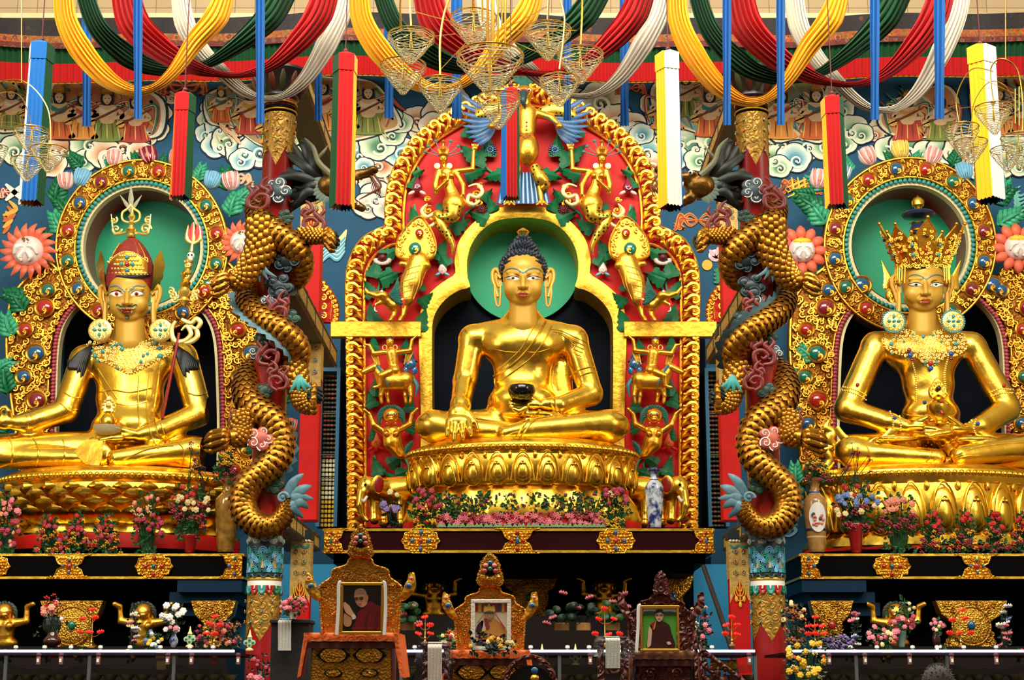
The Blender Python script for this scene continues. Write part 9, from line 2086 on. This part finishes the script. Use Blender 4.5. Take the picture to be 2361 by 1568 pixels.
def throne(cx,d,bx0,bx1,by0,by1,crest,seat,label,mtl,wings,style):
    t=thing('portrait_throne',label,'throne',W(cx,1620,d+.4)); s=S(d,1450); hw=(bx1-bx0)/2
    L=[(-hw*.93,by1),(-hw,by0+(by1-by0)*.45),(-hw*.98,by0+(by1-by0)*.36),(-hw*.72,by0+(by1-by0)*.26),(-hw*.66,by0+(by1-by0)*.16),(-hw*.34,by0+(by1-by0)*.1),(-hw*.26,by0+4),(0,by0)]
    out=sp2([(cx+x,y) for x,y in L]+[(cx-x,y) for x,y in L[:-1][::-1]],4)
    b=MB(); b.plate(XZ(out,d+.5),d+.5,.12,bev=.02); bk=b.build('carved_back',mtl,t); rr=random.Random(int(cx)); b=MB()
    b.tube([(q[0],d+.49,q[1]) for q in XZ(out,d+.5)],s*3,6)
    for k in range(90):
        x=cx+rr.uniform(-.85,.85)*hw; y=by0+(by1-by0)*rr.uniform(.2,.97)
        if inpoly([(cx+(p[0]-cx)*.93,p[1]+5) for p in out],x,y): b.spiral(W(x,y,d+.48),s*rr.uniform(5,9),1.2,s*1.8,rr.random()*TAU,rr.choice((-1,1)),5,n=9)
    b.build('back_scrolls',mtl,bk)
    # crest
    y0,y1,cw=crest
    b=MB(); o2=sp2([(cx-cw*.7,y1),(cx-cw,y1-(y1-y0)*.15),(cx-cw*.75,y1-(y1-y0)*.5),(cx-cw*.55,y0+(y1-y0)*.22),(cx,y0),(cx+cw*.55,y0+(y1-y0)*.22),(cx+cw*.75,y1-(y1-y0)*.5),(cx+cw,y1-(y1-y0)*.15),(cx+cw*.7,y1)],4); b.plate(XZ(o2,d+.45),d+.42,.14,bev=.02)
    for k in range(26): q=o2[int(k*len(o2)/26)]; b.spiral(W(cx+(q[0]-cx)*.84,(y0+y1)/2+(q[1]-(y0+y1)/2)*.86,d+.4),s*6,1.2,s*2,k,(-1)**k,5,n=9)
    if style!='wood':
        for k in range(7): b.sph(W(cx+(k-3)*cw*.2,y1-(y1-y0)*.2+abs(k-3)*-1.5,d+.36),(s*5,s*4,s*8),8,6)
    cr3=b.build('crest',mtl,t)
    if style!='wood':
        b=MB(); b.sph(W(cx,y0+(y1-y0)*.48,d+.4),(s*cw*.48,s*5,s*(y1-y0)*.24),14,9); b.build('dark_hollow',BLK2,cr3)
        for (dx,dy,m_) in((0,.3,GEMB),(-.3,.38,PINK),(.3,.38,PINK),(0,.48,GEMG),(-.38,.54,ROSE),(.38,.54,ROSE)): b=MB(); b.sph(W(cx+dx*cw,y0+(y1-y0)*dy,d+.33),(s*6.4,s*5,s*5.4),10,7); b.build('jewel',m_,cr3)
    for sg in(-1,1):
        wx,wy,wk=wings; b=MB(); f=lambda x,y:W(cx+sg*(wx+x),wy+y,d+.45)
        b.tube(spline([f(-14,34),f(-2,18),f(8,-2),f(14,-30)],5),[s*5,s*12*wk,s*14*wk,s*2],9,flat=.4)
        for k in range(12): a=k*.6; b.spiral(f(2+k*.9-4,24-k*4.2),s*7,1.1,s*2.2,a,sg,5,n=9)
        w3=b.build('side_wing',mtl if style=='wood' else GOLDR,t)
        if style!='wood':
            b=MB(); b.sph(f(4,2)+Vector((0,-.08,0)),(s*8,s*5,s*7),12,8); b.build('blue_jewel',GEMB,w3); b=MB(); b.sph(f(10,-16)+Vector((0,-.06,0)),(s*4.5,)*3,9,7); b.build('pink_jewel',PINK,w3)
    # seat block with lozenge panels and hanging cloth
    sx0,sx1,sy0,sy1=seat; zb=FLOOR; a=W(sx0,sy0,d); c=W(sx1,sy1,d); w0=W(sx0,1500,d).x; w1=W(sx1,1500,d).x
    b=MB(); b.box(((w0+w1)/2,d+.45,(a.z-.02+zb)/2),(w1-w0-.12,.85,a.z-zb-.04),bev=.01); b.build('seat_block',THG if style!='wood' else WOODR,t)
    fh=a.z-W(sx0,sy0+34,d).z
    for row,(ya,yb) in enumerate(((sy0+32,sy0+64),(sy0+80,sy0+98))):
        for k in(0,1):
            px_=sx0+(sx1-sx0)*(.3+.4*k); q=(yb-ya)/2; ym=(ya+yb)/2; ww=q*2.0
            if style!='wood':
                b=MB(); b.plate(XZ([(px_-ww*1.25,ym),(px_-ww*.7,ya),(px_+ww*.7,ya),(px_+ww*1.25,ym),(px_+ww*.7,yb),(px_-ww*.7,yb)],d),d-.005,.03); b.build('black_lozenge',BLK2,t,smooth=False)
                b=MB(); b.plate(XZ(sp2([(px_-ww*.95,ym),(px_-ww*.55,ya+2),(px_,ya+1),(px_+ww*.55,ya+2),(px_+ww*.95,ym),(px_+ww*.55,yb-2),(px_,yb-1),(px_-ww*.55,yb-2)],3,True),d),d-.025,.03); b.sph(W(px_,ym,d-.04),(s*3,s*2,s*3),8,6); b.build('gold_medallion',THG,t)
            else:
                b=MB(); b.spiral(W(px_,ym,d-.02),s*12,1.3,s*3,0,1,6); b.build('carved_scroll',WOODR,t)
    # cloth
    nx=40; b=MB(); vs=[]; n2=6
    for j in range(n2+1):
        for i in range(nx+1):
            u=i/nx; x=w0-.03+(w1-w0+.06)*u; v=j/n2
            if j<=2: y=d+.8-.84*j/2; z=a.z+.02
            else: y=d-.05+.012*math.sin(u*40); z=a.z+.02-(W(0,sy0,d).z-W(0,sy0+20,d).z)*(j-2)/4*(1+.03*math.sin(u*50))
            vs.append((x,y,z))
    w=nx+1; b.add(vs,[(j*w+i,j*w+i+1,(j+1)*w+i+1,(j+1)*w+i) for j in range(n2) for i in range(nx)]); cm=BRO if style!='wood' else mat('flowered brocade',(120,66,34),.55,0,('vor',14,.3),.6,9); b.build('brocade_cover',cm,t,sharp=1)
    b=MB(); za=W(0,sy0+18,d).z; zb2=W(0,sy0+32,d).z; b.box(((w0+w1)/2,d-.01,(za+zb2)/2),(w1-w0-.02,.05,za-zb2)); b.build('dark_red_band',DBR,t,smooth=False)
    for sg,wx_ in((-1,w0),(1,w1)):
        b=MB(); b.add([(wx_+sg*.02,d-.06,a.z+.02),(wx_-sg*.03,d-.07,a.z-.02),(wx_+sg*.05,d-.07,a.z-.5),(wx_+sg*.1,d-.02,a.z-.52),(wx_+sg*.05,d+.8,a.z+.02),(wx_+sg*.12,d+.8,a.z-.5)],[(0,1,2,3),(0,3,5,4)]); b.build('side_drape',cm,t,smooth=False)
    return t
throne(831,20,738,926,1285,1466,(1212,1286,30),(706,914,1463,1568),'large gold carved throne with orange brocade cover, left of the middle throne',THG,(108,1350,1),'gold')
portrait(783,1343,886,1463,19.75,'gold-framed photograph of a person in dark red robe with joined hands, left throne',mat('gilt frame',(206,150,50),.35,.8),'hands')
throne(1130,22,1050,1212,1352,1502,(1274,1352,32),(1032,1216,1502,1568),'smaller gold carved throne with orange brocade cover in the middle',THG,(92,1395,.9),'gold')
portrait(1086,1382,1178,1500,21.75,'white-bordered photograph of a person in orange robes and crown, middle throne',mat('white scarf border',(226,222,204),.7,0,('noise',30,.4)),'robes',9)
throne(1524,22,1447,1600,1368,1506,(1318,1370,16),(1456,1604,1504,1568),'dark reddish wooden carved throne with flowered cover, right of the scarf chair',WOODR,(82,1395,.8),'wood')
portrait(1476,1396,1567,1503,21.75,'gold-framed photograph of a person in maroon robe on a green field, right throne',MT['gilt frame'],'field')
for x,y,n_,l in((1215-130,1500,9,'yellow'),):
    bouquet('low arrangement of yellow and dark flowers before the middle portrait',1135,1506,1462,110,21.6,[('rose','yel',5,7,.2,.8),('rose','crm',2,6,.1,.5),('rose','pur',4,4,0,.6)],22,leaf=LEAFD,shape='row')
# stands with white scarves
def khata(x0,x1,y0,y1,d,label):
    b=MB(); vs=[]; nu,nv=12,14
    for j in range(nv+1):
        for i in range(nu+1):
            v=j/nv; q=W(x0+(x1-x0)*i/nu,y0+(y1-y0)*v,d-.03-.012*math.sin(i*2.2+v*3)); 
            if j==0: q.y+=.18; q.z+=.01
            vs.append(q)
    w=nu+1; b.add(vs,[(j*w+i,j*w+i+1,(j+1)*w+i+1,(j+1)*w+i) for j in range(nv) for i in range(nu)]); o=b.build('white_scarf',mat('white silk scarf',(206,204,190),.7,0,('noise',60,.3)),sharp=3); tag(o,label,'scarf')
def stand(x0,x1,y0,d,m,label,name,cat,legs=False):
    a=W(x0,y0,d); c=W(x1,y0,d); t=thing(name,label,cat,((a.x+c.x)/2,d+.3,FLOOR)); b=MB(); b.box(((a.x+c.x)/2,d+.3,a.z-.03),(c.x-a.x,.6,.06),bev=.01); b.build('top',m,t)
    w=c.x-a.x
    if legs:
        for sg in(-1,1):
            for yy in(.05,.55): b=MB(); b.box(((a.x+c.x)/2+sg*w*.38,d+yy,(a.z-.06+FLOOR)/2),(.06,.06,a.z-.06-FLOOR)); b.build('leg',m,t,smooth=False)
        b=MB(); zl=W(0,1548,d).z; b.box(((a.x+c.x)/2,d+.05,zl),(w*.7,.04,.06)); b.build('rail',m,t,smooth=False)
        b=MB(); b.add([(a.x-.03,d-.02,a.z+.01),(c.x+.03,d-.02,a.z+.01),(c.x+.09,d-.05,a.z-.25),(c.x+.0,d-.02,a.z-.3),(a.x+.0,d-.02,a.z-.3),(a.x-.09,d-.05,a.z-.25)],[(0,1,2,3,4,5)]); b.build('plastic_cover',FILM,t,smooth=False)
    else:
        b=MB(); b.box(((a.x+c.x)/2,d+.3,(a.z-.06+FLOOR)/2),(w*.92,.55,a.z-.06-FLOOR)); b.build('draped_body',m,t,smooth=False)
    return t
DCL=mat('black draping cloth',(16,12,11),.7,0,('noise',8,.4))
stand(622,716,1428,24.8,DCL,'tall black-draped stand with a flower pot on top, by the left round column','draped_stand','stand'); khata(641,671,1427,1500,24.75,'white scarf hung over the black-draped stand by the left column')
stand(972,1036,1482,21.2,WOODR,'wooden stand under plastic between the left and middle thrones','wooden_stand','stand',True); khata(986,1019,1481,1590,21.15,'long white scarf on the stand between the left and middle thrones')
stand(1378,1452,1468,21.2,WOODR,'dark wooden chair-like stand under plastic, left of the wooden throne','wooden_stand','stand',True); khata(1396,1430,1468,1541,21.15,'white scarf on the stand beside the dark wooden throne')
# leaning pole, stair rail, round drum edge, gilt box
t_=MB(); t_.tube([W(1621,1303,34.6),W(1655,1400,34.5),W(1690,1505,34.4),W(1720,1700,34.3)],[.05,.055,.06,.06],10); o=t_.build('leaning_pole',mat('worn dark wood',(52,36,22),.6,0,None,.4,4)); tag(o,'dark wooden pole leaning against the blue wall left of the lower right square column','pole')
t=thing('stair_rail','dark red carved wooden stair rail with posts sloping down to the right','stair rail',W(1620,1700,20.5)); d=20.5
for x,y in((1603,1452),(1615,1474)):
    b=MB(); s=S(d); c=W(x,y,d); b.lathe([(0,0),(s*3,-s*4),(s*2,-s*8),(s*4,-s*12),(s*4,-s*100),(s*4,FLOOR-c.z)],c,10); b.build('rail_post',WOODR,t)
for dy in(0,34,60): b=MB(); b.tube([W(1618,1498+dy,d),W(1740,1590+dy,d)],.03,8); b.build('sloping_rail',WOODR,t)
for k in range(7):
    b=MB(); x=1626+k*15; y=1505+k*11.5; b.tube([W(x,y,d),W(x,y+50,d)],.018,6); b.sph(W(x,y+25,d),(.035,.03,.05),8,6); b.build('baluster',WOODR,t)
b=MB(); c=W(1222,1590,21.5); b.tube([c+Vector((math.cos(a)*.34,0,math.sin(a)*.42)) for a in [PI*j/24 for j in range(25)]],.035,8); 
t=thing('wooden_arch','dark carved wooden arch with blue ornament beside the middle throne\'s cover','arch',c); b.build('wooden_rim',WOODR,t); b=MB(); b.lathe([(0,-.02),(.31,-.02),(.31,.02),(0,.03)],c+Vector((0,.03,0)),28,Matrix.Rotation(PI/2,4,'X')); b.build('dark_disc',BLK2,t); b=MB(); b.sph(c+Vector((.06,-.03,.24)),(.05,.03,.05),10,8); b.m=1; b.sph(c+Vector((.06,-.03,.14)),(.06,.03,.06),10,8); b.build('blue_ornament',[GEMB,GOLDD],t)
b=MB(); a=W(1643,1522,31.0); c=W(1700,1545,31.0); b.box(((a.x+c.x)/2,31.2,(a.z+c.z)/2),(c.x-a.x,.4,a.z-c.z),bev=.02); o=b.build('gilt_box',GOLDR); tag(o,'small gilded box inside the middle glass case by the stair rail','box')
# visitor: only the top of a grey-haired head shows
d=9.0; s=S(d,1540); hd=W(2163,1588,d); t=thing('person','person seen from behind, only the top of short grey hair showing at the bottom edge','person',(hd.x,d,FLOOR))
z0=hd.z; X0=hd.x; B=SDF((X0-.5,d-.8,FLOOR),(X0+.5,d+.5,z0+.22),.02); V=lambda x,y,z:(X0+x,d+y,z0+z)
B.ell(V(0,0,.0),(.082,.1,.115),.02); B.cap(V(0,.01,-.1),.05,V(0,.01,-.2),.055,.03); B.cap(V(-.15,.02,-.24),.06,V(.15,.02,-.24),.06,.06); B.ell(V(0,.01,-.42),(.19,.12,.24),.08); B.ell(V(0,.02,-.66),(.17,.13,.14),.06)
for sg in(-1,1):
    B.cap(V(sg*.19,.02,-.26),.055,V(sg*.23,.0,-.52),.045,.03); B.cap(V(sg*.23,.0,-.52),.042,V(sg*.14,.25,-.6),.032,.02); B.ell(V(sg*.13,.3,-.61),(.035,.06,.02),.02); B.cap(V(sg*.09,.02,-.7),.085,V(sg*.1,.42,-.7),.065,.04); B.cap((X0+sg*.1,d+.42,z0-.7),.06,(X0+sg*.1,d+.42,FLOOR+.06),.04,.03); B.ell((X0+sg*.1,d+.48,FLOOR+.04),(.045,.1,.035),.02)
B.build('body',mat('dark clothing',(34,30,34),.8),t)
b=MB(); b.sph(V(0,-.008,.018),(.09,.105,.112),22,14)
for k in range(160): a=rnd.random()*TAU; e=rnd.uniform(.1,1.5); n_v=Vector((math.cos(a)*math.cos(e)*.09,math.sin(a)*math.cos(e)*.105,math.sin(e)*.112)); p=Vector(V(0,-.008,.018))+n_v; b.tube([p,p+n_v*.12+Vector((rnd.uniform(-.01,.01),0,-.004))],[.004,.001],4)
b.build('grey_hair',mat('grey hair',(92,86,80),.7),t)
b=MB(); b.box((X0,d+.02,(FLOOR+z0-.78)/2),(.42,.4,z0-.78-FLOOR)); o=b.build('low_stool',WOODR); tag(o,'plain wooden stool under the seated visitor at the bottom right','stool')
